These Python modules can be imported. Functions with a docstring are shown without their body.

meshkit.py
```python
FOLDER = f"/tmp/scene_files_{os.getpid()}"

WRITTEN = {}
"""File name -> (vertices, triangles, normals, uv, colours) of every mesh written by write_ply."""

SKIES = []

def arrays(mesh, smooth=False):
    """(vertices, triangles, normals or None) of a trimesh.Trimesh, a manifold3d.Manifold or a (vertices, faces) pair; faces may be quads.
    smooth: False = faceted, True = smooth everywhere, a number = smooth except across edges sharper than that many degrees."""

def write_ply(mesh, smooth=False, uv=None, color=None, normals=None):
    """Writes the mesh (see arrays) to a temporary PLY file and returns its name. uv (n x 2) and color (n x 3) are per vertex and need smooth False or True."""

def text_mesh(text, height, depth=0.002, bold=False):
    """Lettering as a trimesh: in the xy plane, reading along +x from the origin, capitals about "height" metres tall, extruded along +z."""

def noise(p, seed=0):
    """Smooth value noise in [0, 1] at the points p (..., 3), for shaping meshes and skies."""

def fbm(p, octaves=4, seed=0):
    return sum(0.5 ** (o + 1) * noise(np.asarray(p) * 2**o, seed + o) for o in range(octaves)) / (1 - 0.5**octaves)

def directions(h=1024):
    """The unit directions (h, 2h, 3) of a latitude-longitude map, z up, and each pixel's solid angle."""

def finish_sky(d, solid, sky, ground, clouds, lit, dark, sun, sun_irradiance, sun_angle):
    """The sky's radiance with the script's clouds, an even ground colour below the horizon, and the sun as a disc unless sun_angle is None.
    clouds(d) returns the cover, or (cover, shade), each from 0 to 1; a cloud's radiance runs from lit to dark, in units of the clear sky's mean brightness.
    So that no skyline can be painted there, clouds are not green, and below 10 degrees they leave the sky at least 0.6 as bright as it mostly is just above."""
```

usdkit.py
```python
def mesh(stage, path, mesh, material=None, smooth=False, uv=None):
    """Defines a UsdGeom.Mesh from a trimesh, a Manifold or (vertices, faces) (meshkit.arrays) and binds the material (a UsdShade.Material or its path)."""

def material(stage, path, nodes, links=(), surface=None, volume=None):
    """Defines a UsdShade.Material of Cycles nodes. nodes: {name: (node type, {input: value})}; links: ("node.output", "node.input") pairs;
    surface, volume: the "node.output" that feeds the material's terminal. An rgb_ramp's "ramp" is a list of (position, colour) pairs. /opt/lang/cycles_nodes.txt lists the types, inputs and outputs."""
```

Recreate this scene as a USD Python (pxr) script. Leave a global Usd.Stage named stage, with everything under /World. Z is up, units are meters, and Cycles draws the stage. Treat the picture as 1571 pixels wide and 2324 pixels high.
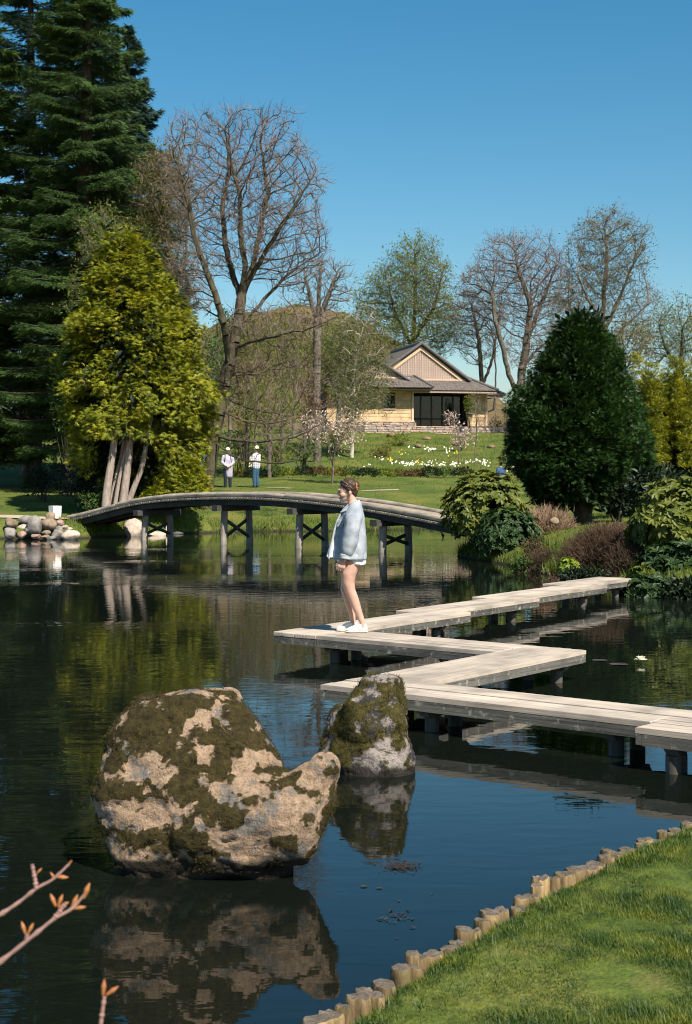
import math
import numpy as np
import trimesh
import manifold3d as m3
import usdkit
import meshkit
from scipy.spatial import cKDTree
from pxr import Usd, UsdGeom, UsdLux, UsdShade, Gf, Sdf, Vt

stage = Usd.Stage.CreateInMemory()
UsdGeom.SetStageUpAxis(stage, UsdGeom.Tokens.z)
UsdGeom.SetStageMetersPerUnit(stage, 1.0)
UsdGeom.Xform.Define(stage, '/World')
UsdGeom.Scope.Define(stage, '/World/Looks')

# ------------------------------------------------------------------ camera, sky, sun, exposure
# F: focal length in units of a 1571 wide picture; EYE: height above the water; HY: the horizon's row; CX: the centre column
F, EYE, HY, CX, PW, PH = 3400.0, 2.05, 1077.0, 785.5, 1571.0, 2324.0
cam = UsdGeom.Camera.Define(stage, '/World/camera')
cam.AddTranslateOp().Set((0, 0, EYE))
cam.AddRotateXOp().Set(90)
cam.CreateHorizontalApertureAttr(24.0)
cam.CreateVerticalApertureAttr(24.0 * PH / PW)
cam.CreateFocalLengthAttr(24.0 * F / PW)
cam.CreateVerticalApertureOffsetAttr(-(PH / 2 - HY) / PW * 24.0)
cam.CreateClippingRangeAttr((0.05, 5000))
cam.CreateFStopAttr(15.0)
cam.CreateFocusDistanceAttr(16.5)
EXPOSURE = 1.0
cam.CreateExposureAttr(EXPOSURE)

SUN_TO = np.array([0.53, -0.84, 0.0]); SUN_TO /= np.linalg.norm(SUN_TO)
SUN_EL = math.radians(47.0)
SUN_TO = np.array([SUN_TO[0] * math.cos(SUN_EL), SUN_TO[1] * math.cos(SUN_EL), math.sin(SUN_EL)])
SUN_ROT = math.atan2(SUN_TO[0], SUN_TO[1])
sky_mat = usdkit.material(stage, '/World/Looks/sky', {
    'sky': ('sky_texture', {'sky_type': 'single_scattering', 'sun_disc': False, 'sun_elevation': SUN_EL, 'sun_rotation': SUN_ROT,
                            'air_density': 1.0, 'aerosol_density': 0.9, 'ozone_density': 1.6, 'altitude': 200.0}),
    'tone': ('hsv', {'hue': 0.485, 'saturation': 1.42, 'value': 1.0, 'fac': 1.0}),
    'bg': ('background_shader', {'strength': 0.06})},
    [('sky.color', 'tone.color'), ('tone.color', 'bg.color')], surface='bg.background')
dome = UsdLux.DomeLight.Define(stage, '/World/sky')
UsdShade.MaterialBindingAPI.Apply(dome.GetPrim()).Bind(sky_mat)
dome.GetPrim().SetCustomDataByKey('kind', 'structure')
dome.GetPrim().SetCustomDataByKey('label', 'clear deep blue spring sky without clouds')
sun = UsdLux.DistantLight.Define(stage, '/World/sun')
sun.CreateIntensityAttr(1.1)
sun.CreateAngleAttr(0.53)
sun.CreateNormalizeAttr(True)
sun.CreateColorAttr(Gf.Vec3f(1.0, 0.93, 0.82))
_q = Gf.Rotation(Gf.Vec3d(0, 0, 1), Gf.Vec3d(*map(float, SUN_TO))).GetQuat()
sun.AddOrientOp(UsdGeom.XformOp.PrecisionDouble).Set(_q)

# ------------------------------------------------------------------ helpers
class Thing:
    def __init__(self, path, loc):
        self.path, self.loc, self.names = path, np.asarray(loc, float), {}

TOP = Thing('/World', (0, 0, 0))

def fresh(parent, name):
    n = parent.names.get(name, 0)
    parent.names[name] = n + 1
    return name if n == 0 else f'{name}_{n:03d}'

def meta(prim, label=None, cat=None, group=None, kind=None):
    for key, val in (('label', label), ('category', cat), ('group', group), ('kind', kind)):
        if val:
            prim.SetCustomDataByKey(key, val)

def thing(name, label, cat, loc=(0, 0, 0), group=None, kind=None, rotz=0.0):
    path = '/World/' + fresh(TOP, name)
    x = UsdGeom.Xform.Define(stage, path)
    x.AddTranslateOp().Set(tuple(map(float, loc)))
    if rotz:
        x.AddRotateZOp().Set(rotz)
    meta(x.GetPrim(), label, cat, group, kind)
    t = Thing(path, loc)
    return t

def part(t, name, mesh, mat, smooth=False, label=None, kind=None, local=False, top=None):
    """A mesh (world coordinates unless local) as a part of the thing or part t; returns a Thing for sub-parts."""
    v, f, n = meshkit.arrays(mesh, False)
    if not local:
        v = v - t.loc
    path = t.path + '/' + fresh(t, name)
    m = usdkit.mesh(stage, path, (v, f), mat, smooth)
    meta(m.GetPrim(), label, None, None, kind)
    p = Thing(path, t.loc)
    p.prim = m.GetPrim()
    return p

def solo(name, mesh, mat, label, cat=None, group=None, kind=None, smooth=False):
    p = part(TOP, name, mesh, mat, smooth)
    meta(p.prim, label, cat, group, kind)
    return p

def primvar(p, name, values):
    UsdGeom.PrimvarsAPI(p.prim).CreatePrimvar(name, Sdf.ValueTypeNames.FloatArray, 'vertex').Set(Vt.FloatArray.FromNumpy(np.asarray(values, np.float32)))

def P(px, py, d):
    """The point seen at column px, row py of the 1571 wide picture, d metres ahead."""
    return np.array([(px - CX) / F * d, d, EYE - (py - HY) / F * d])

def G(px, py, z=0.0):
    return P(px, py, F * (EYE - z) / (py - HY))

def unit(v):
    v = np.asarray(v, float)
    return v / np.maximum(np.linalg.norm(v, axis=-1, keepdims=True), 1e-9)

def cat(meshes):
    vs, fs, o = [], [], 0
    for v, f in meshes:
        v, f = np.asarray(v, float), np.asarray(f, int)
        if len(f) and f.shape[1] == 4:
            f = np.vstack([f[:, [0, 1, 2]], f[:, [0, 2, 3]]])
        vs.append(v); fs.append(f + o); o += len(v)
    return np.vstack(vs), np.vstack(fs)

def tri(m):
    if hasattr(m, 'to_mesh'):
        q = m.to_mesh()
        return np.array(q.vert_properties[:, :3], float), np.array(q.tri_verts, int)
    return np.array(m.vertices, float), np.array(m.faces, int)

BOXF = np.array([[0, 2, 3, 1], [4, 5, 7, 6], [0, 1, 5, 4], [2, 6, 7, 3], [0, 4, 6, 2], [1, 3, 7, 5]])

def box(lo, hi):
    v = np.array([[(lo, hi)[(i >> 2) & 1][0], (lo, hi)[(i >> 1) & 1][1], (lo, hi)[i & 1][2]] for i in range(8)], float)
    return v, np.vstack([BOXF[:, [0, 2, 1]], BOXF[:, [0, 3, 2]]])

def bevel_box(lo, hi, b):
    """A box with chamfered edges: hull of three slimmer boxes."""
    lo, hi = np.asarray(lo, float), np.asarray(hi, float)
    pts = []
    for k in range(3):
        s = np.full(3, b); s[k] = 0
        for i in range(8):
            pts.append([(lo + s)[j] if not (i >> j) & 1 else (hi - s)[j] for j in range(3)])
    return tri(m3.Manifold.hull_points(np.array(pts)))

def prism(poly, z0, z1, bev=0.0):
    """Convex polygon (n,2) extruded; with a small chamfer along the top."""
    poly = np.asarray(poly, float)
    c = poly.mean(0)
    pts = [np.c_[poly, np.full(len(poly), z0)], np.c_[poly, np.full(len(poly), z1 - bev)]]
    if bev:
        q = c + (poly - c) * (1 - bev / np.maximum(np.linalg.norm(poly - c, axis=1, keepdims=True), 1e-6))
        pts.append(np.c_[q, np.full(len(poly), z1)])
    return tri(m3.Manifold.hull_points(np.vstack(pts)))

def tubes(p0, p1, r0, r1, sides=5):
    """One tapered prism without caps per segment, all in one mesh."""
    p0, p1 = np.asarray(p0, float), np.asarray(p1, float)
    n = len(p0)
    if n == 0:
        return np.zeros((0, 3)), np.zeros((0, 3), int)
    d = unit(p1 - p0)
    ref = np.where(np.abs(d[:, 2:3]) > 0.9, [[1.0, 0, 0]], [[0, 0, 1.0]])
    a = unit(np.cross(d, ref)); b = np.cross(d, a)
    th = np.arange(sides) / sides * 2 * np.pi
    ring = a[:, None] * np.cos(th)[None, :, None] + b[:, None] * np.sin(th)[None, :, None]
    v = np.concatenate([p0[:, None] + ring * np.reshape(r0, (-1, 1, 1)), p1[:, None] + ring * np.reshape(r1, (-1, 1, 1))], 1).reshape(-1, 3)
    i = np.arange(sides); j = (i + 1) % sides
    f = np.vstack([np.c_[i, j, j + sides], np.c_[i, j + sides, i + sides]])
    f = (f[None] + (np.arange(n) * 2 * sides)[:, None, None]).reshape(-1, 3)
    return v, f

def strips(p0, p1, r0, r1, seed=0):
    """One thin flat sliver per segment, turned at random: far-off twigs."""
    p0, p1 = np.asarray(p0, float), np.asarray(p1, float)
    a = unit(np.cross(p1 - p0, np.random.default_rng(seed).normal(size=p0.shape)))
    r0, r1 = np.reshape(r0, (-1, 1)), np.reshape(r1, (-1, 1))
    v = np.stack([p0 - a * r0, p0 + a * r0, p1 + a * r1, p1 - a * r1], 1).reshape(-1, 3)
    o = (np.arange(len(p0)) * 4)[:, None]
    return v, np.vstack([o + [0, 1, 2], o + [0, 2, 3]])

def tube_path(pts, radii, sides=10, cap=True):
    """One smooth tube along a polyline, ring by ring."""
    pts = np.asarray(pts, float); n = len(pts)
    radii = np.broadcast_to(np.asarray(radii, float), (n,))
    t = unit(np.gradient(pts, axis=0))
    a = np.zeros((n, 3))
    ref = np.array([1.0, 0, 0]) if abs(t[0][2]) > 0.9 else np.array([0, 0, 1.0])
    cur = unit(np.cross(t[0], ref))
    for k in range(n):
        cur = unit(cur - t[k] * np.dot(cur, t[k])); a[k] = cur
    b = np.cross(t, a)
    th = np.arange(sides) / sides * 2 * np.pi
    v = (pts[:, None] + (a[:, None] * np.cos(th)[None, :, None] + b[:, None] * np.sin(th)[None, :, None]) * radii[:, None, None]).reshape(-1, 3)
    f = []
    i = np.arange(sides); j = (i + 1) % sides
    for k in range(n - 1):
        o = k * sides
        f += [np.c_[i + o, j + o, j + o + sides], np.c_[i + o, j + o + sides, i + o + sides]]
    if cap:
        v = np.vstack([v, pts[:1], pts[-1:]])
        f += [np.c_[j, i, np.full(sides, n * sides)], np.c_[i + (n - 1) * sides, j + (n - 1) * sides, np.full(sides, n * sides + 1)]]
    return v, np.vstack(f)

def smooth_path(pts, n=24):
    pts = np.asarray(pts, float)
    s = np.r_[0, np.cumsum(np.linalg.norm(np.diff(pts, axis=0), axis=1))]
    from scipy.interpolate import CubicSpline, PchipInterpolator
    c = PchipInterpolator(s, pts, axis=0)
    return c(np.linspace(0, s[-1], n))

def scatter(tv, tf, pos, direc, up, scale):
    """Copies of a small template (x = length, z = its upper face) merged into one mesh."""
    tv, tf = np.asarray(tv, float), np.asarray(tf, int)
    n = len(pos)
    x = unit(direc); y = unit(np.cross(up, x)); z = np.cross(x, y)
    s = np.broadcast_to(np.asarray(scale, float), (n,))[:, None, None]
    v = pos[:, None] + s * (tv[None, :, :1] * x[:, None] + tv[None, :, 1:2] * y[:, None] + tv[None, :, 2:] * z[:, None])
    f = tf[None] + (np.arange(n) * len(tv))[:, None, None]
    return v.reshape(-1, 3), f.reshape(-1, 3)

def ball(rng, n):
    v = unit(rng.normal(size=(n, 3)))
    return v * rng.random((n, 1)) ** (1 / 3)

LEAF = (np.array([[0, 0, 0], [.45, .2, .05], [1, 0, -.04], [.45, -.2, .05]]), np.array([[0, 2, 1], [0, 3, 2]]))
BROAD = (np.array([[0, 0, 0], [.3, .2, .06], [.7, .19, .05], [1, 0, -.08], [.7, -.19, .05], [.3, -.2, .06]]), np.array([[0, 3, 2], [0, 2, 1], [0, 5, 4], [0, 4, 3]]))
def _fan(n, spread, width):
    v, f = [], []
    for k in range(n):
        a = (k / (n - 1) - .5) * spread
        L = 1.0 - .35 * abs(a) / (spread / 2)
        b = .18 * abs(k - (n - 1) / 2) / n
        d = np.array([math.cos(a), math.sin(a), -.15 * abs(a)]); q = np.array([-d[1], d[0], 0])
        o = len(v)
        v += [d * L * .18 + q * width, d * L, d * L * .18 - q * width]
        f += [[o, o + 2, o + 1]]
    return np.array(v), np.array(f)
SPRAY = _fan(5, 1.9, .085)
NEEDLE = _fan(3, 1.1, .09)
BLADE = (np.array([[0, .042, 0], [0, -.042, 0], [1, 0, .0]]), np.array([[0, 1, 2]]))

def fbm(p, octaves=4, seed=0):
    return meshkit.fbm(np.asarray(p, float) + 1000.0, octaves, seed)

# ------------------------------------------------------------------ materials
LOOKS = '/World/Looks/'

def mat_plain(name, col, rough=.7, spec=.3, var=.12, scale=6.0, bump=0.0, bscale=40.0, **kw):
    """Base colour broken up by two scales of noise, with optional fine relief."""
    c = np.asarray(col, float)
    nodes = {'g': ('geometry', {}),
             'n1': ('noise_texture', {'scale': scale, 'detail': 5.0, 'roughness': .6}),
             'r': ('rgb_ramp', {'ramp': [(.25, tuple(np.clip(c * (1 - var * 2), 0, 1))), (.5, tuple(c)), (.75, tuple(np.clip(c * (1 + var * 2), 0, 1)))]}),
             'p': ('principled_bsdf', {'roughness': rough, 'specular_ior_level': spec, **kw})}
    links = [('g.position', 'n1.vector'), ('n1.fac', 'r.fac'), ('r.color', 'p.base_color')]
    if bump:
        nodes['n2'] = ('noise_texture', {'scale': bscale, 'detail': 4.0, 'roughness': .65})
        nodes['b'] = ('bump', {'strength': 1.0, 'distance': bump})
        links += [('g.position', 'n2.vector'), ('n2.fac', 'b.height'), ('b.normal', 'p.normal')]
    return usdkit.material(stage, LOOKS + name, nodes, links, surface='p.BSDF')

def mat_leaf(name, ramp, rough=.5, trans=.25, spec=.3, clump=1.6, tint=(1.15, 1.15, .5)):
    """Leaves: a colour per leaf from the ramp, shifted per clump, partly translucent."""
    mid = np.mean([c for _, c in ramp], 0) * np.array(tint)
    nodes = {'g': ('geometry', {}),
             'n': ('noise_texture', {'scale': clump, 'detail': 2.0}),
             'm': ('math', {'math_type': 'multiply_add', 'value2': .55, 'value3': 0.0}),
             'm2': ('math', {'math_type': 'multiply_add', 'value2': .75, 'value3': 0.0}),
             'r': ('rgb_ramp', {'ramp': ramp}),
             'p': ('principled_bsdf', {'roughness': rough, 'specular_ior_level': spec}),
             'hs': ('hsv', {'hue': .485, 'saturation': 1.1, 'value': 1.25, 'fac': 1.0}),
             't': ('translucent_bsdf', {}),
             'x': ('mix_closure', {'fac': trans})}
    links = [('g.position', 'n.vector'), ('g.random_per_island', 'm.value1'), ('n.fac', 'm2.value1'), ('m2.value', 'm.value3'), ('m.value', 'r.fac'),
             ('r.color', 'p.base_color'), ('r.color', 'hs.color'), ('hs.color', 't.color'), ('p.BSDF', 'x.closure1'), ('t.BSDF', 'x.closure2')]
    return usdkit.material(stage, LOOKS + name, nodes, links, surface='x.closure')

def mat_bark(name, dark, light, scale=9.0, bump=.01):
    nodes = {'g': ('geometry', {}), 'mp': ('mapping', {'scale': (1, 1, .3)}),
             'n': ('noise_texture', {'scale': scale, 'detail': 6.0, 'roughness': .7}),
             'r': ('rgb_ramp', {'ramp': [(.3, dark), (.68, light)]}),
             'b': ('bump', {'strength': 1.0, 'distance': bump}),
             'p': ('principled_bsdf', {'roughness': .85, 'specular_ior_level': .2})}
    return usdkit.material(stage, LOOKS + name, nodes, [('g.position', 'mp.vector'), ('mp.vector', 'n.vector'), ('n.fac', 'r.fac'), ('r.color', 'p.base_color'), ('n.fac', 'b.height'), ('b.normal', 'p.normal')], surface='p.BSDF')

def mat_wood(name, dark, light, grain=(60.0, 60.0, 2.0), rotz=0.0, patch=None, rough=.8, bump=.003, tone=(.86, 1.1)):
    """Weathered timber: long grain lines along the mapped z axis, blotches, optional lichen patches."""
    nodes = {'g': ('geometry', {}), 'rot': ('mapping', {'rotation': (0, 0, rotz)}), 'mp': ('mapping', {'scale': grain}),
             'n': ('noise_texture', {'scale': 1.0, 'detail': 6.0, 'roughness': .65}),
             'r': ('rgb_ramp', {'ramp': [(.3, dark), (.62, light)]}),
             'n2': ('noise_texture', {'scale': 2.3, 'detail': 4.0}),
             'r2': ('rgb_ramp', {'ramp': [(.3, (.60, .61, .60)), (.5, (.92, .92, .91)), (.68, (1.12, 1.10, 1.06))]}),
             'mx': ('mix_color', {'blend_type': 'multiply', 'fac': 1.0}),
             'oi': ('object_info', {}),
             'mr': ('map_range', {'to_min': tone[0], 'to_max': tone[1]}),
             'hs': ('hsv', {}),
             'b': ('bump', {'strength': 1.0, 'distance': bump}),
             'p': ('principled_bsdf', {'roughness': rough, 'specular_ior_level': .25})}
    links = [('g.position', 'rot.vector'), ('rot.vector', 'mp.vector'), ('mp.vector', 'n.vector'), ('n.fac', 'r.fac'), ('g.position', 'n2.vector'), ('n2.fac', 'r2.fac'),
             ('r.color', 'mx.a'), ('r2.color', 'mx.b'), ('mx.result', 'hs.color'), ('oi.random', 'mr.value'), ('mr.result', 'hs.value'),
             ('n.fac', 'b.height'), ('b.normal', 'p.normal')]
    out = 'hs.color'
    if patch is not None:
        nodes['n3'] = ('noise_texture', {'scale': 13.0, 'detail': 6.0, 'roughness': .7})
        nodes['r3'] = ('rgb_ramp', {'ramp': [(.56, (0, 0, 0)), (.64, (1, 1, 1))]})
        nodes['mx3'] = ('mix_color', {'b': patch})
        links += [('g.position', 'n3.vector'), ('n3.fac', 'r3.fac'), ('r3.color', 'mx3.fac'), (out, 'mx3.a')]
        out = 'mx3.result'
    links.append((out, 'p.base_color'))
    return usdkit.material(stage, LOOKS + name, nodes, links, surface='p.BSDF')
# ------------------------------------------------------------------ terrain and pond
POND = np.array([(-.12, 4.62), (.10, 5.14), (.40, 5.66), (.74, 6.20), (1.22, 6.88), (1.66, 7.45), (2.4, 8.25), (3.5, 9.0), (5.2, 9.6), (7.5, 11), (9.2, 15), (9.2, 21), (6.9, 24.0), (5.2, 25.3),
                 (4.55, 26.9), (4.1, 30), (3.75, 33.2), (3.15, 35.8), (2.75, 37.3), (2.85, 38.4), (3.5, 40), (4.4, 43.5), (5.4, 48), (5.2, 53.5), (3.0, 56.2), (.6, 54.6), (-1.36, 54.0), (-3.5, 53.6),
                 (-5.4, 52.2), (-6.5, 51.0), (-7.1, 49.6), (-7.9, 49.3), (-8.5, 48.0), (-11, 47.9), (-14, 46), (-14, 32), (-9, 18), (-5, 8), (-3.2, 3.0), (-1.2, 3.2)])

def pond_sd(x, y):
    """Signed distance to the shore: negative in the pond."""
    q = np.stack([x, y], -1)
    best = np.full(x.shape, 1e9); inside = np.zeros(x.shape, bool)
    for a, b in zip(POND, np.roll(POND, -1, 0)):
        ab = b - a
        t = np.clip(((q - a) @ ab) / (ab @ ab), 0, 1)
        best = np.minimum(best, np.linalg.norm(q - a - t[..., None] * ab, axis=-1))
        cross = (a[1] > y) != (b[1] > y)
        xi = a[0] + (y - a[1]) / (b[1] - a[1] if b[1] != a[1] else 1e-9) * ab[0]
        inside ^= cross & (x < xi)
    return np.where(inside, -best, best)

def rise(y):
    return np.interp(y, [-60, 5, 9, 20, 30, 40, 50, 57, 66.5, 78, 90, 105, 118, 135, 160, 260, 500, 1500],
                     [.282, .282, .33, .45, .62, .9, 1.0, 1.2, 1.55, 1.95, 3.0, 4.3, 5.42, 6.0, 6.4, 7.5, 9, 12])

def ground(x, y):
    x, y = np.asarray(x, float), np.asarray(y, float)
    sd = pond_sd(x, y)
    hgt = rise(y)
    left = np.clip((-5.5 - x) / 2, 0, 1)
    hgt = hgt * (1 - left) + left * np.minimum(hgt, np.interp(y, [40, 51.5, 58, 66], [.62, .64, 1.2, 9]))
    k = np.interp(y, [9, 14, 25, 36, 46, 54, 60], [.02, .3, .55, 1.0, 1.4, 3.2, 4.0])
    k = np.where((x < -5.0) & (y > 30) & (y < 53), np.minimum(k, .35), k)
    lump = (fbm(np.stack([x * .35, y * .35, 0 * x], -1), 3, 5) - .5) * np.interp(y, [4, 12, 40, 70, 130], [.02, .05, .14, .3, .9])
    land = (hgt + lump * np.clip((sd - .2) / 2, 0, 1)) * (1 - np.exp(-np.maximum(sd, 0) / k)) + .004
    # the lawn drops a little to the left of the tall trees, the house stands on a low platform
    bed = -.75 * (1 - np.exp(np.minimum(sd, 0) / .35)) - .004
    return np.where(sd > 0, land, bed)

def axis(*spans):
    out = []
    for a, b, s in spans:
        out.append(np.arange(a, b, s))
    return np.concatenate(out)

def build_terrain():
    xs = axis((-420, -120, 25), (-120, -40, 6), (-40, -14, 1.3), (-14, -1, .32), (-1, 3.2, .08), (3.2, 13, .32), (13, 40, 1.3), (40, 120, 6), (120, 421, 25))
    ys = axis((-60, -6, 6), (-6, 3.5, .6), (3.5, 9.4, .08), (9.4, 24, .5), (24, 60, .32), (60, 80, .7), (80, 135, 1.6), (135, 300, 9), (300, 1500, 60))
    X, Y = np.meshgrid(xs, ys)
    Z = ground(X, Y)
    # far rolling ground so that the sheet meets the sky as low wooded country
    Z += np.interp(Y, [250, 700, 1500], [0, 2, 5])
    v = np.stack([X, Y, Z], -1).reshape(-1, 3)
    ny, nx = X.shape
    i = np.arange(ny * nx).reshape(ny, nx)
    f = np.vstack([np.c_[i[:-1, :-1].ravel(), i[:-1, 1:].ravel(), i[1:, 1:].ravel()], np.c_[i[:-1, :-1].ravel(), i[1:, 1:].ravel(), i[1:, :-1].ravel()]])
    return v, f

M = {}
M['lawn'] = usdkit.material(stage, LOOKS + 'lawn', {
    'g': ('geometry', {}),
    'n1': ('noise_texture', {'scale': .55, 'detail': 6.0, 'roughness': .62}),
    'r1': ('rgb_ramp', {'ramp': [(.3, (.044, .078, .014)), (.48, (.085, .120, .021)), (.66, (.150, .145, .034))]}),
    'n2': ('noise_texture', {'scale': 14.0, 'detail': 7.0, 'roughness': .8}),
    'r2': ('rgb_ramp', {'ramp': [(.32, (.38, .42, .38)), (.5, (.9, .9, .9)), (.66, (1.35, 1.28, 1.15))]}),
    'mx': ('mix_color', {'blend_type': 'multiply', 'fac': 1.0}),
    'n3': ('noise_texture', {'scale': 2.6, 'detail': 5.0, 'roughness': .7}),
    'r3': ('rgb_ramp', {'ramp': [(.54, (0, 0, 0)), (.68, (1, 1, 1))]}),
    'm3': ('math', {'math_type': 'multiply', 'value2': .6}),
    'mx3': ('mix_color', {'b': (.175, .135, .050)}),
    'sx': ('separate_xyz', {}),
    'wet': ('map_range', {'from_min': .02, 'from_max': .12, 'clamp': True}),
    'mud': ('mix_color', {'a': (.030, .026, .016)}),
    'n4': ('noise_texture', {'scale': 55.0, 'detail': 3.0}),
    'b': ('bump', {'strength': .6, 'distance': .02}),
    'p': ('principled_bsdf', {'roughness': .9, 'specular_ior_level': .15})},
    [('g.position', 'n1.vector'), ('n1.fac', 'r1.fac'), ('g.position', 'n2.vector'), ('n2.fac', 'r2.fac'), ('r1.color', 'mx.a'), ('r2.color', 'mx.b'),
     ('g.position', 'n3.vector'), ('n3.fac', 'r3.fac'), ('r3.color', 'm3.value1'), ('m3.value', 'mx3.fac'), ('mx.result', 'mx3.a'),
     ('g.position', 'sx.vector'), ('sx.z', 'wet.value'), ('wet.result', 'mud.fac'), ('mx3.result', 'mud.b'), ('mud.result', 'p.base_color'),
     ('g.position', 'n4.vector'), ('n4.fac', 'b.height'), ('b.normal', 'p.normal')], surface='p.BSDF')
solo('ground', build_terrain(), M['lawn'], 'grassy ground of the garden around the pond', kind='structure', smooth=True)

# the water: a dark peaty pond, nearly still, with finer ripples further out
M['water'] = usdkit.material(stage, LOOKS + 'water', {
    'g': ('geometry', {}),
    'mp': ('mapping', {'scale': (1.1, 2.6, 1)}),
    'n1': ('noise_texture', {'scale': 1.7, 'detail': 3.0, 'roughness': .5, 'distortion': .4}),
    'mp2': ('mapping', {'scale': (.09, .28, 1), 'rotation': (0, 0, .15)}),
    'n2': ('noise_texture', {'scale': 1.0, 'detail': 3.0}),
    'gate': ('map_range', {'from_min': .53, 'from_max': .68, 'to_min': .05, 'to_max': 1.0, 'clamp': True}),
    'mp3': ('mapping', {'scale': (3.5, 11, 1), 'rotation': (0, 0, -.08)}),
    'n3': ('noise_texture', {'scale': 1.0, 'detail': 2.0}),
    'sx': ('separate_xyz', {}),
    'far': ('map_range', {'from_min': 7.0, 'from_max': 22.0, 'to_min': .25, 'to_max': 1.0, 'clamp': True}),
    'h3': ('math', {'math_type': 'multiply'}),
    'h4': ('math', {'math_type': 'multiply'}),
    'b1': ('bump', {'strength': 1.0, 'distance': .0018}),
    'b2': ('bump', {'strength': 1.0, 'distance': .0065}),
    'p': ('principled_bsdf', {'base_color': (.0045, .0062, .0045), 'roughness': .012, 'ior': 1.333, 'specular_ior_level': .5})},
    [('g.position', 'mp.vector'), ('mp.vector', 'n1.vector'), ('g.position', 'mp2.vector'), ('mp2.vector', 'n2.vector'), ('n2.fac', 'gate.value'),
     ('g.position', 'mp3.vector'), ('mp3.vector', 'n3.vector'), ('g.position', 'sx.vector'), ('sx.y', 'far.value'), ('n3.fac', 'h3.value1'), ('gate.result', 'h3.value2'),
     ('h3.value', 'h4.value1'), ('far.result', 'h4.value2'), ('n1.fac', 'b1.height'), ('h4.value', 'b2.height'), ('b1.normal', 'b2.normal'), ('b2.normal', 'p.normal')], surface='p.BSDF')
solo('pond_water', (np.array([(-30, -1, 0), (20, -1, 0), (20, 70, 0), (-30, 70, 0)], float), np.array([[0, 1, 2, 3]])), M['water'], 'dark still pond water reflecting trees and sky', kind='structure')

# the brown moorland hill far behind
def build_hill():
    xs, ys = np.concatenate([np.linspace(-330, -90, 40), np.linspace(-87, 70, 110), np.linspace(75, 260, 40)]), np.linspace(210, 760, 130)
    X, Y = np.meshgrid(xs, ys)
    Z = 42 * np.exp(-((X + 16) / 60) ** 2 - ((Y - 430) / 110) ** 2) + 16 * np.exp(-((X + 210) / 120) ** 2 - ((Y - 480) / 120) ** 2)
    Z += 9 * np.exp(-((X - 70) / 130) ** 2 - ((Y - 560) / 140) ** 2)
    Z += (fbm(np.stack([X / 30, Y / 30, 0 * X], -1), 4, 9) - .5) * 7 + 3.0 + (fbm(np.stack([X / 7, Y / 7, 0 * X], -1), 3, 19) - .5) * 4.5
    e = np.minimum.reduce([(X + 330) / 40, (260 - X) / 40, (Y - 210) / 40, (760 - Y) / 40])
    Z = np.where(e < 1, Z * np.clip(e, 0, 1) - 3 * (1 - np.clip(e, 0, 1)) * 3, Z)
    ny, nx = X.shape
    i = np.arange(ny * nx).reshape(ny, nx)
    f = np.vstack([np.c_[i[:-1, :-1].ravel(), i[:-1, 1:].ravel(), i[1:, 1:].ravel()], np.c_[i[:-1, :-1].ravel(), i[1:, 1:].ravel(), i[1:, :-1].ravel()]])
    return np.stack([X, Y, Z], -1).reshape(-1, 3), f
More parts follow.
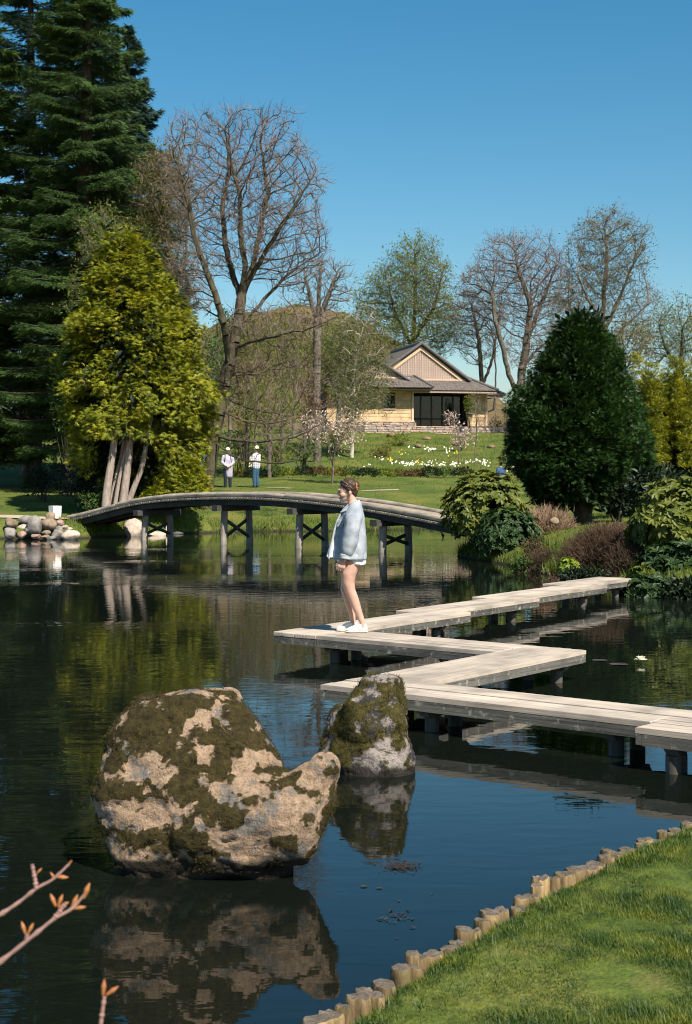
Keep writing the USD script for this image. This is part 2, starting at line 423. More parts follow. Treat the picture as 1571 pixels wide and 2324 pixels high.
M['moor'] = usdkit.material(stage, LOOKS + 'moor', {
    'g': ('geometry', {}), 'n1': ('noise_texture', {'scale': .06, 'detail': 8.0, 'roughness': .68}),
    'r': ('rgb_ramp', {'ramp': [(.3, (.085, .075, .030)), (.5, (.155, .112, .058)), (.7, (.21, .16, .09))]}),
    'n2': ('noise_texture', {'scale': .9, 'detail': 5.0, 'roughness': .7}), 'b': ('bump', {'strength': 1.0, 'distance': 1.2}),
    'p': ('principled_bsdf', {'roughness': .95, 'specular_ior_level': .1})},
    [('g.position', 'n1.vector'), ('n1.fac', 'r.fac'), ('r.color', 'p.base_color'), ('g.position', 'n2.vector'), ('n2.fac', 'b.height'), ('b.normal', 'p.normal')], surface='p.BSDF')
solo('hill', build_hill(), M['moor'], 'brown heather hill rising far behind the garden', kind='structure', smooth=True)
# ------------------------------------------------------------------ zigzag boardwalk
ZT = .30                                     # height of its deck above the water
def D(px, py):
    return G(px, py, ZT)[:2]
def walk_material(name, direction):
    a = math.atan2(direction[1], direction[0])
    # planks grey-tan on top; grain along the walkway
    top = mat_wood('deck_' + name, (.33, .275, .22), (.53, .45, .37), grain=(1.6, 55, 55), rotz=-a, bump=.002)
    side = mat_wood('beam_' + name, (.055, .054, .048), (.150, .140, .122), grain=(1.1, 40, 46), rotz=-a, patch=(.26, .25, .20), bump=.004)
    return top, side
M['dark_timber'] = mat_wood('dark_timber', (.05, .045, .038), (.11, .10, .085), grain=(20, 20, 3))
walk = thing('zigzag_boardwalk', 'low pale timber boardwalk zigzagging across the pond on short posts', 'boardwalk', (1.2, 14.5, 0))
PLANK_T, BEAM_H = .042, .082
def strip_axes(a, b):
    u = unit(np.asarray(b) - np.asarray(a)); return u, np.array([-u[1], u[0]])
rng_w = np.random.default_rng(11)
def walkway(u, bounds, cuts, mats, n, posts, lo_end=None, beam=True):
    """Planks along u between the lateral bounds (w0, w1 along n); cuts(w) gives the start and end along u at lateral w."""
    nrm = np.array([-u[1], u[0]])
    w0, w1 = bounds
    edges = np.linspace(w0, w1, n + 1)
    for k in range(n):
        a, b = edges[k] + .0065, edges[k + 1] - .0065
        (s0, e0), (s1, e1) = cuts(a), cuts(b)
        dz = rng_w.normal() * .0016
        poly = [u * s0 + nrm * a, u * e0 + nrm * a, u * e1 + nrm * b, u * s1 + nrm * b]
        part(walk, 'plank', prism(poly, ZT - PLANK_T + dz, ZT + dz, .006), mats[0])
    if beam:
        for (c, wdt) in ((w0 + .045, .075), ((w0 + w1) / 2, .07), (w1 - .045, .075)):
            a, b = c - wdt / 2, c + wdt / 2
            (s0, e0), (s1, e1) = cuts(a), cuts(b)
            q = .052
            poly = [u * (s0 + q) + nrm * a, u * (e0 - q) + nrm * a, u * (e1 - q) + nrm * b, u * (s1 + q) + nrm * b]
            part(walk, 'edge_beam' if wdt == .075 else 'middle_beam', prism(poly, ZT - PLANK_T - BEAM_H, ZT - PLANK_T - .003, .006), mats[1])
    if beam:
        a, b = w0 + .008, w1 - .008
        (s0, e0), (s1, e1) = cuts(a), cuts(b)
        for p0, p1, sg in ((s0, s1, 1), (e0, e1, -1)):
            poly = [u * (p0 + sg * .003) + nrm * a, u * (p1 + sg * .003) + nrm * b, u * (p1 + sg * .048) + nrm * b, u * (p0 + sg * .048) + nrm * a]
            if abs(p0 - p1) < 1.2:
                part(walk, 'end_board', prism(poly, ZT - PLANK_T - BEAM_H + .004, ZT - PLANK_T - .004), mats[1])
    for s in posts:
        z1 = ZT - PLANK_T - BEAM_H - .003
        a, b = w0 + .03, w1 - .03
        # a cross bearer with slanting ends on two short posts
        c = u * s
        pts = []
        for z, ins in ((z1, 0.0), (z1 - .05, .05)):
            for w in (a + ins, b - ins):
                for t in (-.05, .05):
                    q = c + nrm * w + u * t
                    pts.append((q[0], q[1], z))
        part(walk, 'bearer', tri(m3.Manifold.hull_points(np.array(pts))), M['dark_timber'])
        for w in (w0 + .17, w1 - .17):
            q = c + nrm * w
            v, f = tube_path([(q[0], q[1], -.8), (q[0], q[1], z1 - .05)], [.062, .058], 10)
            part(walk, 'post', (v, f), M['dark_timber'], smooth=40)

# corner points read from the picture
T1, T2, T3 = D(620, 1433.5), D(1331.9, 1475.5), D(726.6, 1553.9)
A_near2, B_far1 = D(1135, 1477.6), None
def line_hit(p, d, q, e):
    """Where p + t d meets q + s e: returns t."""
    m = np.array([[d[0], -e[0]], [d[1], -e[1]]]); return np.linalg.solve(m, np.asarray(q) - np.asarray(p))[0]

uA = unit(T2 - D(838, 1433)); nA = np.array([-uA[1], uA[0]])        # left tip towards the right tip
uB = unit(T3 - D(1135, 1477.6)); nB = np.array([-uB[1], uB[0]])     # right tip back to the near left tip
uC = unit(D(1545.5, 1609.6) - D(979, 1549.6)); nC = np.array([-uC[1], uC[0]])
uZ = unit(np.array([.575, .818])); nZ = np.array([-uZ[1], uZ[0]])
# A: its near edge runs through T1, its far edge through T2
A0, A1 = float(nA @ T1), float(nA @ T2)
Z0, Z1 = 9.64, 10.26
B_l, B_r = float(nB @ T3), float(nB @ T2)
B0, B1 = min(B_l, B_r), max(B_l, B_r)
C0, C1 = float(nC @ T3), float(nC @ D(979, 1549.6))
mA, mB, mC, mZ = walk_material('first', uA), walk_material('second', uB), walk_material('third', uC), walk_material('far', uZ)
def on(u, n, w, q, e):
    return line_hit(n * w, u, q, e)
# A starts at Z's right edge (n = Z0) and ends against B's far side
pZ0, pB_far = nZ * Z0, nB * (B0 if abs(nB @ D(1135, 1477.6) - B0) < abs(nB @ D(1135, 1477.6) - B1) else B1)
gap = .005
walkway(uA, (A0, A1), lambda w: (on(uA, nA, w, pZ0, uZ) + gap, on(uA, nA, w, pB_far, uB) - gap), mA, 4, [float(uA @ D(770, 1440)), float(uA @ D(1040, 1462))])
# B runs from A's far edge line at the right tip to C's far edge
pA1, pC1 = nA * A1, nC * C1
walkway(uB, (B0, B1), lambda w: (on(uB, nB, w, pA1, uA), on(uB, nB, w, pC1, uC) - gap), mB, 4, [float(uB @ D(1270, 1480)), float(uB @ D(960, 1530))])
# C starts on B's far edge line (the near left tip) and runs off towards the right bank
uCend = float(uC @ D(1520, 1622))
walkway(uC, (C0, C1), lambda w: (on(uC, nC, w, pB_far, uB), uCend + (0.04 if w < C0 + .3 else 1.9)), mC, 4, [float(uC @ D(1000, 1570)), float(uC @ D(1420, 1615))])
# the shifted last length beside C, nearer the camera
E_c = D(1444, 1650)
E1 = float(nC @ E_c) + .335; E0 = float(nC @ D(1444, 1650)) - .02
walkway(uC, (E0, C0 - .006), lambda w: (float(uC @ E_c) + (w - E0) * .05, float(uC @ E_c) + 3.4), mC, 2, [float(uC @ E_c) + .25, float(uC @ E_c) + 2.4])
walkway(uC, (C0 + .006, C0 + .30), lambda w: (uCend + .05, float(uC @ E_c) + 3.4), mC, 2, [])
# Z: four staggered lengths going away to the right bank
pA0 = nA * A0
walkway(uZ, (Z0, Z1), lambda w: (on(uZ, nZ, w, pA0, uA), 16.13 if w > 9.93 else 16.48), mZ, 4, [14.3, 15.9])
walkway(uZ, (9.945, 10.565), lambda w: (16.14, 18.58 if w > 10.24 else 18.92), mZ, 4, [16.5, 18.4])
walkway(uZ, (10.245, 10.865), lambda w: (18.59, 21.42 if w > 10.55 else 21.76), mZ, 4, [18.9, 21.2])
walkway(uZ, (10.555, 11.22), lambda w: (21.43, 23.5), mZ, 4, [21.9, 23.1])

# ------------------------------------------------------------------ arched log bridge
BR0, BR1 = np.array([-9.15, 49.3]), np.array([3.35, 37.05])
bu = unit(BR1 - BR0); bn = np.array([-bu[1], bu[0]])               # bn points away from the camera
if bn[1] < 0: bn = -bn
BL = float(np.linalg.norm(BR1 - BR0))
_bs = np.array([0, 2.2, 3.92, 5.5, 7.5, 8.8, 11.0, 14.1, 17.5]) * BL / 17.5
_bz = np.array([.60, .97, 1.235, 1.36, 1.435, 1.45, 1.39, 1.14, .70])
from scipy.interpolate import CubicSpline
_spl = CubicSpline(_bs, _bz)
def bridge(s, w=0.0, dz=0.0):
    s = np.asarray(s, float)
    q = BR0 + bu * s[..., None] + bn * (np.asarray(w) + 0 * s)[..., None]
    return np.concatenate([q, (_spl(s) + dz)[..., None]], -1)
M['bridge_log'] = mat_wood('bridge_log', (.20, .165, .13), (.38, .325, .265), grain=(2.5, 30, 30), rotz=-math.atan2(bu[1], bu[0]), bump=.006)
M['bridge_pole'] = mat_wood('bridge_pole', (.09, .078, .066), (.22, .195, .165), grain=(30, 30, 3), bump=.006)
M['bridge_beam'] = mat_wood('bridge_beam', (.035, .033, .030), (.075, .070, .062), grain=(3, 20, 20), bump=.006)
M['bridge_post'] = mat_wood('bridge_post', (.17, .145, .12), (.34, .30, .26), grain=(22, 22, 2.0), bump=.006)
M['bridge_deck'] = mat_plain('bridge_deck', (.30, .25, .19), .9, .2, .2, 9.0, .01, 60)
br = thing('log_bridge', 'weathered arched log footbridge crossing the pond on trestle posts', 'bridge', (BR0[0], BR0[1], 0))
W = 1.30
# earth-and-gravel running surface between the two kerb logs
s = np.linspace(.05, BL - .05, 60)
top = np.stack([bridge(s, .05, .0), bridge(s, W - .05, .0)], 1).reshape(-1, 3)
i = np.arange(59) * 2
f = np.vstack([np.c_[i, i + 2, i + 3], np.c_[i, i + 3, i + 1]])
bot = top - [0, 0, .05]
nv = len(top)
f2 = np.vstack([f, f[:, ::-1] + nv, np.c_[i, i + nv, i + 2 + nv], np.c_[i, i + 2 + nv, i + 2], np.c_[i + 1, i + 3, i + 3 + nv], np.c_[i + 1, i + 3 + nv, i + 1 + nv]])
part(br, 'walking_surface', (np.vstack([top, bot]), f2), M['bridge_deck'])
# round cross logs whose ends show as a scalloped row
ns = 262
ss = np.linspace(.06, BL - .06, ns)
rng_b = np.random.default_rng(5)
meshes = []
for q in ss:
    r = .0315 + rng_b.random() * .005
    e0, e1 = -.10 + rng_b.normal() * .012, W + .10 + rng_b.normal() * .012
    a, b = bridge(np.array(q), e0, -.088), bridge(np.array(q), e1, -.088)
    meshes.append(tube_path([a, b], r, 8))
part(br, 'cross_logs', cat(meshes), M['bridge_pole'], smooth=50, kind='stuff')
# two rows of kerb logs, butted end to end
for w in (.02, W - .02):
    cuts = np.linspace(.0, BL, 8) + np.r_[0, rng_b.normal(size=6) * .25, 0]
    for a, b in zip(cuts[:-1], cuts[1:]):
        q = np.linspace(a + .012, b - .012, 9)
        r0, r1 = .074 + rng_b.random() * .012, .064 + rng_b.random() * .010
        part(br, 'kerb_log', tube_path(bridge(q, w, .030 + rng_b.normal() * .005), np.linspace(r0, r1, 9), 10), M['bridge_log'], smooth=50)
# the long bearing logs under the deck
for w in (.10, W / 2, W - .10):
    q = np.linspace(.1, BL - .1, 30)
    pts = bridge(q, w, -.205)
    sec = []
    a0, b0 = .09, .082
    v = np.concatenate([pts + np.r_[bn * a0, b0], pts + np.r_[-bn * a0, b0], pts + np.r_[-bn * a0, -b0], pts + np.r_[bn * a0, -b0]], 1).reshape(-1, 3)
    f = []
    for k in range(29):
        for j in range(4):
            p, r = k * 4 + j, k * 4 + (j + 1) % 4
            f += [[p, r, r + 4], [p, r + 4, p + 4]]
    f += [[0, 2, 1], [0, 3, 2], [116, 117, 118], [116, 118, 119]]
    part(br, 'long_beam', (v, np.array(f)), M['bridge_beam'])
def bar(a, b, r):
    return tube_path([a, b], r, 6)
for px, dd in ((322, 46.6), (487, 43.8), (667, 41.67), (862, 39.5)):
    q = np.array([(px - CX) / F * dd, dd]); sp = float(bu @ (q - BR0))
    zt = float(_spl(sp)) - .37
    near, far = BR0 + bu * sp + bn * .17, BR0 + bu * sp + bn * (W - .17)
    for e, (foot, k) in enumerate(((near, -1), (far, 1))):
        o = bn * .05 * k
        v, f = tube_path([(foot[0] + o[0], foot[1] + o[1], -1.0), (foot[0] + o[0] * .8, foot[1] + o[1] * .8, -.02), (foot[0], foot[1], zt - .09)], [.112, .106, .100], 16)
        part(br, 'post', (v, f), M['bridge_post'], smooth=40)
    # cap beam across the pair
    a, b = BR0 + bu * sp - bn * .22, BR0 + bu * sp + bn * (W + .2)
    pts = []
    for c in (a, b):
        for t in (-.12, .12):
            for z in (zt - .09, zt + .08):
                pts.append((*(c + bu * t), z))
    part(br, 'cap_beam', tri(m3.Manifold.hull_points(np.array(pts))), M['bridge_beam'])
    # crossed braces between the posts
    for z0, z1, off in ((.18, zt - .34, -.035), (zt - .34, .18, .035)):
        a = np.r_[near + bu * off, z0]; b = np.r_[far + bu * off, z1]
        part(br, 'brace', bar(a, b, .050), M['bridge_beam'], smooth=50)
# plank bulkheads closing the space under both ends
for sgn, s0 in ((1, .12), (-1, BL - .12)):
    pts = []
    for w in (-.05, W + .05):
        for ds in (0, .12):
            q = BR0 + bu * (s0 + sgn * ds) + bn * w
            pts += [(*q, -.5), (*q, float(_spl(s0)) - .30)]
    part(br, 'end_board', tri(m3.Manifold.hull_points(np.array(pts))), M['bridge_beam'])

# ------------------------------------------------------------------ log edging of the near lawn
M['stake'] = mat_wood('stake', (.055, .040, .022), (.30, .205, .10), grain=(30, 30, 4), patch=(.12, .115, .045), bump=.008, tone=(.5, 1.12))
M['stake_top'] = mat_plain('stake_top', (.12, .098, .075), .9, .2, .25, 22.0, .012, 70)
EDGE = smooth_path(np.array([(-.42, 4.2), (-.05, 4.78), (.13, 5.13), (.40, 5.6), (.76, 6.17), (1.22, 6.82), (1.66, 7.38), (2.4, 8.15), (3.5, 8.95)]), 400)
edging = thing('log_edging', 'row of short upright log stakes edging the near lawn along the water', 'edging', (.7, 6.2, 0))
rng_l = np.random.default_rng(21)
acc, k, L = 0.0, 0, np.r_[0, np.cumsum(np.linalg.norm(np.diff(EDGE, axis=0), axis=1))]
while acc < L[-1] - .1:
    r = .029 + rng_l.random() * .024
    acc += r
    c = np.array([np.interp(acc, L, EDGE[:, j]) for j in (0, 1)]) + rng_l.normal(size=2) * .013
    zt = .322 + rng_l.normal() * .013 + .016 * np.sin(acc * 3) + .01 * np.sin(acc * 11)
    sides = 14
    th = np.arange(sides) / sides * 2 * np.pi
    wob = 1 + .10 * np.sin(th * 2 + rng_l.random() * 6) + .05 * np.sin(th * 3 + rng_l.random() * 6) + rng_l.normal(size=sides) * .025
    tilt = rng_l.normal(size=2) * .035
    rows, zs = [], (-.5, .10, .2, zt - .03, zt - .008, zt)
    for z, q in zip(zs, (1.02, 1.0, .99, .97, .93, .82)):
        x, y = np.cos(th) * r * wob * q, np.sin(th) * r * wob * q
        rows.append(np.c_[c[0] + x, c[1] + y, z + (x * tilt[0] + y * tilt[1]) * (1.6 if z > .25 else 0) + (rng_l.normal(size=sides) * .003 if z > .25 else 0)])
    v = np.vstack(rows)
    f = []
    i = np.arange(sides); j = (i + 1) % sides
    for m in range(len(rows) - 1):
        o = m * sides
        f += [np.c_[i + o, j + o, j + o + sides], np.c_[i + o, j + o + sides, i + o + sides]]
    st = part(edging, 'stake', (v, np.vstack(f)), M['stake'], smooth=50)
    tv = np.vstack([rows[-1], [[c[0], c[1], zt + .002]]])
    part(st, 'cut_end', (tv, np.c_[i, j, np.full(sides, sides)]), M['stake_top'])
    acc += r * .96
    k += 1
# ------------------------------------------------------------------ boulders and rocks
def blob(parts_, edge, iters=12, cuts=()):
    """Hulls of spheres united, evened out to one smooth body."""
    man = m3.Manifold()
    for k, grp in enumerate(parts_):
        g = m3.Manifold.batch_hull([m3.Manifold.sphere(r, 24).translate(tuple(map(float, c))) for c, r in grp])
        for n_, p_, upto in cuts:             # flat breaks: keep what lies behind each plane
            if k < upto:
                n_ = unit(np.array(n_)); g = g.trim_by_plane(tuple(map(float, -n_)), float(-(n_ @ p_)))
        man = man + g
    man = man.refine_to_length(edge)
    v, f = tri(man)
    t = trimesh.Trimesh(v, f, process=True)
    trimesh.smoothing.filter_taubin(t, lamb=.5, nu=.51, iterations=iters)
    return np.array(t.vertices), np.array(t.faces)

def normals(v, f):
    n = np.zeros_like(v); c = np.cross(v[f[:, 1]] - v[f[:, 0]], v[f[:, 2]] - v[f[:, 0]])
    for k in range(3):
        np.add.at(n, f[:, k], c)
    return unit(n)

def stone_mat(name, a, b, grey, moss_a, moss_b, lichen, dark=None):
    nodes = {'g': ('geometry', {}),
             'n1': ('noise_texture', {'scale': 4.5, 'detail': 8.0, 'roughness': .68}),
             'r1': ('rgb_ramp', {'ramp': dark or [(.30, grey), (.42, grey), (.46, a), (.56, b), (.60, a), (.63, grey)]}),
             'n2': ('noise_texture', {'scale': 38.0, 'detail': 6.0, 'roughness': .75}),
             'r2': ('rgb_ramp', {'ramp': [(.28, (.45, .45, .45)), (.5, (1, 1, 1)), (.75, (1.25, 1.22, 1.2))]}),
             'mu': ('mix_color', {'blend_type': 'multiply', 'fac': 1.0}),
             'nl': ('noise_texture', {'scale': 17.0, 'detail': 5.0, 'roughness': .75}),
             'rl': ('rgb_ramp', {'ramp': [(.62, (0, 0, 0)), (.67, (1, 1, 1))]}),
             'ml': ('mix_color', {'b': lichen}),
             'n3': ('noise_texture', {'scale': 26.0, 'detail': 5.0, 'roughness': .7}),
             'r3': ('rgb_ramp', {'ramp': [(.3, moss_a), (.66, moss_b)]}),
             'at': ('attribute', {'attribute': 'moss'}),
             'wt': ('attribute', {'attribute': 'wet'}),
             'nf': ('noise_texture', {'scale': 75.0, 'detail': 5.0, 'roughness': .8}), 'nm': ('math', {'math_type': 'multiply_add', 'value2': 1.5, 'value3': -.75}), 'ad': ('math', {'math_type': 'add'}),
             'rm': ('rgb_ramp', {'ramp': [(.40, (0, 0, 0)), (.62, (1, 1, 1))]}),
             'np': ('noise_texture', {'scale': 120.0, 'detail': 3.0, 'roughness': .6}), 'rp': ('rgb_ramp', {'ramp': [(.30, (.35, .33, .32)), (.42, (1, 1, 1))]}), 'mp': ('mix_color', {'blend_type': 'multiply', 'fac': 1.0}),
             'mm': ('mix_color', {}), 'mw': ('mix_color', {'b': (.016, .014, .010)}),
             'b': ('bump', {'strength': 1.0, 'distance': .03}),
             'p': ('principled_bsdf', {'roughness': .85, 'specular_ior_level': .2})}
    links = [('g.position', 'n1.vector'), ('n1.fac', 'r1.fac'), ('g.position', 'n2.vector'), ('n2.fac', 'r2.fac'), ('r1.color', 'mu.a'), ('r2.color', 'mu.b'),
             ('g.position', 'nl.vector'), ('nl.fac', 'rl.fac'), ('rl.color', 'ml.fac'), ('mu.result', 'ml.a'), ('g.position', 'n3.vector'), ('n3.fac', 'r3.fac'),
             ('g.position', 'nf.vector'), ('nf.fac', 'nm.value1'), ('at.fac', 'ad.value1'), ('nm.value', 'ad.value2'), ('ad.value', 'rm.fac'), ('g.position', 'np.vector'), ('np.fac', 'rp.fac'), ('ml.result', 'mp.a'), ('rp.color', 'mp.b'), ('rm.color', 'mm.fac'), ('mp.result', 'mm.a'), ('r3.color', 'mm.b'), ('mm.result', 'mw.a'), ('wt.fac', 'mw.fac'), ('mw.result', 'p.base_color'),
             ('n2.fac', 'b.height'), ('b.normal', 'p.normal')]
    return usdkit.material(stage, LOOKS + name, nodes, links, surface='p.BSDF')

M['boulder'] = stone_mat('boulder', (.34, .235, .155), (.42, .30, .20), (.20, .178, .155), (.014, .011, .006), (.075, .056, .017), (.40, .36, .32))
M['boulder_small'] = stone_mat('boulder_small', (.20, .175, .16), (.36, .315, .29), (.045, .042, .04), (.022, .018, .008), (.105, .088, .024), (.42, .39, .37), dark=[(.3, (.03, .028, .026)), (.475, (.05, .047, .044)), (.51, (.20, .17, .15)), (.58, (.33, .285, .255)), (.8, (.36, .32, .29))])

M['moss_leaf'] = mat_leaf('moss_leaf', [(.2, (.022, .018, .006)), (.5, (.075, .064, .014)), (.85, (.165, .135, .032))], rough=.8, trans=.15, spec=.1, clump=9.0)
def boulder(name, body, mat, label, moss_bias, seed, edge_noise=.03, wet_h=.075, moss_dir=(0, 0, 1)):
    v, f = body
    n = normals(v, f)
    v = v + n * ((fbm(v * 2.6, 3, seed) - .5) * .11)[:, None]
    rid = np.abs(fbm(v * 4.1, 3, seed + 3) - .5)
    v = v - n * (np.clip(.04 - rid, 0, 1) * .35)[:, None]
    v = v + n * ((fbm(v * 13, 3, seed + 5) - .5) * edge_noise)[:, None]
    n = normals(v, f)
    m = fbm(v * np.array([11.0, 11.0, 9.0]), 5, seed + 7) * 1.35 + .12 * (n @ unit(np.array(moss_dir))) + moss_bias
    m = m + (fbm(v * 40, 3, seed + 11) - .5) * .42 + (fbm(v * 3.0, 2, seed + 13) - .5) * .5
    moss = np.clip((m - .47) * 4.5 + .5, 0, 1)
    tuft = fbm(v * 42, 2, seed + 9)
    v = v + n * (moss * (.002 + .010 * tuft))[:, None]
    wet = np.clip((wet_h + (fbm(v * 9, 2, seed) - .5) * .12 - v[:, 2]) / .03, 0, 1) * .92
    p = solo(name, (v, f), mat, label, 'rock', smooth=True)
    rg = np.random.default_rng(seed)
    cand = rg.integers(0, len(v), 90000)
    cand = cand[(moss[cand] > .55) & (v[cand, 2] > .05)]
    n2 = normals(v, f)
    q = v[cand] + rg.normal(size=(len(cand), 3)) * .005
    part(p, 'moss_cover', scatter(*LEAF, q, unit(n2[cand] * .8 + rg.normal(size=q.shape) * .7), n2[cand] + rg.normal(size=q.shape) * .6, .004 + .009 * rg.random(len(q)) ** 2), M['moss_leaf'], kind='stuff')
    primvar(p, 'moss', moss); primvar(p, 'wet', wet)

# the big boulder: a dome with a lower knob on its right; outline read from the picture
def BP(cx, cy, d):
    return P(188.5 + .5 * cx, 1508.2 + .5 * cy, d)
k_ = 440.0
def bs(cx, cy, d, r):
    return (BP(cx, cy, d), r / 880.0)
big = [
    [bs(360, 390, 8.0, 195), bs(540, 300, 8.05, 160), bs(270, 590, 7.9, 165), bs(600, 560, 7.9, 220)],
    [bs(340, 290, 8.1, 110), bs(590, 225, 8.15, 95), bs(660, 225, 8.2, 80)],
    [bs(640, 260, 8.1, 105), bs(800, 470, 7.95, 105), bs(620, 480, 7.9, 140)],
    [bs(270, 590, 7.9, 170), bs(330, 800, 7.85, 150), bs(760, 780, 7.75, 170), bs(640, 560, 7.8, 200)],
    [bs(740, 640, 7.8, 170), bs(960, 660, 7.75, 155), bs(920, 760, 7.75, 150), bs(560, 720, 7.75, 170)],
    [bs(1068, 500, 7.75, 84), bs(980, 600, 7.75, 110), bs(1060, 620, 7.75, 88)],
    [bs(330, 1000, 7.9, 120), bs(700, 1020, 7.85, 120), bs(850, 900, 7.8, 110), bs(330, 800, 7.85, 140)],
]
_c = np.array([P(500, 0, 7.85)[0], 7.85, 0.0])
def grown(b): return (b[0] - _c) * [1.065, 1.04, 1.085] + _c + [-.012, -.10, 0], b[1]
boulder('boulder', grown(blob(big, .016, 7, [((-.62, -.35, .70), BP(200, 275, 7.85), 9), ((-.93, -.35, .05), BP(75, 540, 7.85), 9), ((-.75, -.3, -.45), BP(140, 830, 7.85), 9), ((.15, -.95, .35), BP(500, 420, 7.72), 4), ((.82, -.2, .52), BP(795, 320, 7.9), 3), ((.1, -.25, .95), BP(620, 112, 8.0), 4)])), M['boulder'], 'big mossy pinkish boulder standing in the water at left foreground', -.24, 31, wet_h=.12)
def sp(px, py, d, r):
    return (P(px, py, d), r * d / F)
small = [
    [sp(860, 1585, 10.5, 55), sp(885, 1570, 10.5, 42), sp(835, 1640, 10.4, 75), sp(870, 1650, 10.4, 62)],
    [sp(800, 1650, 10.5, 62), sp(790, 1720, 10.45, 66), sp(868, 1700, 10.35, 66), sp(860, 1640, 10.4, 60)],
    [sp(795, 1780, 10.5, 66), sp(865, 1790, 10.35, 68), sp(790, 1700, 10.45, 66), sp(872, 1690, 10.35, 64)],
]
boulder('boulder', blob(small, .014, 7, [((-.8, -.5, .3), sp(752, 1640, 10.4, 1)[0], 9), ((.3, -.9, .2), sp(860, 1650, 10.2, 1)[0], 9), ((.95, -.2, .2), sp(925, 1640, 10.4, 1)[0], 9)]), M['boulder_small'], 'upright grey boulder with a mossy crown beside the boardwalk corner', -.285, 57, moss_dir=(.1, .1, 2.0))

def rock_mesh(rng, c, size, sub=3, cuts=9):
    """A broken stone: a ball cut back by random planes, roughened."""
    t = trimesh.creation.icosphere(subdivisions=sub)
    d = np.array(t.vertices)
    nn = unit(rng.normal(size=(cuts, 3))); h = rng.uniform(.62, .98, cuts)
    dots = np.maximum(d @ nn.T, 1e-3)
    q = h / dots
    r = np.minimum(1.05, -np.log(np.exp(-q * 9).sum(1) + np.exp(-9.5)) / 9)
    v = d * r[:, None] * (1 + .12 * (fbm(d * 2.2 + rng.random(3) * 50, 3) - .5))[:, None]
    return v * np.asarray(size) + np.asarray(c), np.array(t.faces)

def mat_rock(name, col, rough=.9):
    return mat_plain(name, col, rough, .2, .22, 7.0, .012, 45.0)
M['rock_grey'] = mat_rock('rock_grey', (.22, .20, .18))
M['rock_brown'] = mat_rock('rock_brown', (.22, .165, .115))
M['rock_pale'] = mat_rock('rock_pale', (.40, .33, .265))
M['rock_pink'] = mat_rock('rock_pink', (.32, .20, .16))
M['rock_dark'] = mat_rock('rock_dark', (.12, .115, .105))
rng_r = np.random.default_rng(77)
def RP(cx, cy, d=47.6):
    return P(31.4 + .12 * cx, 1068.3 + .12 * cy, d)
u_ = .12 / F * 47.6
for (cx, cy, w, h, dd, m_, lab) in [
    (200, 920, 250, 190, 48.3, 'rock_grey', 'broad grey rock on the left bank beneath the pale path'),
    (400, 1040, 290, 330, 47.6, 'rock_grey', 'tall pointed grey rock in the middle of the left bank stones'),
    (640, 1010, 300, 240, 47.9, 'rock_brown', 'squat brown boulder below the white block on the left bank'),
    (690, 890, 180, 230, 48.2, 'rock_brown', 'upright round-topped brown rock right in front of the white block'),
    (150, 1210, 150, 150, 47.4, 'rock_pink', 'pink rock at the waterline at the picture\'s left edge'),
    (180, 1070, 190, 110, 47.8, 'rock_pale', 'flat pale rock between the broad grey and the pink rock'),
    (610, 1170, 160, 100, 47.4, 'rock_brown', 'small tan stone under the squat brown boulder'),
    (810, 1205, 240, 170, 47.3, 'rock_grey', 'brownish grey rock at the waterline left of the largest pale rock'),
    (1070, 1215, 310, 200, 47.2, 'rock_pale', 'largest pale rounded rock at the waterline, nearest the bridge'),
    (860, 1095, 130, 110, 47.7, 'rock_grey', 'round grey stone above the waterline rocks near the bridge'),
    (970, 1070, 120, 85, 47.8, 'rock_pale', 'rounded pale stone just below the end of the bridge'),
    (1065, 1092, 95, 55, 47.5, 'rock_pale', 'little pale pebble on top of the largest pale rock'),
    (420, 1240, 190, 95, 47.2, 'rock_pink', 'reddish stone at the waterline below the tall pointed rock'),
    (590, 1255, 170, 90, 47.2, 'rock_brown', 'low brown stone at the waterline below the small tan stone'),
    (705, 1275, 170, 75, 47.15, 'rock_grey', 'flat grey stone half in the water between two larger rocks'),
    (885, 985, 170, 110, 48.3, 'rock_pink', 'dusty pink stone holding the path at the bridge end'),
    (250, 1140, 110, 110, 47.5, 'rock_dark', 'small dark stone beside the pink rock at left edge'),
    (-80, 1180, 260, 200, 47.4, 'rock_grey', 'grey rock at the far left of the bank stones'),
    (-60, 1000, 240, 200, 48.0, 'rock_brown', 'brown rock at the far left above the waterline'),
    (1010, 1160, 120, 90, 47.8, 'rock_dark', 'dark stone tucked behind the largest pale rock')]:
    c = RP(cx, cy, dd)
    solo('rock', rock_mesh(rng_r, c, (w * u_ * .56, max(w, h) * u_ * .5, h * u_ * .57)), M[m_], lab, 'rock', smooth=38)
def rock_px(px, py, w, h, d, m_, lab, cuts=9):
    c = P(px, py, d); s_ = d / F
    solo('rock', rock_mesh(rng_r, c, (w * s_ * .55, max(w, h) * s_ * .45, h * s_ * .56), cuts=cuts), M[m_], lab, 'rock', smooth=38)
rock_px(303, 1203, 44, 46, 49.8, 'rock_pale', 'blocky pale boulder standing on the shore behind the bridge', 7)
rock_px(272, 1203, 26, 40, 50.2, 'rock_pale', 'ragged pale rock just left of the blocky boulder behind the bridge')
rock_px(262, 1187, 24, 14, 50.4, 'rock_brown', 'small tan rock under the slope of the bridge')
rock_px(352, 1212, 44, 18, 50.4, 'rock_pale', 'flat pale rock at the shoreline seen between the first bridge posts')
rock_px(381, 1203, 12, 26, 51.0, 'rock_pale', 'narrow pale rock just right of the second bridge post')
rock_px(402, 1211, 26, 8, 51.6, 'rock_dark', 'low dark stone at the far waterline behind the bridge')
rock_px(466, 1158, 42, 22, 58.0, 'rock_brown', 'brown rock lying on the lawn behind the bridge')
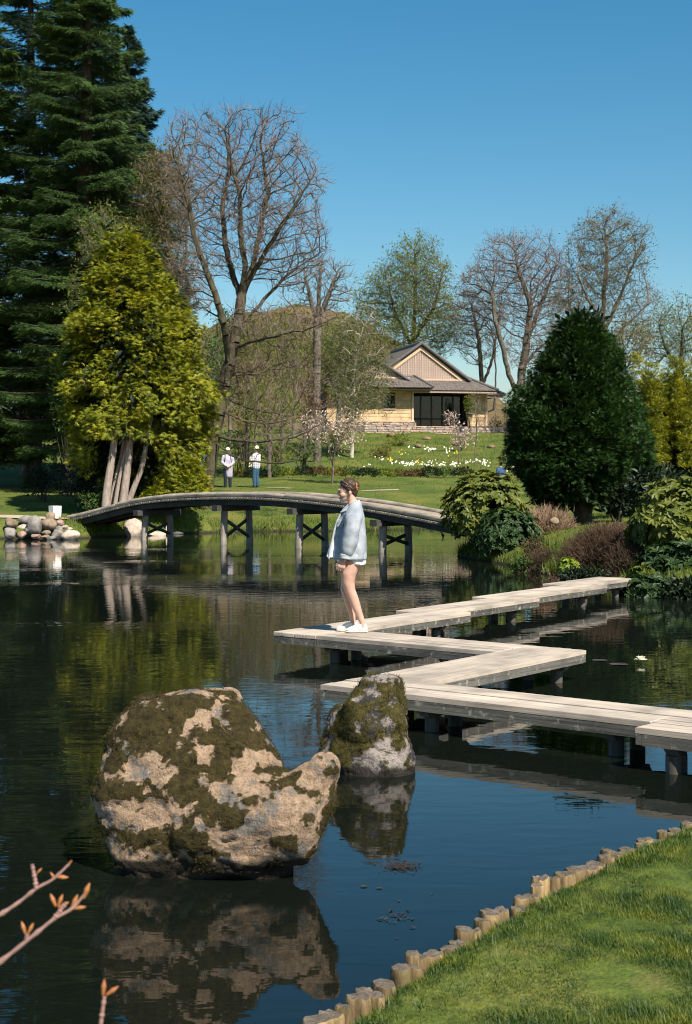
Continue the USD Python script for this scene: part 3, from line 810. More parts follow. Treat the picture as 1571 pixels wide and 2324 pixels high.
rock_px(200, 1207, 60, 40, 50.0, 'rock_dark', 'dark rock under the shaded left end of the bridge')
rock_px(240, 1210, 50, 30, 50.2, 'rock_dark', 'second dark rock in the shade under the bridge, nearer the lit boulders')
rock_px(1258, 1182, 22, 15, 35.5, 'rock_brown', 'brownish rock in the grass left of the dark trunk on the right bank')
# ------------------------------------------------------------------ trees that branch: grown into a crown volume
def grow(trunk, att, step, di, dk, iters=140, up=.05, seed=0, parents=None):
    """Space colonisation: nodes grow from the trunk polylines towards the attraction points."""
    rng = np.random.default_rng(seed)
    nodes, par = [], []
    for line in trunk:
        line = np.asarray(line, float)
        start = -1
        if nodes:
            dd = np.linalg.norm(np.array(nodes) - line[0], axis=1); start = int(dd.argmin())
        for a, b in zip(line[:-1], line[1:]):
            n = max(1, int(round(np.linalg.norm(b - a) / step)))
            for t in range(0 if (start == -1 and not nodes) else 1, n + 1):
                if nodes and t == 0: continue
                q = a + (b - a) * t / n + rng.normal(size=3) * step * .07
                nodes.append(q); par.append(start); start = len(nodes) - 1
    nodes, par = list(map(np.asarray, nodes)), list(par)
    n0 = len(nodes)
    alive = np.asarray(att, float).copy()
    for it in range(iters):
        if len(alive) < 4: break
        N = np.array(nodes)
        d, i = cKDTree(N).query(alive)
        ok = d < di
        if not ok.any(): break
        acc = np.zeros_like(N)
        np.add.at(acc, i[ok], unit(alive[ok] - N[i[ok]]))
        hit = np.unique(i[ok])
        dirs = unit(unit(acc[hit]) + [0, 0, up] + rng.normal(size=(len(hit), 3)) * .16)
        new = N[hit] + dirs * step
        dn, _ = cKDTree(N).query(new)
        keep = dn > step * .35
        if not keep.any(): break
        new, hit = new[keep], hit[keep]
        nodes += list(new); par += list(hit)
        d2, _ = cKDTree(new).query(alive)
        alive = alive[d2 > dk]
    return np.array(nodes), np.array(par), n0

def radii(par, tip, trunk_r, power=2.3):
    r = np.zeros(len(par)); kids = np.zeros(len(par), int)
    for k in range(len(par) - 1, -1, -1):
        v = r[k] if kids[k] else tip ** power
        r[k] = v
        if par[k] >= 0:
            r[par[k]] += v; kids[par[k]] += 1
    r = r ** (1 / power)
    big = r.max()
    s = (r - tip) / max(big - tip, 1e-6)
    return tip + (trunk_r - tip) * np.clip(s, 0, 1), kids

def ellipsoids(rng, specs):
    """Attraction points: (centre, semi-axes, count) each; a little denser near the surface."""
    out = []
    for c, a, n in specs:
        q = unit(rng.normal(size=(n, 3))) * (rng.random((n, 1)) ** (1 / 2.8))
        out.append(np.asarray(c) + q * np.asarray(a) * (1 + .55 * (fbm(unit(q) * 2.1 + len(out) * 7 + n, 2, n) - .5))[:, None])
    return np.vstack(out)

def E(px, py, rx, ry, d, n, rd=None):
    """An ellipsoid of attraction points given in picture units at distance d."""
    s = d / F
    return (P(px, py, d), (rx * s, (rd if rd else max(rx, ry) * .75) * s, ry * s), n)

def branch_tree(t, trunk, specs, bark, twig_mat, seed, step=.35, di=2.2, dk=.55, trunk_r=.3, tip=.012, twigs=2, twig_len=.45, twig_r=.006, up=.38,
                leaves=None, leaf_size=.06, leaf_per=1.0, droop=0.0, leaf_tmpl=LEAF, cluster=.14, iters=140, minz=None, leaf_name='leaves', white=None, power=2.3):
    rng = np.random.default_rng(seed)
    specs = [(c, a, int(n * 2.6)) for c, a, n in specs]
    step, dk = step * .82, dk * .66
    foot = trunk[0][0]
    trunk[0][0] = np.array([foot[0], foot[1], float(ground(foot[0], foot[1])) - .15])
    att = ellipsoids(rng, specs)
    N, par, n0 = grow(trunk, att, step, di, dk, iters, up, seed)
    r, kids = radii(par, tip, trunk_r, power)
    has = np.where(par >= 0)[0]
    a, b = par[has], has
    r0 = np.where(r[b] > .6 * r[a], r[a], r[b] * 1.25); r1 = r[b]
    thick = r1 > tip * 3.2
    segs = [tubes(N[a][thick], N[b][thick], r0[thick], r1[thick], 7), tubes(N[a][~thick], N[b][~thick], r0[~thick], r1[~thick], 3)]
    # split: the leader and the heaviest limbs are the trunk, the rest the branches
    main = r1 > trunk_r * .45
    part(t, 'trunk', tubes(N[a][main], N[b][main], r0[main], r1[main], 9), bark, smooth=60)
    sub = ~main
    if white is not None:
        pass
    th = sub & thick
    part(t, 'branches', cat([tubes(N[a][th], N[b][th], r0[th], r1[th], 5), tubes(N[a][sub & ~thick], N[b][sub & ~thick], r0[sub & ~thick], r1[sub & ~thick], 3)]), bark, smooth=60, kind='stuff')
    # twigs
    fine = np.where(r < tip * 2.6)[0]
    fine = fine[par[fine] >= 0]
    dirs = unit(N[fine] - N[par[fine]])
    idx = np.repeat(np.arange(len(fine)), twigs)
    if len(idx):
        d0 = unit(dirs[idx] * .8 + rng.normal(size=(len(idx), 3)) * .6 + [0, 0, .45 - droop])
        p0 = N[fine][idx] - dirs[idx] * step * rng.random((len(idx), 1))
        L = twig_len * (.4 + .9 * rng.random((len(idx), 1)))
        p1 = p0 + d0 * L * .55
        d1 = unit(d0 + rng.normal(size=d0.shape) * .35 + [0, 0, .12 - droop])
        p2 = p1 + d1 * L * .45
        e0 = p0 + (p1 - p0) * (.35 + .6 * rng.random((len(p0), 1)))
        e1 = e0 + unit(d0 + rng.normal(size=d0.shape) * .7 + [0, 0, -droop]) * L * (.3 + .4 * rng.random((len(p0), 1)))
        q = np.full(len(p0), twig_r)
        part(t, 'twigs', cat([strips(p0, p1, q * 1.1, q * .9, 1), strips(p1, p2, q * .9, q * .5, 2), strips(e0, e1, q * .8, q * .45, 3)]), twig_mat, kind='stuff')
        p1, p2, d1 = np.vstack([p1, e0]), np.vstack([p2, e1]), np.vstack([d1, unit(e1 - e0)])
        if leaves is not None:
            n = int(len(p2) * leaf_per)
            pick = rng.integers(0, len(p2), n)
            tt = rng.random((n, 1))
            pos = p1[pick] * (1 - tt) + p2[pick] * tt + rng.normal(size=(n, 3)) * cluster
            ld = unit(d1[pick] + rng.normal(size=(n, 3)) * .8 - [0, 0, droop])
            upv = unit(rng.normal(size=(n, 3)) + [0, 0, .9])
            part(t, leaf_name, scatter(*leaf_tmpl, pos, ld, upv, leaf_size * (.6 + .8 * rng.random(n))), leaves, kind='stuff')
    return N, r

M['bark_grey'] = mat_bark('bark_grey', (.050, .042, .034), (.17, .145, .115))
M['bark_dark'] = mat_bark('bark_dark', (.030, .025, .020), (.10, .082, .064))
M['bark_moss'] = mat_bark('bark_moss', (.028, .024, .016), (.115, .098, .060))
M['bark_birch'] = mat_bark('bark_birch', (.30, .26, .20), (.62, .55, .44), 3.0)
M['bark_cedar'] = mat_bark('bark_cedar', (.19, .15, .125), (.40, .325, .275), 14.0, .02)
M['twig_red'] = mat_plain('twig_red', (.175, .125, .105), .8, .2, .2, 3.0)
M['twig_grey'] = mat_plain('twig_grey', (.15, .125, .098), .8, .2, .2, 3.0)
M['leaf_spring'] = mat_leaf('leaf_spring', [(0.2, (0.0832, 0.1229, 0.0154)), (0.5, (0.1768, 0.215, 0.0246)), (0.8, (0.3016, 0.3072, 0.0462))], trans=.35)
M['leaf_olive'] = mat_leaf('leaf_olive', [(0.2, (0.081, 0.0816, 0.0156)), (0.5, (0.162, 0.1414, 0.026)), (0.8, (0.252, 0.2175, 0.0494))], trans=.3)
M['leaf_green'] = mat_leaf('leaf_green', [(0.2, (0.037, 0.0706, 0.0143)), (0.5, (0.0756, 0.131, 0.0243)), (0.8, (0.1428, 0.2016, 0.04))], trans=.3)
M['leaf_copper'] = mat_leaf('leaf_copper', [(0.2, (0.105, 0.0585, 0.0364)), (0.5, (0.189, 0.0975, 0.0624)), (0.8, (0.238, 0.1625, 0.065))], trans=.3)
M['leaf_birch'] = mat_leaf('leaf_birch', [(0.2, (0.077, 0.098, 0.0234)), (0.5, (0.147, 0.175, 0.039)), (0.8, (0.224, 0.245, 0.065))], trans=.4)

def line(d, *pts):
    """A limb: (px, py) or (px, py, offset in depth) points at distance d."""
    return [P(p[0], p[1], d + (p[2] if len(p) > 2 else 0)) for p in pts]

# --- the big bare tree leaning over the bridge
t = thing('bare_tree', 'big leafless tree with many rising limbs, leaning right above the bridge', 'tree', P(466, 1112, 57))
branch_tree(t, [
    line(57, (466, 1120), (474, 1068), (488, 990), (503, 910), (520, 828), (538, 745), (548, 680)),
    line(57, (520, 828), (512, 760, -.8), (496, 690, -1.2), (470, 620, -1.4), (445, 550, -1.6), (425, 450, -1.8), (405, 370, -1.6)),
    line(57, (548, 680), (530, 628, .4), (512, 560, .8), (506, 470, 1.2), (520, 380, 1.2), (512, 300, 1.0)),
    line(57, (548, 680), (556, 600, -.3), (545, 520, -.4), (545, 440, -.6), (525, 370, -.6)),
    line(57, (548, 680), (575, 603, .6), (592, 510, 1.0), (608, 445, 1.2), (600, 385, 1.2), (590, 310, 1.0)),
    line(57, (556, 650), (600, 575, -.8), (640, 510, -1.4), (680, 450, -1.8), (712, 395, -2.0)),
    line(57, (538, 745), (590, 690, .8), (650, 625, 1.5), (700, 590, 1.8), (740, 565, 2)),
    line(57, (530, 790), (590, 770, -1.2), (640, 760, -2.0), (700, 745, -2.6), (770, 720, -3)),
    line(57, (488, 990), (530, 999, -.8), (580, 1003, -1.4), (640, 999, -2.0), (700, 980, -2.5), (735, 957, -2.8), (770, 930, -3.0)),
    line(57, (486, 1000), (520, 1030, -1.0), (560, 1048, -1.8), (620, 1052, -2.4), (670, 1048, -2.8)),
    line(57, (505, 900), (560, 925, .6), (610, 935, 1.0), (660, 945, 1.4)),
    line(57, (515, 850), (570, 850, 1.0), (620, 838, 1.6), (680, 830, 2.0)),
    line(57, (500, 930), (555, 955, -1.0), (610, 962, -1.6), (650, 955, -2)),
], [E(555, 430, 185, 205, 57, 1000), E(420, 400, 55, 150, 56, 220), E(640, 560, 120, 110, 57, 330), E(640, 740, 130, 60, 55.5, 60), E(620, 860, 130, 70, 57, 60), E(640, 1000, 120, 45, 55, 40), E(440, 620, 60, 120, 56, 140)],
    M['bark_moss'], M['twig_red'], 3, step=.32, di=2.6, dk=.50, trunk_r=.25, tip=.012, twigs=3, twig_len=.55, twig_r=.0065, up=.55, leaves=M['leaf_copper'], leaf_size=.05, leaf_per=.35, cluster=.03, power=2.5)

t = thing('bare_tree', 'smaller leafless fan-shaped tree right of the big leaning tree', 'tree', P(720, 935, 88))
branch_tree(t, [line(88, (720, 940), (719, 850), (721, 730)), line(88, (721, 735), (705, 680), (690, 620)), line(88, (721, 732), (745, 670), (765, 620)), line(88, (720, 735), (724, 680), (728, 610))],
    [E(730, 650, 72, 72, 88, 420)], M['bark_grey'], M['twig_grey'], 5, step=.36, di=2.6, dk=.55, trunk_r=.24, tip=.016, twigs=3, twig_len=.6, twig_r=.010, leaves=M['leaf_copper'], leaf_size=.06, leaf_per=.25)

t = thing('birch_tree', 'slender white-stemmed birch leaning left of the house, fresh pale leaves', 'tree', P(800, 900, 92))
branch_tree(t, [line(92, (798, 905), (803, 850), (809, 790), (826, 740), (845, 712), (860, 690))],
    [E(815, 790, 62, 100, 92, 380), E(845, 860, 42, 70, 92, 170), E(800, 890, 48, 62, 91, 160)], M['bark_birch'], M['twig_grey'], 6, step=.36, di=2.6, dk=.6, trunk_r=.13, tip=.012, twigs=3, twig_len=.9, twig_r=.007, droop=.55,
    leaves=M['leaf_birch'], leaf_size=.15, leaf_per=2.2, cluster=.12)

t = thing('beech_tree', 'broad tree in pale green young leaf rising behind the house roof', 'tree', P(935, 850, 142))
branch_tree(t, [line(142, (935, 900), (938, 800), (942, 700), (945, 610), (940, 570)), line(142, (938, 790), (900, 720, 2), (880, 640, 2)), line(142, (940, 770), (985, 700, -2), (1005, 620, -2))],
    [E(942, 668, 92, 118, 142, 700), E(880, 700, 55, 80, 143, 180), E(838, 690, 42, 55, 145, 130), E(1005, 740, 48, 80, 141, 180), E(930, 770, 80, 50, 141, 200)], M['bark_dark'], M['twig_grey'], 7, step=.55, di=4.0, dk=.95, trunk_r=.34, tip=.020, twigs=3, twig_len=1.1, twig_r=.012,
    leaves=M['leaf_spring'], leaf_size=.22, leaf_per=2.6, cluster=.25)

t = thing('bare_tree', 'tall forked leafless tree with reddish buds behind the house, its round crown tallest there', 'tree', P(1176, 950, 132))
branch_tree(t, [line(132, (1176, 955), (1178, 900), (1186, 840), (1196, 770), (1204, 700), (1205, 640)), line(132, (1178, 905), (1155, 850, -1), (1142, 790, -1.5), (1125, 730, -2), (1118, 660, -2)),
     line(132, (1196, 770), (1225, 700, 1.5), (1250, 640, 2), (1265, 590, 2)), line(132, (1186, 840), (1212, 800, 2), (1250, 770, 3)), line(132, (1204, 690), (1180, 620), (1170, 570))],
    [E(1178, 640, 122, 115, 132, 950), E(1085, 680, 55, 80, 134, 200), E(1270, 690, 55, 85, 133, 200), E(1215, 790, 80, 60, 132, 200)], M['bark_grey'], M['twig_red'], 8, step=.5, di=4.0, dk=.8, trunk_r=.42, tip=.020, twigs=3, twig_len=1.0, twig_r=.011,
    leaves=M['leaf_copper'], leaf_size=.13, leaf_per=.8, cluster=.10)

t = thing('bare_tree', 'two-stemmed dark leafless tree just right of the house gable', 'tree', P(1092, 930, 140))
branch_tree(t, [line(140, (1092, 940), (1094, 870), (1090, 800), (1082, 740), (1070, 690)), line(140, (1094, 880), (1116, 820, 1), (1128, 760, 1), (1134, 700, 1)), line(140, (1120, 940, 3), (1126, 860, 3), (1124, 790, 3), (1110, 720, 3))],
    [E(1085, 740, 70, 95, 140, 380), E(1045, 730, 45, 70, 141, 150)], M['bark_dark'], M['twig_grey'], 9, step=.5, di=4.0, dk=.85, trunk_r=.26, tip=.018, twigs=3, twig_len=1.0, twig_r=.012, leaves=M['leaf_olive'], leaf_size=.13, leaf_per=.5, cluster=.1)

t = thing('tall_tree', 'tallest loose tree at right with thin olive spring leaves, behind the round dark conifer', 'tree', P(1385, 1010, 112))
branch_tree(t, [line(112, (1372, 1000), (1370, 850), (1368, 760), (1372, 660), (1378, 580), (1372, 510)), line(112, (1370, 760), (1400, 690, 1.5), (1430, 620, 2), (1445, 570, 2)), line(112, (1369, 740), (1335, 680, -1.5), (1310, 620, -2)),
      line(112, (1370, 800), (1420, 740, -1.5), (1470, 690, -2)), line(112, (1370, 820), (1320, 740, 1), (1290, 690, 1))],
    [E(1380, 590, 98, 118, 112, 820), E(1330, 690, 90, 85, 112, 340), E(1455, 710, 60, 65, 112, 260)], M['bark_grey'], M['twig_grey'], 10, step=.45, di=3.6, dk=.75, trunk_r=.28, tip=.016, twigs=3, twig_len=.9, twig_r=.010,
    leaves=M['leaf_olive'], leaf_size=.15, leaf_per=1.3, cluster=.12)

t = thing('leafy_tree', 'green leafy tree cut by the right edge of the picture above the golden yew', 'tree', P(1545, 1020, 100))
branch_tree(t, [line(100, (1548, 1010), (1545, 850), (1550, 740)), line(100, (1546, 850), (1510, 790, 1), (1495, 740, 1))],
    [E(1550, 770, 62, 85, 100, 420), E(1480, 790, 45, 50, 101, 140)], M['bark_dark'], M['twig_grey'], 12, step=.45, di=3.4, dk=.75, trunk_r=.2, tip=.016, twigs=3, twig_len=.8, twig_r=.010, leaves=M['leaf_spring'], leaf_size=.16, leaf_per=2.2, cluster=.2)

t = thing('scrub_tree', 'low twiggy olive tree filling the gap between the round conifer and the golden yew', 'tree', P(1420, 1010, 90))
branch_tree(t, [line(90, (1420, 1020), (1420, 900), (1415, 800))], [E(1420, 790, 75, 60, 90, 320)], M['bark_grey'], M['twig_grey'], 13, step=.4, di=3, dk=.65, trunk_r=.15, tip=.015, twigs=3, twig_len=.8, twig_r=.010, leaves=M['leaf_olive'], leaf_size=.16, leaf_per=2, cluster=.16)

# --- loosely leaved trees between the giant conifers and the bare tree
t = thing('olive_tree', 'loose brownish olive tree in front of the dark conifers, left of the leaning tree', 'tree', P(395, 1090, 63))
branch_tree(t, [line(63, (398, 1100), (396, 900), (392, 760), (388, 620), (375, 480), (365, 400)), line(63, (392, 700), (420, 600), (425, 500)), line(63, (388, 640), (345, 560), (320, 480))],
    [E(372, 470, 72, 140, 63, 620), E(400, 640, 55, 90, 63, 220), E(330, 560, 60, 70, 63, 180)], M['bark_grey'], M['twig_grey'], 14, step=.34, di=2.6, dk=.5, trunk_r=.16, tip=.012, twigs=4, twig_len=.55, twig_r=.007,
    leaves=M['leaf_olive'], leaf_size=.12, leaf_per=2, cluster=.12)
t = thing('leafy_tree', 'mid-green leafy tree just above and behind the yellow-green thuja', 'tree', P(250, 1090, 57.5))
branch_tree(t, [line(57.5, (235, 1100), (238, 900), (245, 760), (250, 640), (245, 560)), line(57.5, (245, 720), (290, 640), (315, 580))],
    [E(240, 570, 60, 90, 57.5, 420), E(290, 580, 75, 70, 57.5, 300), E(200, 700, 50, 90, 57.5, 260)], M['bark_grey'], M['twig_grey'], 15, step=.32, di=2.5, dk=.46, trunk_r=.13, tip=.010, twigs=3, twig_len=.45, twig_r=.006,
    leaves=M['leaf_spring'], leaf_size=.095, leaf_per=2.6, cluster=.14, leaf_tmpl=BROAD)

# --- scrubby trees on the slope behind the lawn
for k, (px, py, rx, ry, base, d, lf, lp, lab) in enumerate([
    (560, 860, 55, 95, 1010, 78, 'leaf_olive', 1.6, 'brown-olive scrub tree on the slope behind the two visitors'),
    (640, 800, 70, 80, 1000, 88, 'leaf_spring', 1.5, 'greenish scrub tree on the slope below the moor hill'),
    (700, 850, 60, 70, 1000, 94, 'leaf_olive', 1.1, 'grey-brown scrub tree left of the birch, in front of the fan-shaped tree'),
    (765, 830, 50, 80, 990, 98, 'leaf_birch', 1.4, 'pale green scrub tree beside the birch stem'),
    (610, 930, 80, 55, 1020, 76, 'leaf_spring', 1.5, 'low green bush-like tree on the slope behind the low mossy limb'),
    (800, 900, 45, 60, 985, 104, 'leaf_copper', 1.1, 'reddish brown scrub tree in front of the house\'s left corner'),
    (520, 790, 45, 90, 1010, 84, 'leaf_green', 1.6, 'dark green scrub tree right behind the leaning trunk'),
    (580, 770, 60, 60, 1010, 100, 'leaf_olive', 1.6, 'tall olive scrub tree high on the slope under the moor hill'),
    (665, 740, 55, 50, 1005, 108, 'leaf_olive', 1.4, 'brown scrub tree just left of the fan-shaped tree\'s trunk'),
    (770, 770, 55, 55, 1000, 110, 'leaf_spring', 1.6, 'yellow-green scrub tree between the fan-shaped tree and the birch'),
    (480, 860, 40, 110, 1040, 70, 'leaf_green', 1.8, 'dark green scrub tree between the thuja and the leaning trunk'),
    (735, 800, 45, 60, 1000, 116, 'leaf_green', 1.6, 'darker green scrub tree far up the slope behind the birch'),
    (690, 925, 60, 40, 1010, 80, 'leaf_copper', .9, 'rust-brown bush-like tree behind the blossoming magnolia')]):
    t = thing('scrub_tree', lab, 'tree', P(px, base, d))
    branch_tree(t, [line(d, (px, base + 12), (px + 3, (base + py) / 2), (px, py)), line(d, (px + 2, (base + py) / 2), (px + rx * .5, py - ry * .2)), line(d, (px + 2, (base + py) / 2), (px - rx * .5, py - ry * .1))],
        [E(px, py, rx, ry, d, 240)], M['bark_grey'], M['twig_grey'], 40 + k, step=.34, di=3, dk=.55, trunk_r=.11, tip=.012, twigs=2, twig_len=.6, twig_r=.006, leaves=M[lf], leaf_size=.15, leaf_per=lp * 2.4, cluster=.18)

# ------------------------------------------------------------------ conifers
TUFT = (np.array([[0, 0, 0], [.55, .10, .04], [1, .0, -.10], [.5, -.10, .04], [.30, .32, -.02], [.62, .42, -.10], [.30, -.32, -.02], [.62, -.42, -.10]]), np.array([[0, 2, 1], [0, 3, 2], [0, 5, 4], [0, 6, 7]])[[0, 2, 3]])
M['needle_dark'] = mat_leaf('needle_dark', [(0.2, (0.023, 0.0507, 0.0134)), (0.5, (0.0576, 0.1044, 0.0242)), (0.8, (0.1296, 0.1715, 0.0376))], rough=.6, trans=.15, spec=.25, clump=.9)
M['needle_blue'] = mat_leaf('needle_blue', [(0.2, (0.0144, 0.0325, 0.0192)), (0.5, (0.0264, 0.0562, 0.0312)), (0.8, (0.0504, 0.0825, 0.0408))], rough=.6, trans=.1, spec=.25, clump=.9)
M['thuja_gold'] = mat_leaf('thuja_gold', [(0.15, (0.0633, 0.0911, 0.0096)), (0.4, (0.2056, 0.2202, 0.0144)), (0.6, (0.3636, 0.3189, 0.0192)), (0.85, (0.5218, 0.3797, 0.0264))], rough=.55, trans=.25, clump=1.3)
M['cypress_green'] = mat_leaf('cypress_green', [(0.2, (0.0104, 0.0309, 0.0068)), (0.5, (0.031, 0.0737, 0.0117)), (0.8, (0.0982, 0.1486, 0.0214))], rough=.5, trans=.15, clump=3.0)
M['yew_gold'] = mat_leaf('yew_gold', [(0.2, (0.0888, 0.1156, 0.0131)), (0.5, (0.3016, 0.2943, 0.0232)), (0.85, (0.5324, 0.452, 0.0407))], rough=.55, trans=.25, clump=2.5)
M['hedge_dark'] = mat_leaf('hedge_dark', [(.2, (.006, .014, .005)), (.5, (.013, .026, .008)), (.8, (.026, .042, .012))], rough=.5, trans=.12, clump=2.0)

def layered_conifer(t, base, top, rfun, n_br, mat, seed, plate=.5, per=26, size=.34, z_lo=.1, droop=.25, tmpl=NEEDLE, hang=.35):
    """Tiers of long boughs carrying flat, drooping sprays."""
    rng = np.random.default_rng(seed)
    base, top = np.asarray(base, float), np.asarray(top, float)
    Hh = np.linalg.norm(top - base)
    pos, dr, up = [], [], []
    b0, b1, rr0, rr1 = [], [], [], []
    for k in range(n_br):
        tz = z_lo + (1 - z_lo) * (k + rng.random()) / n_br
        L = rfun(tz) * (.65 + .5 * rng.random())
        az = rng.random() * 2 * np.pi
        o = base + (top - base) * tz
        h = np.array([math.cos(az), math.sin(az), 0]); lat = np.array([-h[1], h[0], 0])
        s = np.linspace(0, 1, 6)
        dz = -droop * L * s ** 1.5 + .16 * L * s ** 3
        pts = o + h * (s * L)[:, None] + np.array([0, 0, 1]) * dz[:, None]
        b0.append(pts[:-1]); b1.append(pts[1:]); q = .012 + .02 * L * (1 - s) * .5; rr0.append(q[:-1]); rr1.append(q[1:])
        n = int(per * (L + .4))
        u = rng.random(n) ** .7 * .95 + .07
        c = np.stack([np.interp(u, s, pts[:, j]) for j in range(3)], 1)
        wid = plate * L * .5 * np.sin(np.clip(u, 0, 1) * np.pi * .85 + .25)
        lo = (rng.random(n) * 2 - 1) * wid
        c = c + lat * lo[:, None] - np.array([0, 0, 1]) * (np.abs(lo) * .25 + rng.random(n) * hang * L * .12)[:, None]
        side = np.sign(lo)[:, None]
        pos.append(c); dr.append(h * .75 + lat * side * (.35 + .5 * rng.random((n, 1))) + [0, 0, -.35] * rng.random((n, 1)) + rng.normal(size=(n, 3)) * .22)
        up.append(np.array([0, 0, 1.0]) + rng.normal(size=(n, 3)) * .35)
    pos, dr, up = np.vstack(pos), np.vstack(dr), np.vstack(up)
    part(t, 'trunk', tube_path([base - [0, 0, .5], base * .5 + top * .5, top], [Hh * .021, Hh * .012, .03], 10), M['bark_dark'], smooth=50)
    part(t, 'boughs', tubes(np.vstack(b0), np.vstack(b1), np.concatenate(rr0), np.concatenate(rr1), 4), M['bark_dark'], kind='stuff')
    part(t, 'needles', scatter(*tmpl, pos, dr, up, size * (.6 + .8 * rng.random(len(pos)))), mat, kind='stuff')

def clumped_crown(t, axis_pts, rfun, n_clump, per, mat, seed, clump_r=.3, size=.2, hang=.3, tmpl=SPRAY, inner=.35, lump=.18, squash=1.0, name='foliage', outward=.9, skip=None):
    """Foliage of lumpy clumps over a crown whose radius follows rfun along the axis."""
    rng = np.random.default_rng(seed)
    axis_pts = np.asarray(axis_pts, float)
    tz = rng.random(n_clump * 3)
    w = np.array([rfun(q) for q in tz]); keep = rng.random(len(tz)) < w / w.max()
    tz, w = tz[keep][:n_clump], w[keep][:n_clump]
    az = rng.random(len(tz)) * 2 * np.pi
    o = np.stack([np.interp(tz, np.linspace(0, 1, len(axis_pts)), axis_pts[:, j]) for j in range(3)], 1)
    h = np.stack([np.cos(az), np.sin(az) * squash, 0 * az], 1)
    lum = 1 + lump * 2 * (fbm(np.c_[h * 1.7, tz * 7], 3, seed)[:] - .5) if False else 1 + lump * 2 * (fbm(np.stack([h[:, 0] * 2.0, h[:, 1] * 2.0, tz * 9], -1), 3, seed) - .5)
    depth = 1 - inner * rng.random(len(tz)) ** 2.5
    c = o + h * (w * lum * depth)[:, None]
    if skip is not None:
        ok = ~skip(c); c, h, tz, w = c[ok], h[ok], tz[ok], w[ok]
    tilt = np.array([(rfun(min(q + .04, 1)) - rfun(max(q - .04, 0))) for q in tz]) / (.08 * np.linalg.norm(axis_pts[-1] - axis_pts[0]))
    nrm = unit(h - np.array([0, 0, 1]) * tilt[:, None] * .8)
    idx = np.repeat(np.arange(len(c)), per)
    cr = clump_r * (.6 + .8 * rng.random(len(c)))
    off = ball(rng, len(idx)) * cr[idx][:, None] * np.array([1, 1, .85])
    off = off - nrm[idx] * np.maximum(0, -(off * nrm[idx]).sum(1, keepdims=True)) * .5
    pos = c[idx] + off
    d = unit(nrm[idx] * outward + off / cr[idx][:, None] * .7 + rng.normal(size=off.shape) * .35 + [0, 0, -hang])
    up = unit(nrm[idx] * .5 + [0, 0, 1.0] + rng.normal(size=off.shape) * .5)
    return part(t, name, scatter(*tmpl, pos, d, up, size * (.55 + .9 * rng.random(len(idx)))), mat, kind='stuff')

def prof(*pts):
    a = np.array(pts, float)
    return lambda q: float(np.interp(q, a[:, 0], a[:, 1]))

# the giant dark conifers at the left, their tops out of the picture
d = 64
t = thing('giant_conifer', 'giant dark green conifer with layered drooping boughs at left, top out of frame', 'tree', (*P(185, 1110, d)[:2], 1.4))
b = np.array([*P(185, 1110, d)[:2], 1.3])
layered_conifer(t, b, b + [.3, 0, 26.5], prof((0, 3.4), (.25, 3.7), (.45, 3.3), (.65, 2.5), (.8, 1.7), (1, .2)), 300, M['needle_dark'], 61, plate=.75, per=120, size=.27, z_lo=.08, droop=.22, tmpl=TUFT)
d = 73
t = thing('giant_conifer', 'tall blue-green conifer behind the layered one, pointed tip just inside the frame', 'tree', (*P(300, 1100, d)[:2], 1.6))
b = np.array([*P(296, 1100, d)[:2], 1.5])
layered_conifer(t, b, np.array([*P(290, 60, d)]), prof((0, 3.0), (.3, 3.0), (.55, 2.5), (.75, 1.7), (.9, .95), (1, .1)), 250, M['needle_blue'], 62, plate=.8, per=95, size=.32, tmpl=TUFT, z_lo=.1, droop=-.12, hang=.2)
d = 78
t = thing('giant_conifer', 'dark conifer at the very left edge behind the layered one, top out of frame', 'tree', (*P(70, 1100, d)[:2], 1.8))
b = np.array([*P(70, 1100, d)[:2], 1.7])
layered_conifer(t, b, b + [0, 0, 30], prof((0, 3.2), (.4, 3.0), (.7, 2.2), (1, .6)), 240, M['needle_blue'], 63, plate=.8, per=60, size=.4, tmpl=TUFT, z_lo=.08, droop=.05)
d = 76
t = thing('giant_conifer', 'dark conifer between the two tallest ones, filling the sky gap at the top', 'tree', (*P(215, 1100, d)[:2], 1.7))
b = np.array([*P(205, 1100, d)[:2], 1.7])
layered_conifer(t, b, b + [0, 0, 30], prof((0, 2.6), (.5, 2.5), (.75, 1.9), (.9, 1.2), (1, .3)), 220, M['needle_blue'], 64, plate=.8, per=60, size=.4, tmpl=TUFT, z_lo=.2, droop=.05)

d = 66
t = thing('giant_conifer', 'dark conifer just outside the left edge, seen mostly by its reflection in the pond', 'tree', (*P(-70, 1100, d)[:2], 1.4))
b = np.array([*P(-75, 1100, d)[:2], 1.3])
layered_conifer(t, b, b + [0, 0, 27], prof((0, 3.2), (.4, 3.2), (.7, 2.2), (1, .3)), 230, M['needle_dark'], 65, plate=.8, per=44, size=.5, z_lo=.05, droop=.1)

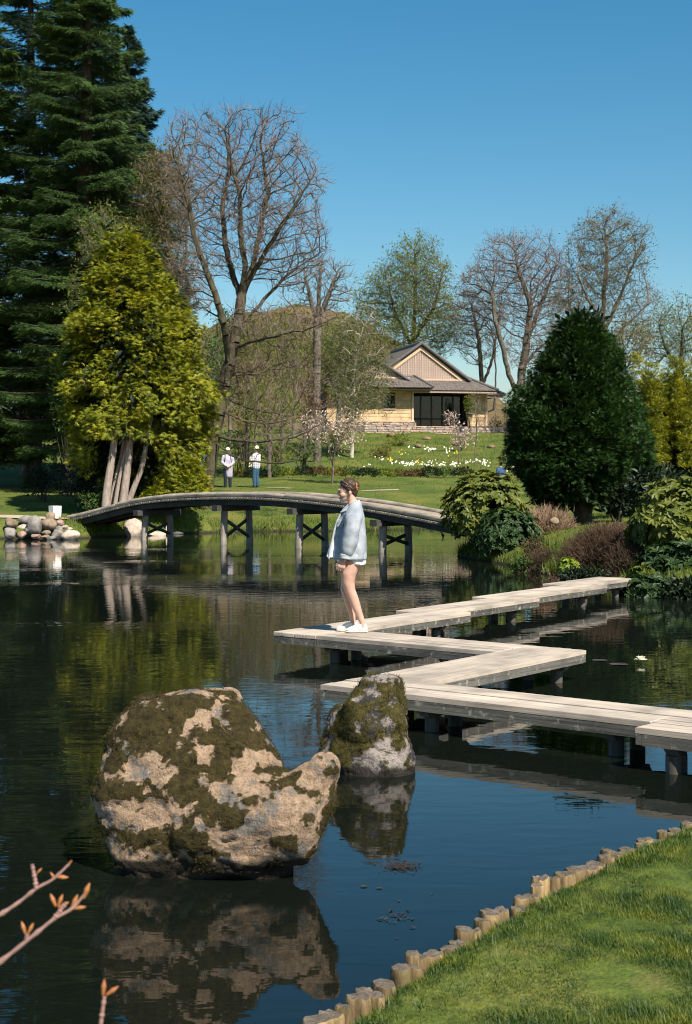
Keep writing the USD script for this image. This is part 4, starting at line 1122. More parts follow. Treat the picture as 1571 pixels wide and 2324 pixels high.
# the yellow-green thuja in front of them
d = 52.0
s_ = d / F
t = thing('thuja_tree', 'large yellow-green thuja with several bare leaning stems behind the bridge', 'tree', (*P(275, 1140, d)[:2], 1.0))
ax = [P(318, 1125, d + .6), P(312, 960, d + .6), P(302, 780, d + .6), P(292, 640, d + .6), P(282, 522, d + .6)]
rf = prof((0, 1.35), (.08, 1.9), (.22, 2.35), (.38, 2.48), (.55, 2.12), (.72, 1.55), (.88, .85), (1, .15))
def stem_gap(c):
    px, py = CX + c[:, 0] / c[:, 1] * F, HY - (c[:, 2] - EYE) / c[:, 1] * F
    return (c[:, 1] < d + .9) & (py > 990) & (px > 200) & (px < 372) | (py > 1070) & (px < 190)
clumped_crown(t, ax, rf, 1450, 46, M['thuja_gold'], 71, clump_r=.30, size=.17, hang=.6, inner=.55, lump=.32, skip=stem_gap)
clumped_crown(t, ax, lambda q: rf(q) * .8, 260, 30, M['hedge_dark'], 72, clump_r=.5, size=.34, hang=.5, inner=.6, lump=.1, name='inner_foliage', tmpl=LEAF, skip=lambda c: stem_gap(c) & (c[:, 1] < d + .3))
for k, (pts, r) in enumerate([
    ([(240, 1150), (244, 1105), (252, 1055), (262, 985), (275, 900)], .15), ([(252, 1150, .5), (262, 1090, .5), (274, 1045, .5), (285, 960, .5)], .085),
    ([(262, 1150, .2), (270, 1100, .2), (281, 1050, .2), (292, 990, .2), (300, 900, .2)], .10), ([(278, 1150), (286, 1090), (293, 1035), (297, 975), (302, 880)], .145),
    ([(288, 1150, .4), (305, 1105, .4), (322, 1060, .4), (332, 1010, .4), (345, 930, .4)], .11)]):
    q = smooth_path([P(p[0], p[1], d - .9 + (p[2] if len(p) > 2 else 0)) for p in pts], 14)
    part(t, 'stem', tube_path(q, np.linspace(r, r * .62, 14), 10), M['bark_cedar'], smooth=50)

# low golden sprays at the foot of the thuja, right of its stems
for (px, py, rx, ry, dd, n, lab) in [(425, 1085, 42, 52, 51.5, 130, 'hanging golden thuja skirt right of the stems above the bridge'), (352, 1120, 22, 14, 51.0, 24, 'small golden thuja shoot at the bridge just right of the stems')]:
    tt = thing('thuja_shrub', lab, 'shrub', P(px, py + ry, dd))
    a0, a1 = P(px, py + ry, dd), P(px, py - ry, dd)
    part(tt, 'stem', tube_path([a0 - [0, 0, .3], a1], [.03, .012], 6), M['bark_cedar'])
    clumped_crown(tt, [a0, a1], prof((0, rx * dd / F * .9), (.4, rx * dd / F), (1, .1)), n, 34, M['thuja_gold'], 73 + n, clump_r=.26, size=.2, hang=.5, inner=.6)

# the round dark cypress on the right bank and its darker neighbour
d = 37.5
t = thing('round_conifer', 'dense dark green egg-shaped conifer on one thick trunk on the right bank', 'tree', (*P(1320, 1190, d)[:2], .8))
ax = [P(1290, 1142, d), P(1306, 930, d), P(1322, 712, d)]
rf = prof((0, .80), (.12, 1.2), (.23, 1.5), (.35, 1.62), (.46, 1.48), (.62, 1.26), (.73, 1.04), (.895, .60), (.96, .36), (1, .12))
clumped_crown(t, ax, rf, 2100, 31, M['cypress_green'], 81, clump_r=.16, size=.10, hang=-.25, inner=.4, lump=.27)
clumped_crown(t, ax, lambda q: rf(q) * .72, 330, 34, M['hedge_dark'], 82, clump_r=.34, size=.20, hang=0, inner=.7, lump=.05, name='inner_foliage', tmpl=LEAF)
part(t, 'trunk', tube_path(smooth_path([P(1318, 1235, d), P(1322, 1190, d), P(1326, 1120, d), P(1318, 900, d), P(1314, 740, d)], 20), np.interp(np.linspace(0, 1, 20), [0, .1, .25, 1], [.34, .24, .21, .03]), 12), M['bark_dark'], smooth=50)
d = 41.0
t = thing('round_conifer', 'second dark conifer half hidden behind the right side of the egg-shaped one', 'tree', (*P(1425, 1170, d)[:2], .9))
ax = [P(1425, 1160, d), P(1425, 1000, d), P(1402, 850, d)]
rf2 = prof((0, .35), (.1, .50), (.35, .56), (.6, .48), (.85, .28), (1, .06))
clumped_crown(t, ax, rf2, 620, 30, M['cypress_green'], 83, clump_r=.18, size=.15, hang=-.2, inner=.4, lump=.2)
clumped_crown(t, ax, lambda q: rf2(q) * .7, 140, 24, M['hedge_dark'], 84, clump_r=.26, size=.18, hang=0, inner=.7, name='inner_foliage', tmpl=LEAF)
part(t, 'trunk', tube_path([P(1425, 1200, d), P(1418, 850, d)], [.14, .03], 8), M['bark_dark'], smooth=50)

# the golden columnar yew at the right edge
d = 46.0
t = thing('golden_yew', 'golden yellow columnar yew of upright spires at the right edge', 'tree', (*P(1500, 1150, d)[:2], 1.0))
rng_y = np.random.default_rng(91)
spires = [(1444, 800, 12, 960), (1468, 806, 10, 1000), (1487, 822, 13, 1095), (1500, 840, 15, 1110), (1512, 835, 15, 1105), (1528, 806, 14, 1000), (1545, 812, 12, 960), (1566, 818, 15, 980), (1476, 850, 14, 1000), (1540, 860, 15, 1020), (1497, 950, 18, 1120), (1510, 1020, 18, 1125), (1455, 880, 13, 980), (1575, 870, 18, 1040), (1560, 900, 18, 1060)]
for k, (px, py, rx, bot) in enumerate(spires):
    dd = d + rng_y.normal() * .45
    r = rx * dd / F
    clumped_crown(t, [P(px, bot, dd), P(px, (bot + py) / 2, dd), P(px, py, dd)], prof((0, r * .9), (.5, r), (.85, r * .8), (1, .03)), int((bot - py) * .5), 26, M['yew_gold'], 92 + k, clump_r=.10, size=.085, hang=-.5, inner=.7, lump=.25, name='spire', tmpl=NEEDLE)
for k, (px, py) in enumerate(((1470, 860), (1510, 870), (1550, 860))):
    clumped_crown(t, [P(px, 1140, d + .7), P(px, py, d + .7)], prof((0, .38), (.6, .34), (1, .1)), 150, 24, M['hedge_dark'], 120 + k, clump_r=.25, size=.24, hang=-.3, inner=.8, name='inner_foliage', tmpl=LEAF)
part(t, 'trunk', tube_path([P(1505, 1170, d + .5), P(1505, 900, d + .5)], [.12, .03], 8), M['bark_dark'])
# ------------------------------------------------------------------ the timber house on the slope
HX, HYD, HROT = 5.8, 118.0, math.radians(12.5)
hc, hs = math.cos(HROT), math.sin(HROT)
def hw(p):
    """House coordinates (x along the front, y back, z up) to the world."""
    p = np.asarray(p, float)
    return np.stack([HX + p[..., 0] * hc - p[..., 1] * hs, HYD + p[..., 0] * hs + p[..., 1] * hc, p[..., 2]], -1)
def hm(m):
    return hw(m[0]), m[1]
house = thing('timber_house', 'timber house with grey tiled roof and latticed gables on the slope', 'house', (HX, HYD, 5.0))
M['cladding'] = mat_wood('cladding', (.44, .28, .15), (.63, .45, .27), grain=(2.0, 2.0, 26.0), bump=.004)
M['trim_wood'] = mat_plain('trim_wood', (.56, .40, .27), .7, .25, .08, 3.0)
M['lattice'] = mat_plain('lattice', (.46, .35, .29), .7, .25, .06, 3.0)
M['roof_tile'] = mat_plain('roof_tile', (.105, .088, .078), .75, .3, .25, 5.0, .01, 30.0)
M['ridge_tile'] = mat_plain('ridge_tile', (.10, .094, .092), .75, .3, .15, 5.0)
M['dark_void'] = mat_plain('dark_void', (.022, .017, .013), .8, .2, .1, 3.0)
M['frame_dark'] = mat_plain('frame_dark', (.045, .040, .036), .6, .3, .1, 3.0)
M['frame_light'] = mat_plain('frame_light', (.30, .22, .17), .6, .3, .1, 3.0)
M['pane'] = usdkit.material(stage, LOOKS + 'pane', {
    'fr': ('fresnel', {'IOR': 1.5}), 'sc': ('math', {'math_type': 'multiply_add', 'value2': .55, 'value3': .0}), 't': ('transparent_bsdf', {'color': (.80, .86, .86)}), 'g': ('glossy_bsdf', {'color': (.9, .93, .95), 'roughness': .02}), 'x': ('mix_closure', {})},
    [('fr.fac', 'sc.value1'), ('sc.value', 'x.fac'), ('t.BSDF', 'x.closure1'), ('g.BSDF', 'x.closure2')], surface='x.closure')
M['stones'] = [mat_plain('wall_stone' + n, c, .9, .2, .18, 5.0, .01, 30.0) for n, c in (('', (.34, .245, .195)), ('_grey', (.29, .24, .21)), ('_pale', (.42, .32, .255)))]
M['mortar'] = mat_plain('mortar', (.13, .10, .08), .95, .1, .1, 5.0)
Z_G, Z_ST, Z_EAVE = 4.6, 6.15, 8.62

# solid wall bodies: the left wing stands forward, the recess is set back
def hbox(lo, hi):
    return hm(box(lo, hi))
part(house, 'wall', hbox((-7.6, -.55, Z_G), (-.62, 6.5, 8.9)), M['dark_void'], label='left wing wall behind the boards')
part(house, 'wall', hbox((3.98, .10, Z_G), (5.55, 6.0, 8.7)), M['dark_void'], label='right wall behind the boards')
part(house, 'wall', hbox((-.62, 3.0, Z_G), (3.98, 3.2, 8.9)), M['dark_void'], label='dark back wall of the glazed room')
part(house, 'floor', hbox((-.62, -.2, 5.2), (3.98, 3.0, 5.75)), M['dark_void'])
# lapped boards: each board its own piece, tilted out at the foot
def boards(x0, x1, y, z0, z1, n, holes=()):
    hgt = (z1 - z0) / n
    for k in range(n):
        a = z0 + k * hgt; spans = [(x0, x1)]
        for hx0, hx1, hz0, hz1 in holes:
            if a < hz1 and a + hgt > hz0:
                spans = [s for q0, q1 in spans for s in ((q0, min(q1, hx0)), (max(q0, hx1), q1)) if s[1] - s[0] > .02]
        for q0, q1 in spans:
            pts = [(x, yy, z) for x in (q0, q1) for yy, z in ((y, a + .006), (y - .055, a + .006), (y, a + hgt + .02), (y - .022, a + hgt + .02))]
            part(house, 'board', tri(m3.Manifold.hull_points(hw(np.array(pts)))), M['cladding'])
win1 = (-3.14, -2.10, 7.10, 8.36)
boards(-7.6, -.86, -.56, 6.28, 8.72, 9, [win1])
win2 = (4.0, 4.38, 6.85, 8.05)
boards(3.98, 5.42, .09, 6.02, 8.64, 9, [win2])
for x, y, z0 in ((-.74, -.6, 6.2), (5.5, .04, 5.95)):
    part(house, 'corner_post', hm(bevel_box((x - .09, y - .07, z0), (x + .09, y + .11, 8.6), .012)), M['trim_wood'])
part(house, 'sill_board', hm(bevel_box((-7.6, -.70, 6.16), (-.6, -.50, 6.27), .01)), M['trim_wood'])
part(house, 'sill_board', hm(bevel_box((3.95, -.05, 5.90), (5.58, .12, 6.01), .01)), M['trim_wood'])
def window(x0, x1, z0, z1, y, mat, bars=0, name='window'):
    fr = part(house, name, hm(cat([box((x0 - .07, y - .05, z0 - .09), (x1 + .07, y + .06, z0)), box((x0 - .07, y - .05, z1), (x1 + .07, y + .06, z1 + .08)), box((x0 - .07, y - .048, z0), (x0, y + .058, z1)), box((x1, y - .048, z0), (x1 + .07, y + .058, z1))])), mat)
    part(fr, 'pane', hm(box((x0, y - .004, z0), (x1, y + .004, z1))), M['pane'])
    for b in range(bars):
        x = x0 + (x1 - x0) * (b + 1) / (bars + 1)
        part(fr, 'bar', hm(box((x - .03, y - .03, z0), (x + .03, y + .03, z1))), mat)
    return fr
window(win1[0] + .08, win1[1] - .08, win1[2] + .1, win1[3] - .09, -.62, M['frame_light'])
window(win2[0] + .08, win2[1] - .02, win2[2] + .1, win2[3] - .09, .02, M['frame_light'])
part(house, 'curtain', hbox((-3.0, -.56, 7.2), (-2.78, -.552, 8.26)), M['lattice'])
# glazing of the recess: five tall panes in dark frames
for k in range(5):
    x0 = -.50 + k * .89
    window(x0 + .06, x0 + .83, 6.55, 8.48, 1.15, M['frame_dark'], name='glazed_door')
    window(x0 + .06, x0 + .83, 5.78, 6.42, 1.15, M['frame_dark'], name='lower_light')
# stone plinth built of separate stones
part(house, 'plinth_core', hbox((-7.6, -.62, Z_G - .6), (-.45, -.46, Z_ST)), M['mortar'])
part(house, 'plinth_core', hbox((-.45, -.52, Z_G - 1.0), (5.9, -.30, 5.86)), M['mortar'])
rng_h = np.random.default_rng(8)
def stones(x0, x1, y, z0, z1):
    z = z0
    while z < z1 - .05:
        hgt = min(rng_h.uniform(.13, .24), z1 - z)
        if z1 - z - hgt < .08: hgt = z1 - z
        x = x0
        while x < x1 - .06:
            w = min(rng_h.uniform(.22, .58), x1 - x)
            if x1 - x - w < .12: w = x1 - x
            g = .014
            lo, hi = np.array([x + g, y - rng_h.uniform(.03, .08), z + g]), np.array([x + w - g, y + .02, z + hgt - g])
            pts = []
            for q in np.ndindex(2, 2, 2):
                p = np.where(q, hi, lo) + rng_h.normal(size=3) * np.array([.016, 0, .014])
                pts.append(p)
                if q[1] == 0:
                    c = (lo + hi) / 2
                    pts.append([c[0] + (p[0] - c[0]) * .8, lo[1] - .02, c[2] + (p[2] - c[2]) * .72]); 
            part(house, 'stone', tri(m3.Manifold.hull_points(hw(np.array(pts)))), M['stones'][int(rng_h.integers(3))])
            x += w
        z += hgt
stones(-4.6, -.45, -.63, 5.05, Z_ST)
stones(-.45, 5.9, -.53, 4.72, 5.86)

# roofs: slopes with rolls of tile running down them
def roof_slope(e0, e1, r1, r0, name='roof_slope', pitch=.27, thick=.10):
    """A slope from eave e0-e1 up to ridge r0-r1, corrugated across; a quad in house coordinates."""
    e0, e1, r0, r1 = (np.asarray(q, float) for q in (e0, e1, r0, r1))
    w = np.linalg.norm(e1 - e0)
    n = max(4, int(w / pitch)) * 4
    s = np.linspace(0, 1, n + 1); m = 9
    nrm = unit(np.cross(e1 - e0, r0 - e0))
    if nrm[2] < 0: nrm = -nrm
    V = []
    for j in range(m + 1):
        t = j / m
        a = e0 + (r0 - e0) * t; b = e1 + (r1 - e1) * t
        row = a + (b - a) * s[:, None]
        lat = np.linalg.norm(row - e0 - (r0 - e0) * t, axis=1) if True else 0
        wave = np.abs(np.sin((row @ unit(e1 - e0)) * np.pi / pitch))
        step = (1 - (t * m * 1.0) % 1) * 0
        V.append(row + nrm * (wave[:, None] * .055 + .02 * (j % 2)))
    V = np.array(V); top = V.reshape(-1, 3); bot = (V - nrm * thick).reshape(-1, 3)
    k = np.arange((m + 1) * (n + 1)).reshape(m + 1, n + 1)
    f = np.vstack([np.c_[k[:-1, :-1].ravel(), k[:-1, 1:].ravel(), k[1:, 1:].ravel()], np.c_[k[:-1, :-1].ravel(), k[1:, 1:].ravel(), k[1:, :-1].ravel()]])
    o = len(top)
    rim = np.concatenate([k[0], k[1:, -1], k[-1, ::-1][1:], k[::-1, 0][1:]])
    fr = np.vstack([np.c_[rim[:-1], rim[1:], rim[1:] + o], np.c_[rim[:-1], rim[1:] + o, rim[:-1] + o]])
    return part(house, name, hm((np.vstack([top, bot]), np.vstack([f, f[:, ::-1] + o, fr]))), M['roof_tile'], smooth=35)
def ridge(pts, r=.12, name='ridge'):
    return part(house, name, tube_path(hw(np.array(pts, float)), r, 8), M['ridge_tile'], smooth=50)

# main block: gable facing the pond over a tiled skirt, ridge running back
AX, AZ = 0.0, 12.30
gy = 0.0
foot = 4.15; fz = AZ - foot * .715
back = 8.8
roof_slope((AX + foot, gy - .55, fz), (AX + foot, back, fz), (AX, back, AZ), (AX, gy - .55, AZ))
roof_slope((AX - foot, back, fz), (AX - foot, gy - .55, fz), (AX, gy - .55, AZ), (AX, back, AZ))
ridge([(AX, gy - .6, AZ + .1), (AX, back, AZ + .1)], .17)
for sx in (-1, 1):
    ridge([(AX, gy - .56, AZ + .06), (AX + sx * foot * .97, gy - .56, fz + .14)], .13, 'verge')
    a, b = np.array([AX, gy - .42, AZ - .18]), np.array([AX + sx * foot * .96, gy - .42, fz - .14])
    d_ = np.array([0, 0, -.30])
    part(house, 'barge_board', tri(m3.Manifold.hull_points(hw(np.array([a, b, a + d_, b + d_ * .9, a + [0, .08, 0], b + [0, .08, 0], a + d_ + [0, .08, 0], b + d_ * .9 + [0, .08, 0]])))), M['trim_wood'])
def gable(x, z, half, y, slope, bz, tag_):
    """A latticed gable: backing, framing and crossing bars."""
    tri_ = np.array([[x, y + .12, z], [x + half, y + .12, bz], [x - half, y + .12, bz]])
    back_ = np.vstack([tri_, tri_ + [0, .1, 0]])
    g = part(house, 'gable', tri(m3.Manifold.hull_points(hw(back_))), M['frame_light'], label=tag_)
    bars = []
    q = .19
    xx = np.arange(-half + q * .5, half, q)
    for u in xx:
        top = z - abs(u) / half * (z - bz) - .02
        if top > bz + .05: bars.append(box((x + u - .045, y, bz), (x + u + .045, y + .05, top)))
    for v in np.arange(bz + .06, z - .1, q):
        w = half * (z - v) / (z - bz) - .02
        bars.append(box((x - w, y + .052, v - .045), (x + w, y + .10, v + .045)))
    part(g, 'lattice', hm(cat(bars)), M['lattice'], kind='stuff')
    part(house, 'gable_sill', hm(bevel_box((x - half - .1, y - .1, bz - .14), (x + half + .1, y + .2, bz), .01)), M['trim_wood'])
gable(AX, AZ - .45, 3.55, -.30, .715, 9.55, 'large latticed gable')
# skirt roof below the main gable, hipped at the right
roof_slope((-1.0, -1.40, 8.62), (6.0, -1.40, 8.62), (3.9, -.05, 9.66), (-1.0, -.05, 9.66), 'skirt_roof')
roof_slope((6.0, -1.40, 8.62), (6.0, 8.5, 8.62), (3.9, 8.5, 9.66), (3.9, -.05, 9.66), 'skirt_roof')
ridge([(3.9, -.05, 9.74), (6.05, -1.43, 8.70)], .11, 'hip')
# left wing: lower gable standing forward over its own skirt
lx, lz, ly = -4.0, 11.0, -.95
lf = 3.35; lfz = lz - lf * .60
roof_slope((lx + lf, ly - .5, lfz), (lx + lf, 4.5, lfz), (lx, 4.5, lz), (lx, ly - .5, lz))
roof_slope((lx - lf, 4.5, lfz), (lx - lf, ly - .5, lfz), (lx, ly - .5, lz), (lx, 4.5, lz))
ridge([(lx, ly - .55, lz + .08), (lx, 4.5, lz + .08)], .15)
for sx in (-1, 1):
    ridge([(lx, ly - .52, lz + .05), (lx + sx * lf * .97, ly - .52, lfz + .1)], .12, 'verge')
gable(lx, lz - .35, 2.75, ly - .25, .6, 9.62, 'smaller latticed gable of the left wing')
roof_slope((-8.6, -2.05, 8.78), (.55, -2.05, 8.78), (-.75, -1.0, 9.72), (-7.3, -1.0, 9.72), 'skirt_roof')
roof_slope((.55, -2.05, 8.78), (.55, .5, 8.78), (-.75, .5, 9.72), (-.75, -1.0, 9.72), 'skirt_roof')
ridge([(-.75, -1.0, 9.80), (.58, -2.08, 8.86)], .10, 'hip')
# the low hipped roof reaching out at the right rear
roof_slope((3.6, 1.3, 8.42), (7.5, 1.3, 8.42), (4.6, 3.8, 10.05), (3.6, 3.8, 10.05), 'rear_roof')
roof_slope((7.5, 1.3, 8.42), (7.5, 9.5, 8.42), (4.6, 9.5, 10.05), (4.6, 3.8, 10.05), 'rear_roof')
ridge([(4.6, 3.8, 10.13), (7.55, 1.25, 8.50)], .11, 'hip')
# eaves boards under the skirts
for lo, hi in (((-1.0, -1.36, 8.42), (5.95, -1.22, 8.54)), ((-8.5, -1.74, 8.58), (.5, -1.60, 8.70)), ((3.9, 1.35, 8.22), (7.4, 1.5, 8.33))):
    part(house, 'eaves_board', hm(bevel_box(lo, hi, .01)), M['frame_light'])
part(house, 'soffit', hbox((-8.4, -1.58, 8.60), (.4, -.5, 8.64)), M['frame_dark'])
part(house, 'soffit', hbox((-.6, -1.2, 8.50), (5.8, 1.2, 8.54)), M['frame_dark'])
# boundary wall running off to the right of the house
rw = thing('stone_wall', 'low stone wall running right from the corner of the house', 'wall', (*hw((6.6, 1.2, 0))[:2], 5.0))
part(rw, 'wall_core', hm(box((5.95, .9, 4.3), (9.2, 1.2, 5.75))), M['mortar'])
z = 4.95
while z < 5.75:
    hgt = rng_h.uniform(.17, .26); x = 5.95
    while x < 9.1:
        w = rng_h.uniform(.25, .6)
        part(rw, 'stone', hm(bevel_box((x + .012, .84, z + .01), (min(x + w, 9.2), .91, z + hgt - .01), .02)), M['stones'][int(rng_h.integers(3))])
        x += w
    z += hgt
# a thin drain pole at the house's right corner
solo('downpipe_post', tube_path(hw(np.array([(6.02, -.7, 4.6), (6.02, -.7, 8.3)])), .035, 8), M['frame_light'], 'thin upright post under the right end of the house eaves', 'post')
# ------------------------------------------------------------------ shrubs and flowers
def base_at(px, d):
    x = (px - CX) / F * d
    return np.array([x, d, float(ground(x, d))])

M['rhodo'] = mat_leaf('rhodo', [(0.2, (0.0512, 0.0783, 0.012)), (0.5, (0.1373, 0.1535, 0.0216)), (0.8, (0.3019, 0.2584, 0.048))], rough=.5, trans=.2, spec=.3, clump=2.2)
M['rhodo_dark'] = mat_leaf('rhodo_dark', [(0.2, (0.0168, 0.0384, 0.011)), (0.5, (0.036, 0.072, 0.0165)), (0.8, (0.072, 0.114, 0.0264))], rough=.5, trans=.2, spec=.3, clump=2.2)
M['bright_green'] = mat_leaf('bright_green', [(.2, (.13, .19, .02)), (.5, (.21, .27, .03)), (.8, (.27, .32, .05))], rough=.4, trans=.35)
M['heath'] = mat_plain('heath', (.085, .050, .034), .9, .1, .3, 2.5)
M['heath_green'] = mat_leaf('heath_green', [(.2, (.025, .028, .010)), (.5, (.048, .045, .017)), (.8, (.085, .062, .030))], trans=.15)
M['dry_twig'] = mat_plain('dry_twig', (.27, .175, .115), .85, .2, .22, 2.5)
M['blossom'] = mat_leaf('blossom', [(.2, (.60, .46, .34)), (.5, (.72, .60, .46)), (.8, (.80, .72, .60))], rough=.6, trans=.35, tint=(1, 1, 1))
M['blossom_pink'] = mat_leaf('blossom_pink', [(.2, (.58, .40, .36)), (.5, (.72, .56, .50)), (.8, (.80, .70, .64))], rough=.6, trans=.35, tint=(1, 1, 1))
M['shrub_brown'] = mat_leaf('shrub_brown', [(.2, (.065, .040, .018)), (.5, (.11, .065, .026)), (.8, (.15, .095, .038))], trans=.2)

def rhodo(t, c, rad, n, leaf, mat, seed, lo=-.55, buds=None):
    """Whorls of long drooping leaves over a domed bush with stems inside."""
    rng = np.random.default_rng(seed)
    c, rad = np.asarray(c, float), np.asarray(rad, float)
    q = unit(rng.normal(size=(n * 2, 3))); q = q[q[:, 2] > lo][:n]
    n = len(q)
    lum = 1 + .34 * (fbm(q * 2.3 + seed, 3, seed) - .5) * 2
    depth = 1 - .45 * rng.random(n) ** 2
    ends = c + q * rad * (lum * depth)[:, None]
    nr = unit(q / rad + [0, 0, .5 / rad.mean()])
    k = 8
    idx = np.repeat(np.arange(n), k)
    a = np.tile(np.arange(k) / k * 2 * np.pi, n) + np.repeat(rng.random(n) * 6, k)
    e1 = unit(np.cross(nr, [0.3, .2, 1.0])); e2 = np.cross(nr, e1)
    rd = e1[idx] * np.cos(a)[:, None] + e2[idx] * np.sin(a)[:, None]
    tilt = rng.uniform(-.1, .75, n)
    d = unit(rd + nr[idx] * tilt[idx][:, None] - [0, 0, .22] + rng.normal(size=rd.shape) * .12)
    part(t, 'leaves', scatter(*BROAD, ends[idx] + nr[idx] * .01, d, unit(nr[idx] + rng.normal(size=rd.shape) * .2), leaf * (.7 + .55 * rng.random(len(idx)))), mat, kind='stuff')
    base = c * [1, 1, 0] + [0, 0, float(ground(c[0], c[1])) - .1]
    ii = rng.integers(0, n, min(60, n))
    mid = base + (ends[ii] - base) * [.45, .45, .6] + rng.normal(size=(len(ii), 3)) * .05
    b0 = base + rng.normal(size=(len(ii), 3)) * [.14, .14, 0]
    part(t, 'stems', cat([tubes(b0, mid, np.full(len(ii), .022), np.full(len(ii), .015), 5), tubes(mid, ends[ii], np.full(len(ii), .015), np.full(len(ii), .006), 4)]), M['bark_dark'], kind='stuff')
    if buds is not None:
        jj = rng.integers(0, n, buds)
        part(t, 'buds', scatter(*LEAF, ends[jj], nr[jj], e1[jj], .055 * (.7 + .6 * rng.random(buds))), M['bud_red'], kind='stuff')
M['bud_red'] = mat_plain('bud_red', (.30, .085, .045), .5, .4, .2, 4.0)

def shrub(name, lab, px, py, rx, ry, d, mat, n=500, leaf=.1, seed=1, tmpl=BROAD, catg='shrub', group=None, rd=None, lumps=6, stem=M['bark_dark'], hang=0.0):
    """A leafy mound of several lobes, leaves spread through their outer shells."""
    rng = np.random.default_rng(seed)
    c = P(px, py, d); s = d / F
    b = base_at(px, d)
    t = thing(name, lab, catg, b, group)
    R = np.array([rx * s, (rd or rx) * s, ry * s])
    lob = ball(rng, lumps) * .62
    rr = rng.uniform(.42, .68, lumps)
    k = rng.integers(0, lumps, n)
    q = unit(rng.normal(size=(n, 3)))
    pos = c + (lob[k] + q * (rr[k] * (1 - .4 * rng.random(n) ** 2))[:, None]) * R
    pos[:, 2] = np.maximum(pos[:, 2], b[2] + .03 * rng.random(n))
    dd = unit(q * .7 + rng.normal(size=(n, 3)) * .6 + [0, 0, .1 - hang])
    part(t, 'leaves', scatter(*tmpl, pos, dd, unit(q + [0, 0, .8] + rng.normal(size=(n, 3)) * .4), leaf * (.6 + .8 * rng.random(n))), mat, kind='stuff')
    m = 16
    e = pos[rng.integers(0, n, m)]; b0 = b + rng.normal(size=(m, 3)) * [.12 * R[0] + .02, .1 * R[0] + .02, 0] - [0, 0, .1]
    part(t, 'stems', tubes(b0, e, np.full(m, .018), np.full(m, .006), 4), stem, kind='stuff')
    return t

# rhododendrons
t = thing('rhododendron', 'rounded rhododendron with yellow-green whorled leaves hiding the bridge\'s right end', 'shrub', base_at(1105, 36.2))
rhodo(t, P(1100, 1165, 36.6), np.array([1.0, .95, .95]), 620, .155, M['rhodo'], 3, buds=220)
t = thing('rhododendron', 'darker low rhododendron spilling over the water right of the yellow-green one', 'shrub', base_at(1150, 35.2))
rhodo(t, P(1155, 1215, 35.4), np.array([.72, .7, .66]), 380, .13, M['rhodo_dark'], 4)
t = thing('rhododendron', 'large rhododendron at the right edge, sunlit on top, in front of the golden yew', 'shrub', base_at(1530, 27.0))
rhodo(t, P(1545, 1190, 27.2), np.array([.88, .85, .82]), 560, .165, M['rhodo'], 5, buds=20)
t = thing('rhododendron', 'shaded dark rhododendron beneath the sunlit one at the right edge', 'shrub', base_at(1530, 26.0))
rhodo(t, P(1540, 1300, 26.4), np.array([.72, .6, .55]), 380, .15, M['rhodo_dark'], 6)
t = thing('rhododendron', 'small rhododendron shoot with long pale leaves low at the right, over the boardwalk end', 'shrub', base_at(1470, 25.8))
rhodo(t, P(1470, 1310, 25.7), np.array([.22, .2, .16]), 16, .17, M['rhodo'], 7, lo=-.1)
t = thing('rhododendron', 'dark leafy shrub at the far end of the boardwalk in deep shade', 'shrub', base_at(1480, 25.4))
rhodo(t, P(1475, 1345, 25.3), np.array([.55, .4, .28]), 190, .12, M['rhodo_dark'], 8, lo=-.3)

# heath and dry twigs on the right bank
def brush(name, lab, px, py, rx, ry, d, mat, n, L, seed, r=.006, fol=None, leaf=.04, spread=.9, catg='shrub'):
    rng = np.random.default_rng(seed)
    s = d / F; b = base_at(px, d)
    t = thing(name, lab, catg, b)
    x = rng.normal(size=n) * .42 * rx * s; y = rng.normal(size=n) * .42 * rx * s * .8
    p0 = np.stack([b[0] + x * .8, b[1] + y * .8, 0 * x], 1); p0[:, 2] = ground(p0[:, 0], p0[:, 1]) - .03
    q = np.stack([x / (rx * s) * spread, y / (rx * s) * spread, np.ones(n) * .9], 1) + rng.normal(size=(n, 3)) * .28
    top = ry * 2 * s
    d0 = unit(q); h = top * (.45 + .6 * rng.random((n, 1))) * np.sqrt(np.clip(1.2 - (x ** 2 + y ** 2)[:, None] / (rx * s) ** 2, .2, 1.2))
    p1 = p0 + d0 * h * .5; d1 = unit(d0 + rng.normal(size=(n, 3)) * .22 + [0, 0, .1]); p2 = p1 + d1 * h * .5
    e0 = p1 + (p2 - p1) * rng.random((n, 1)) * .8; e1 = e0 + unit(d1 + rng.normal(size=(n, 3)) * .7) * h * .25
    e2 = p1 + (p2 - p1) * rng.random((n, 1)) * .8; e3 = e2 + unit(d1 + rng.normal(size=(n, 3)) * .7) * h * .25
    R = np.full(n, r)
    part(t, 'twigs', cat([tubes(p0, p1, R, R * .8, 3), tubes(p1, p2, R * .8, R * .4, 3), tubes(e0, e1, R * .6, R * .3, 3), tubes(e2, e3, R * .6, R * .3, 3)]), mat, kind='stuff')
    if fol is not None:
        m = n * 6; i = rng.integers(0, n, m); u = rng.random((m, 1))
        pos = np.where(rng.random((m, 1)) < .5, p1[i] * (1 - u) + p2[i] * u, e0[i] * (1 - u) + e1[i] * u) + rng.normal(size=(m, 3)) * .02
        part(t, 'foliage', scatter(*LEAF, pos, unit(rng.normal(size=(m, 3)) + [0, 0, .6]), rng.normal(size=(m, 3)) + [0, 0, .5], leaf * (.6 + .8 * rng.random(m))), fol, kind='stuff')
    return t
brush('heath_shrub', 'broad brown heath bush on the right bank below the dark trunk', 1365, 1225, 95, 44, 28.8, M['heath'], 2600, 1, 11, fol=M['heath_green'], leaf=.035)
brush('heath_shrub', 'darker brown-green heath bush at the water left of the broad one', 1262, 1265, 66, 34, 28.6, M['heath'], 1300, 1, 12, fol=M['heath_green'], leaf=.035)
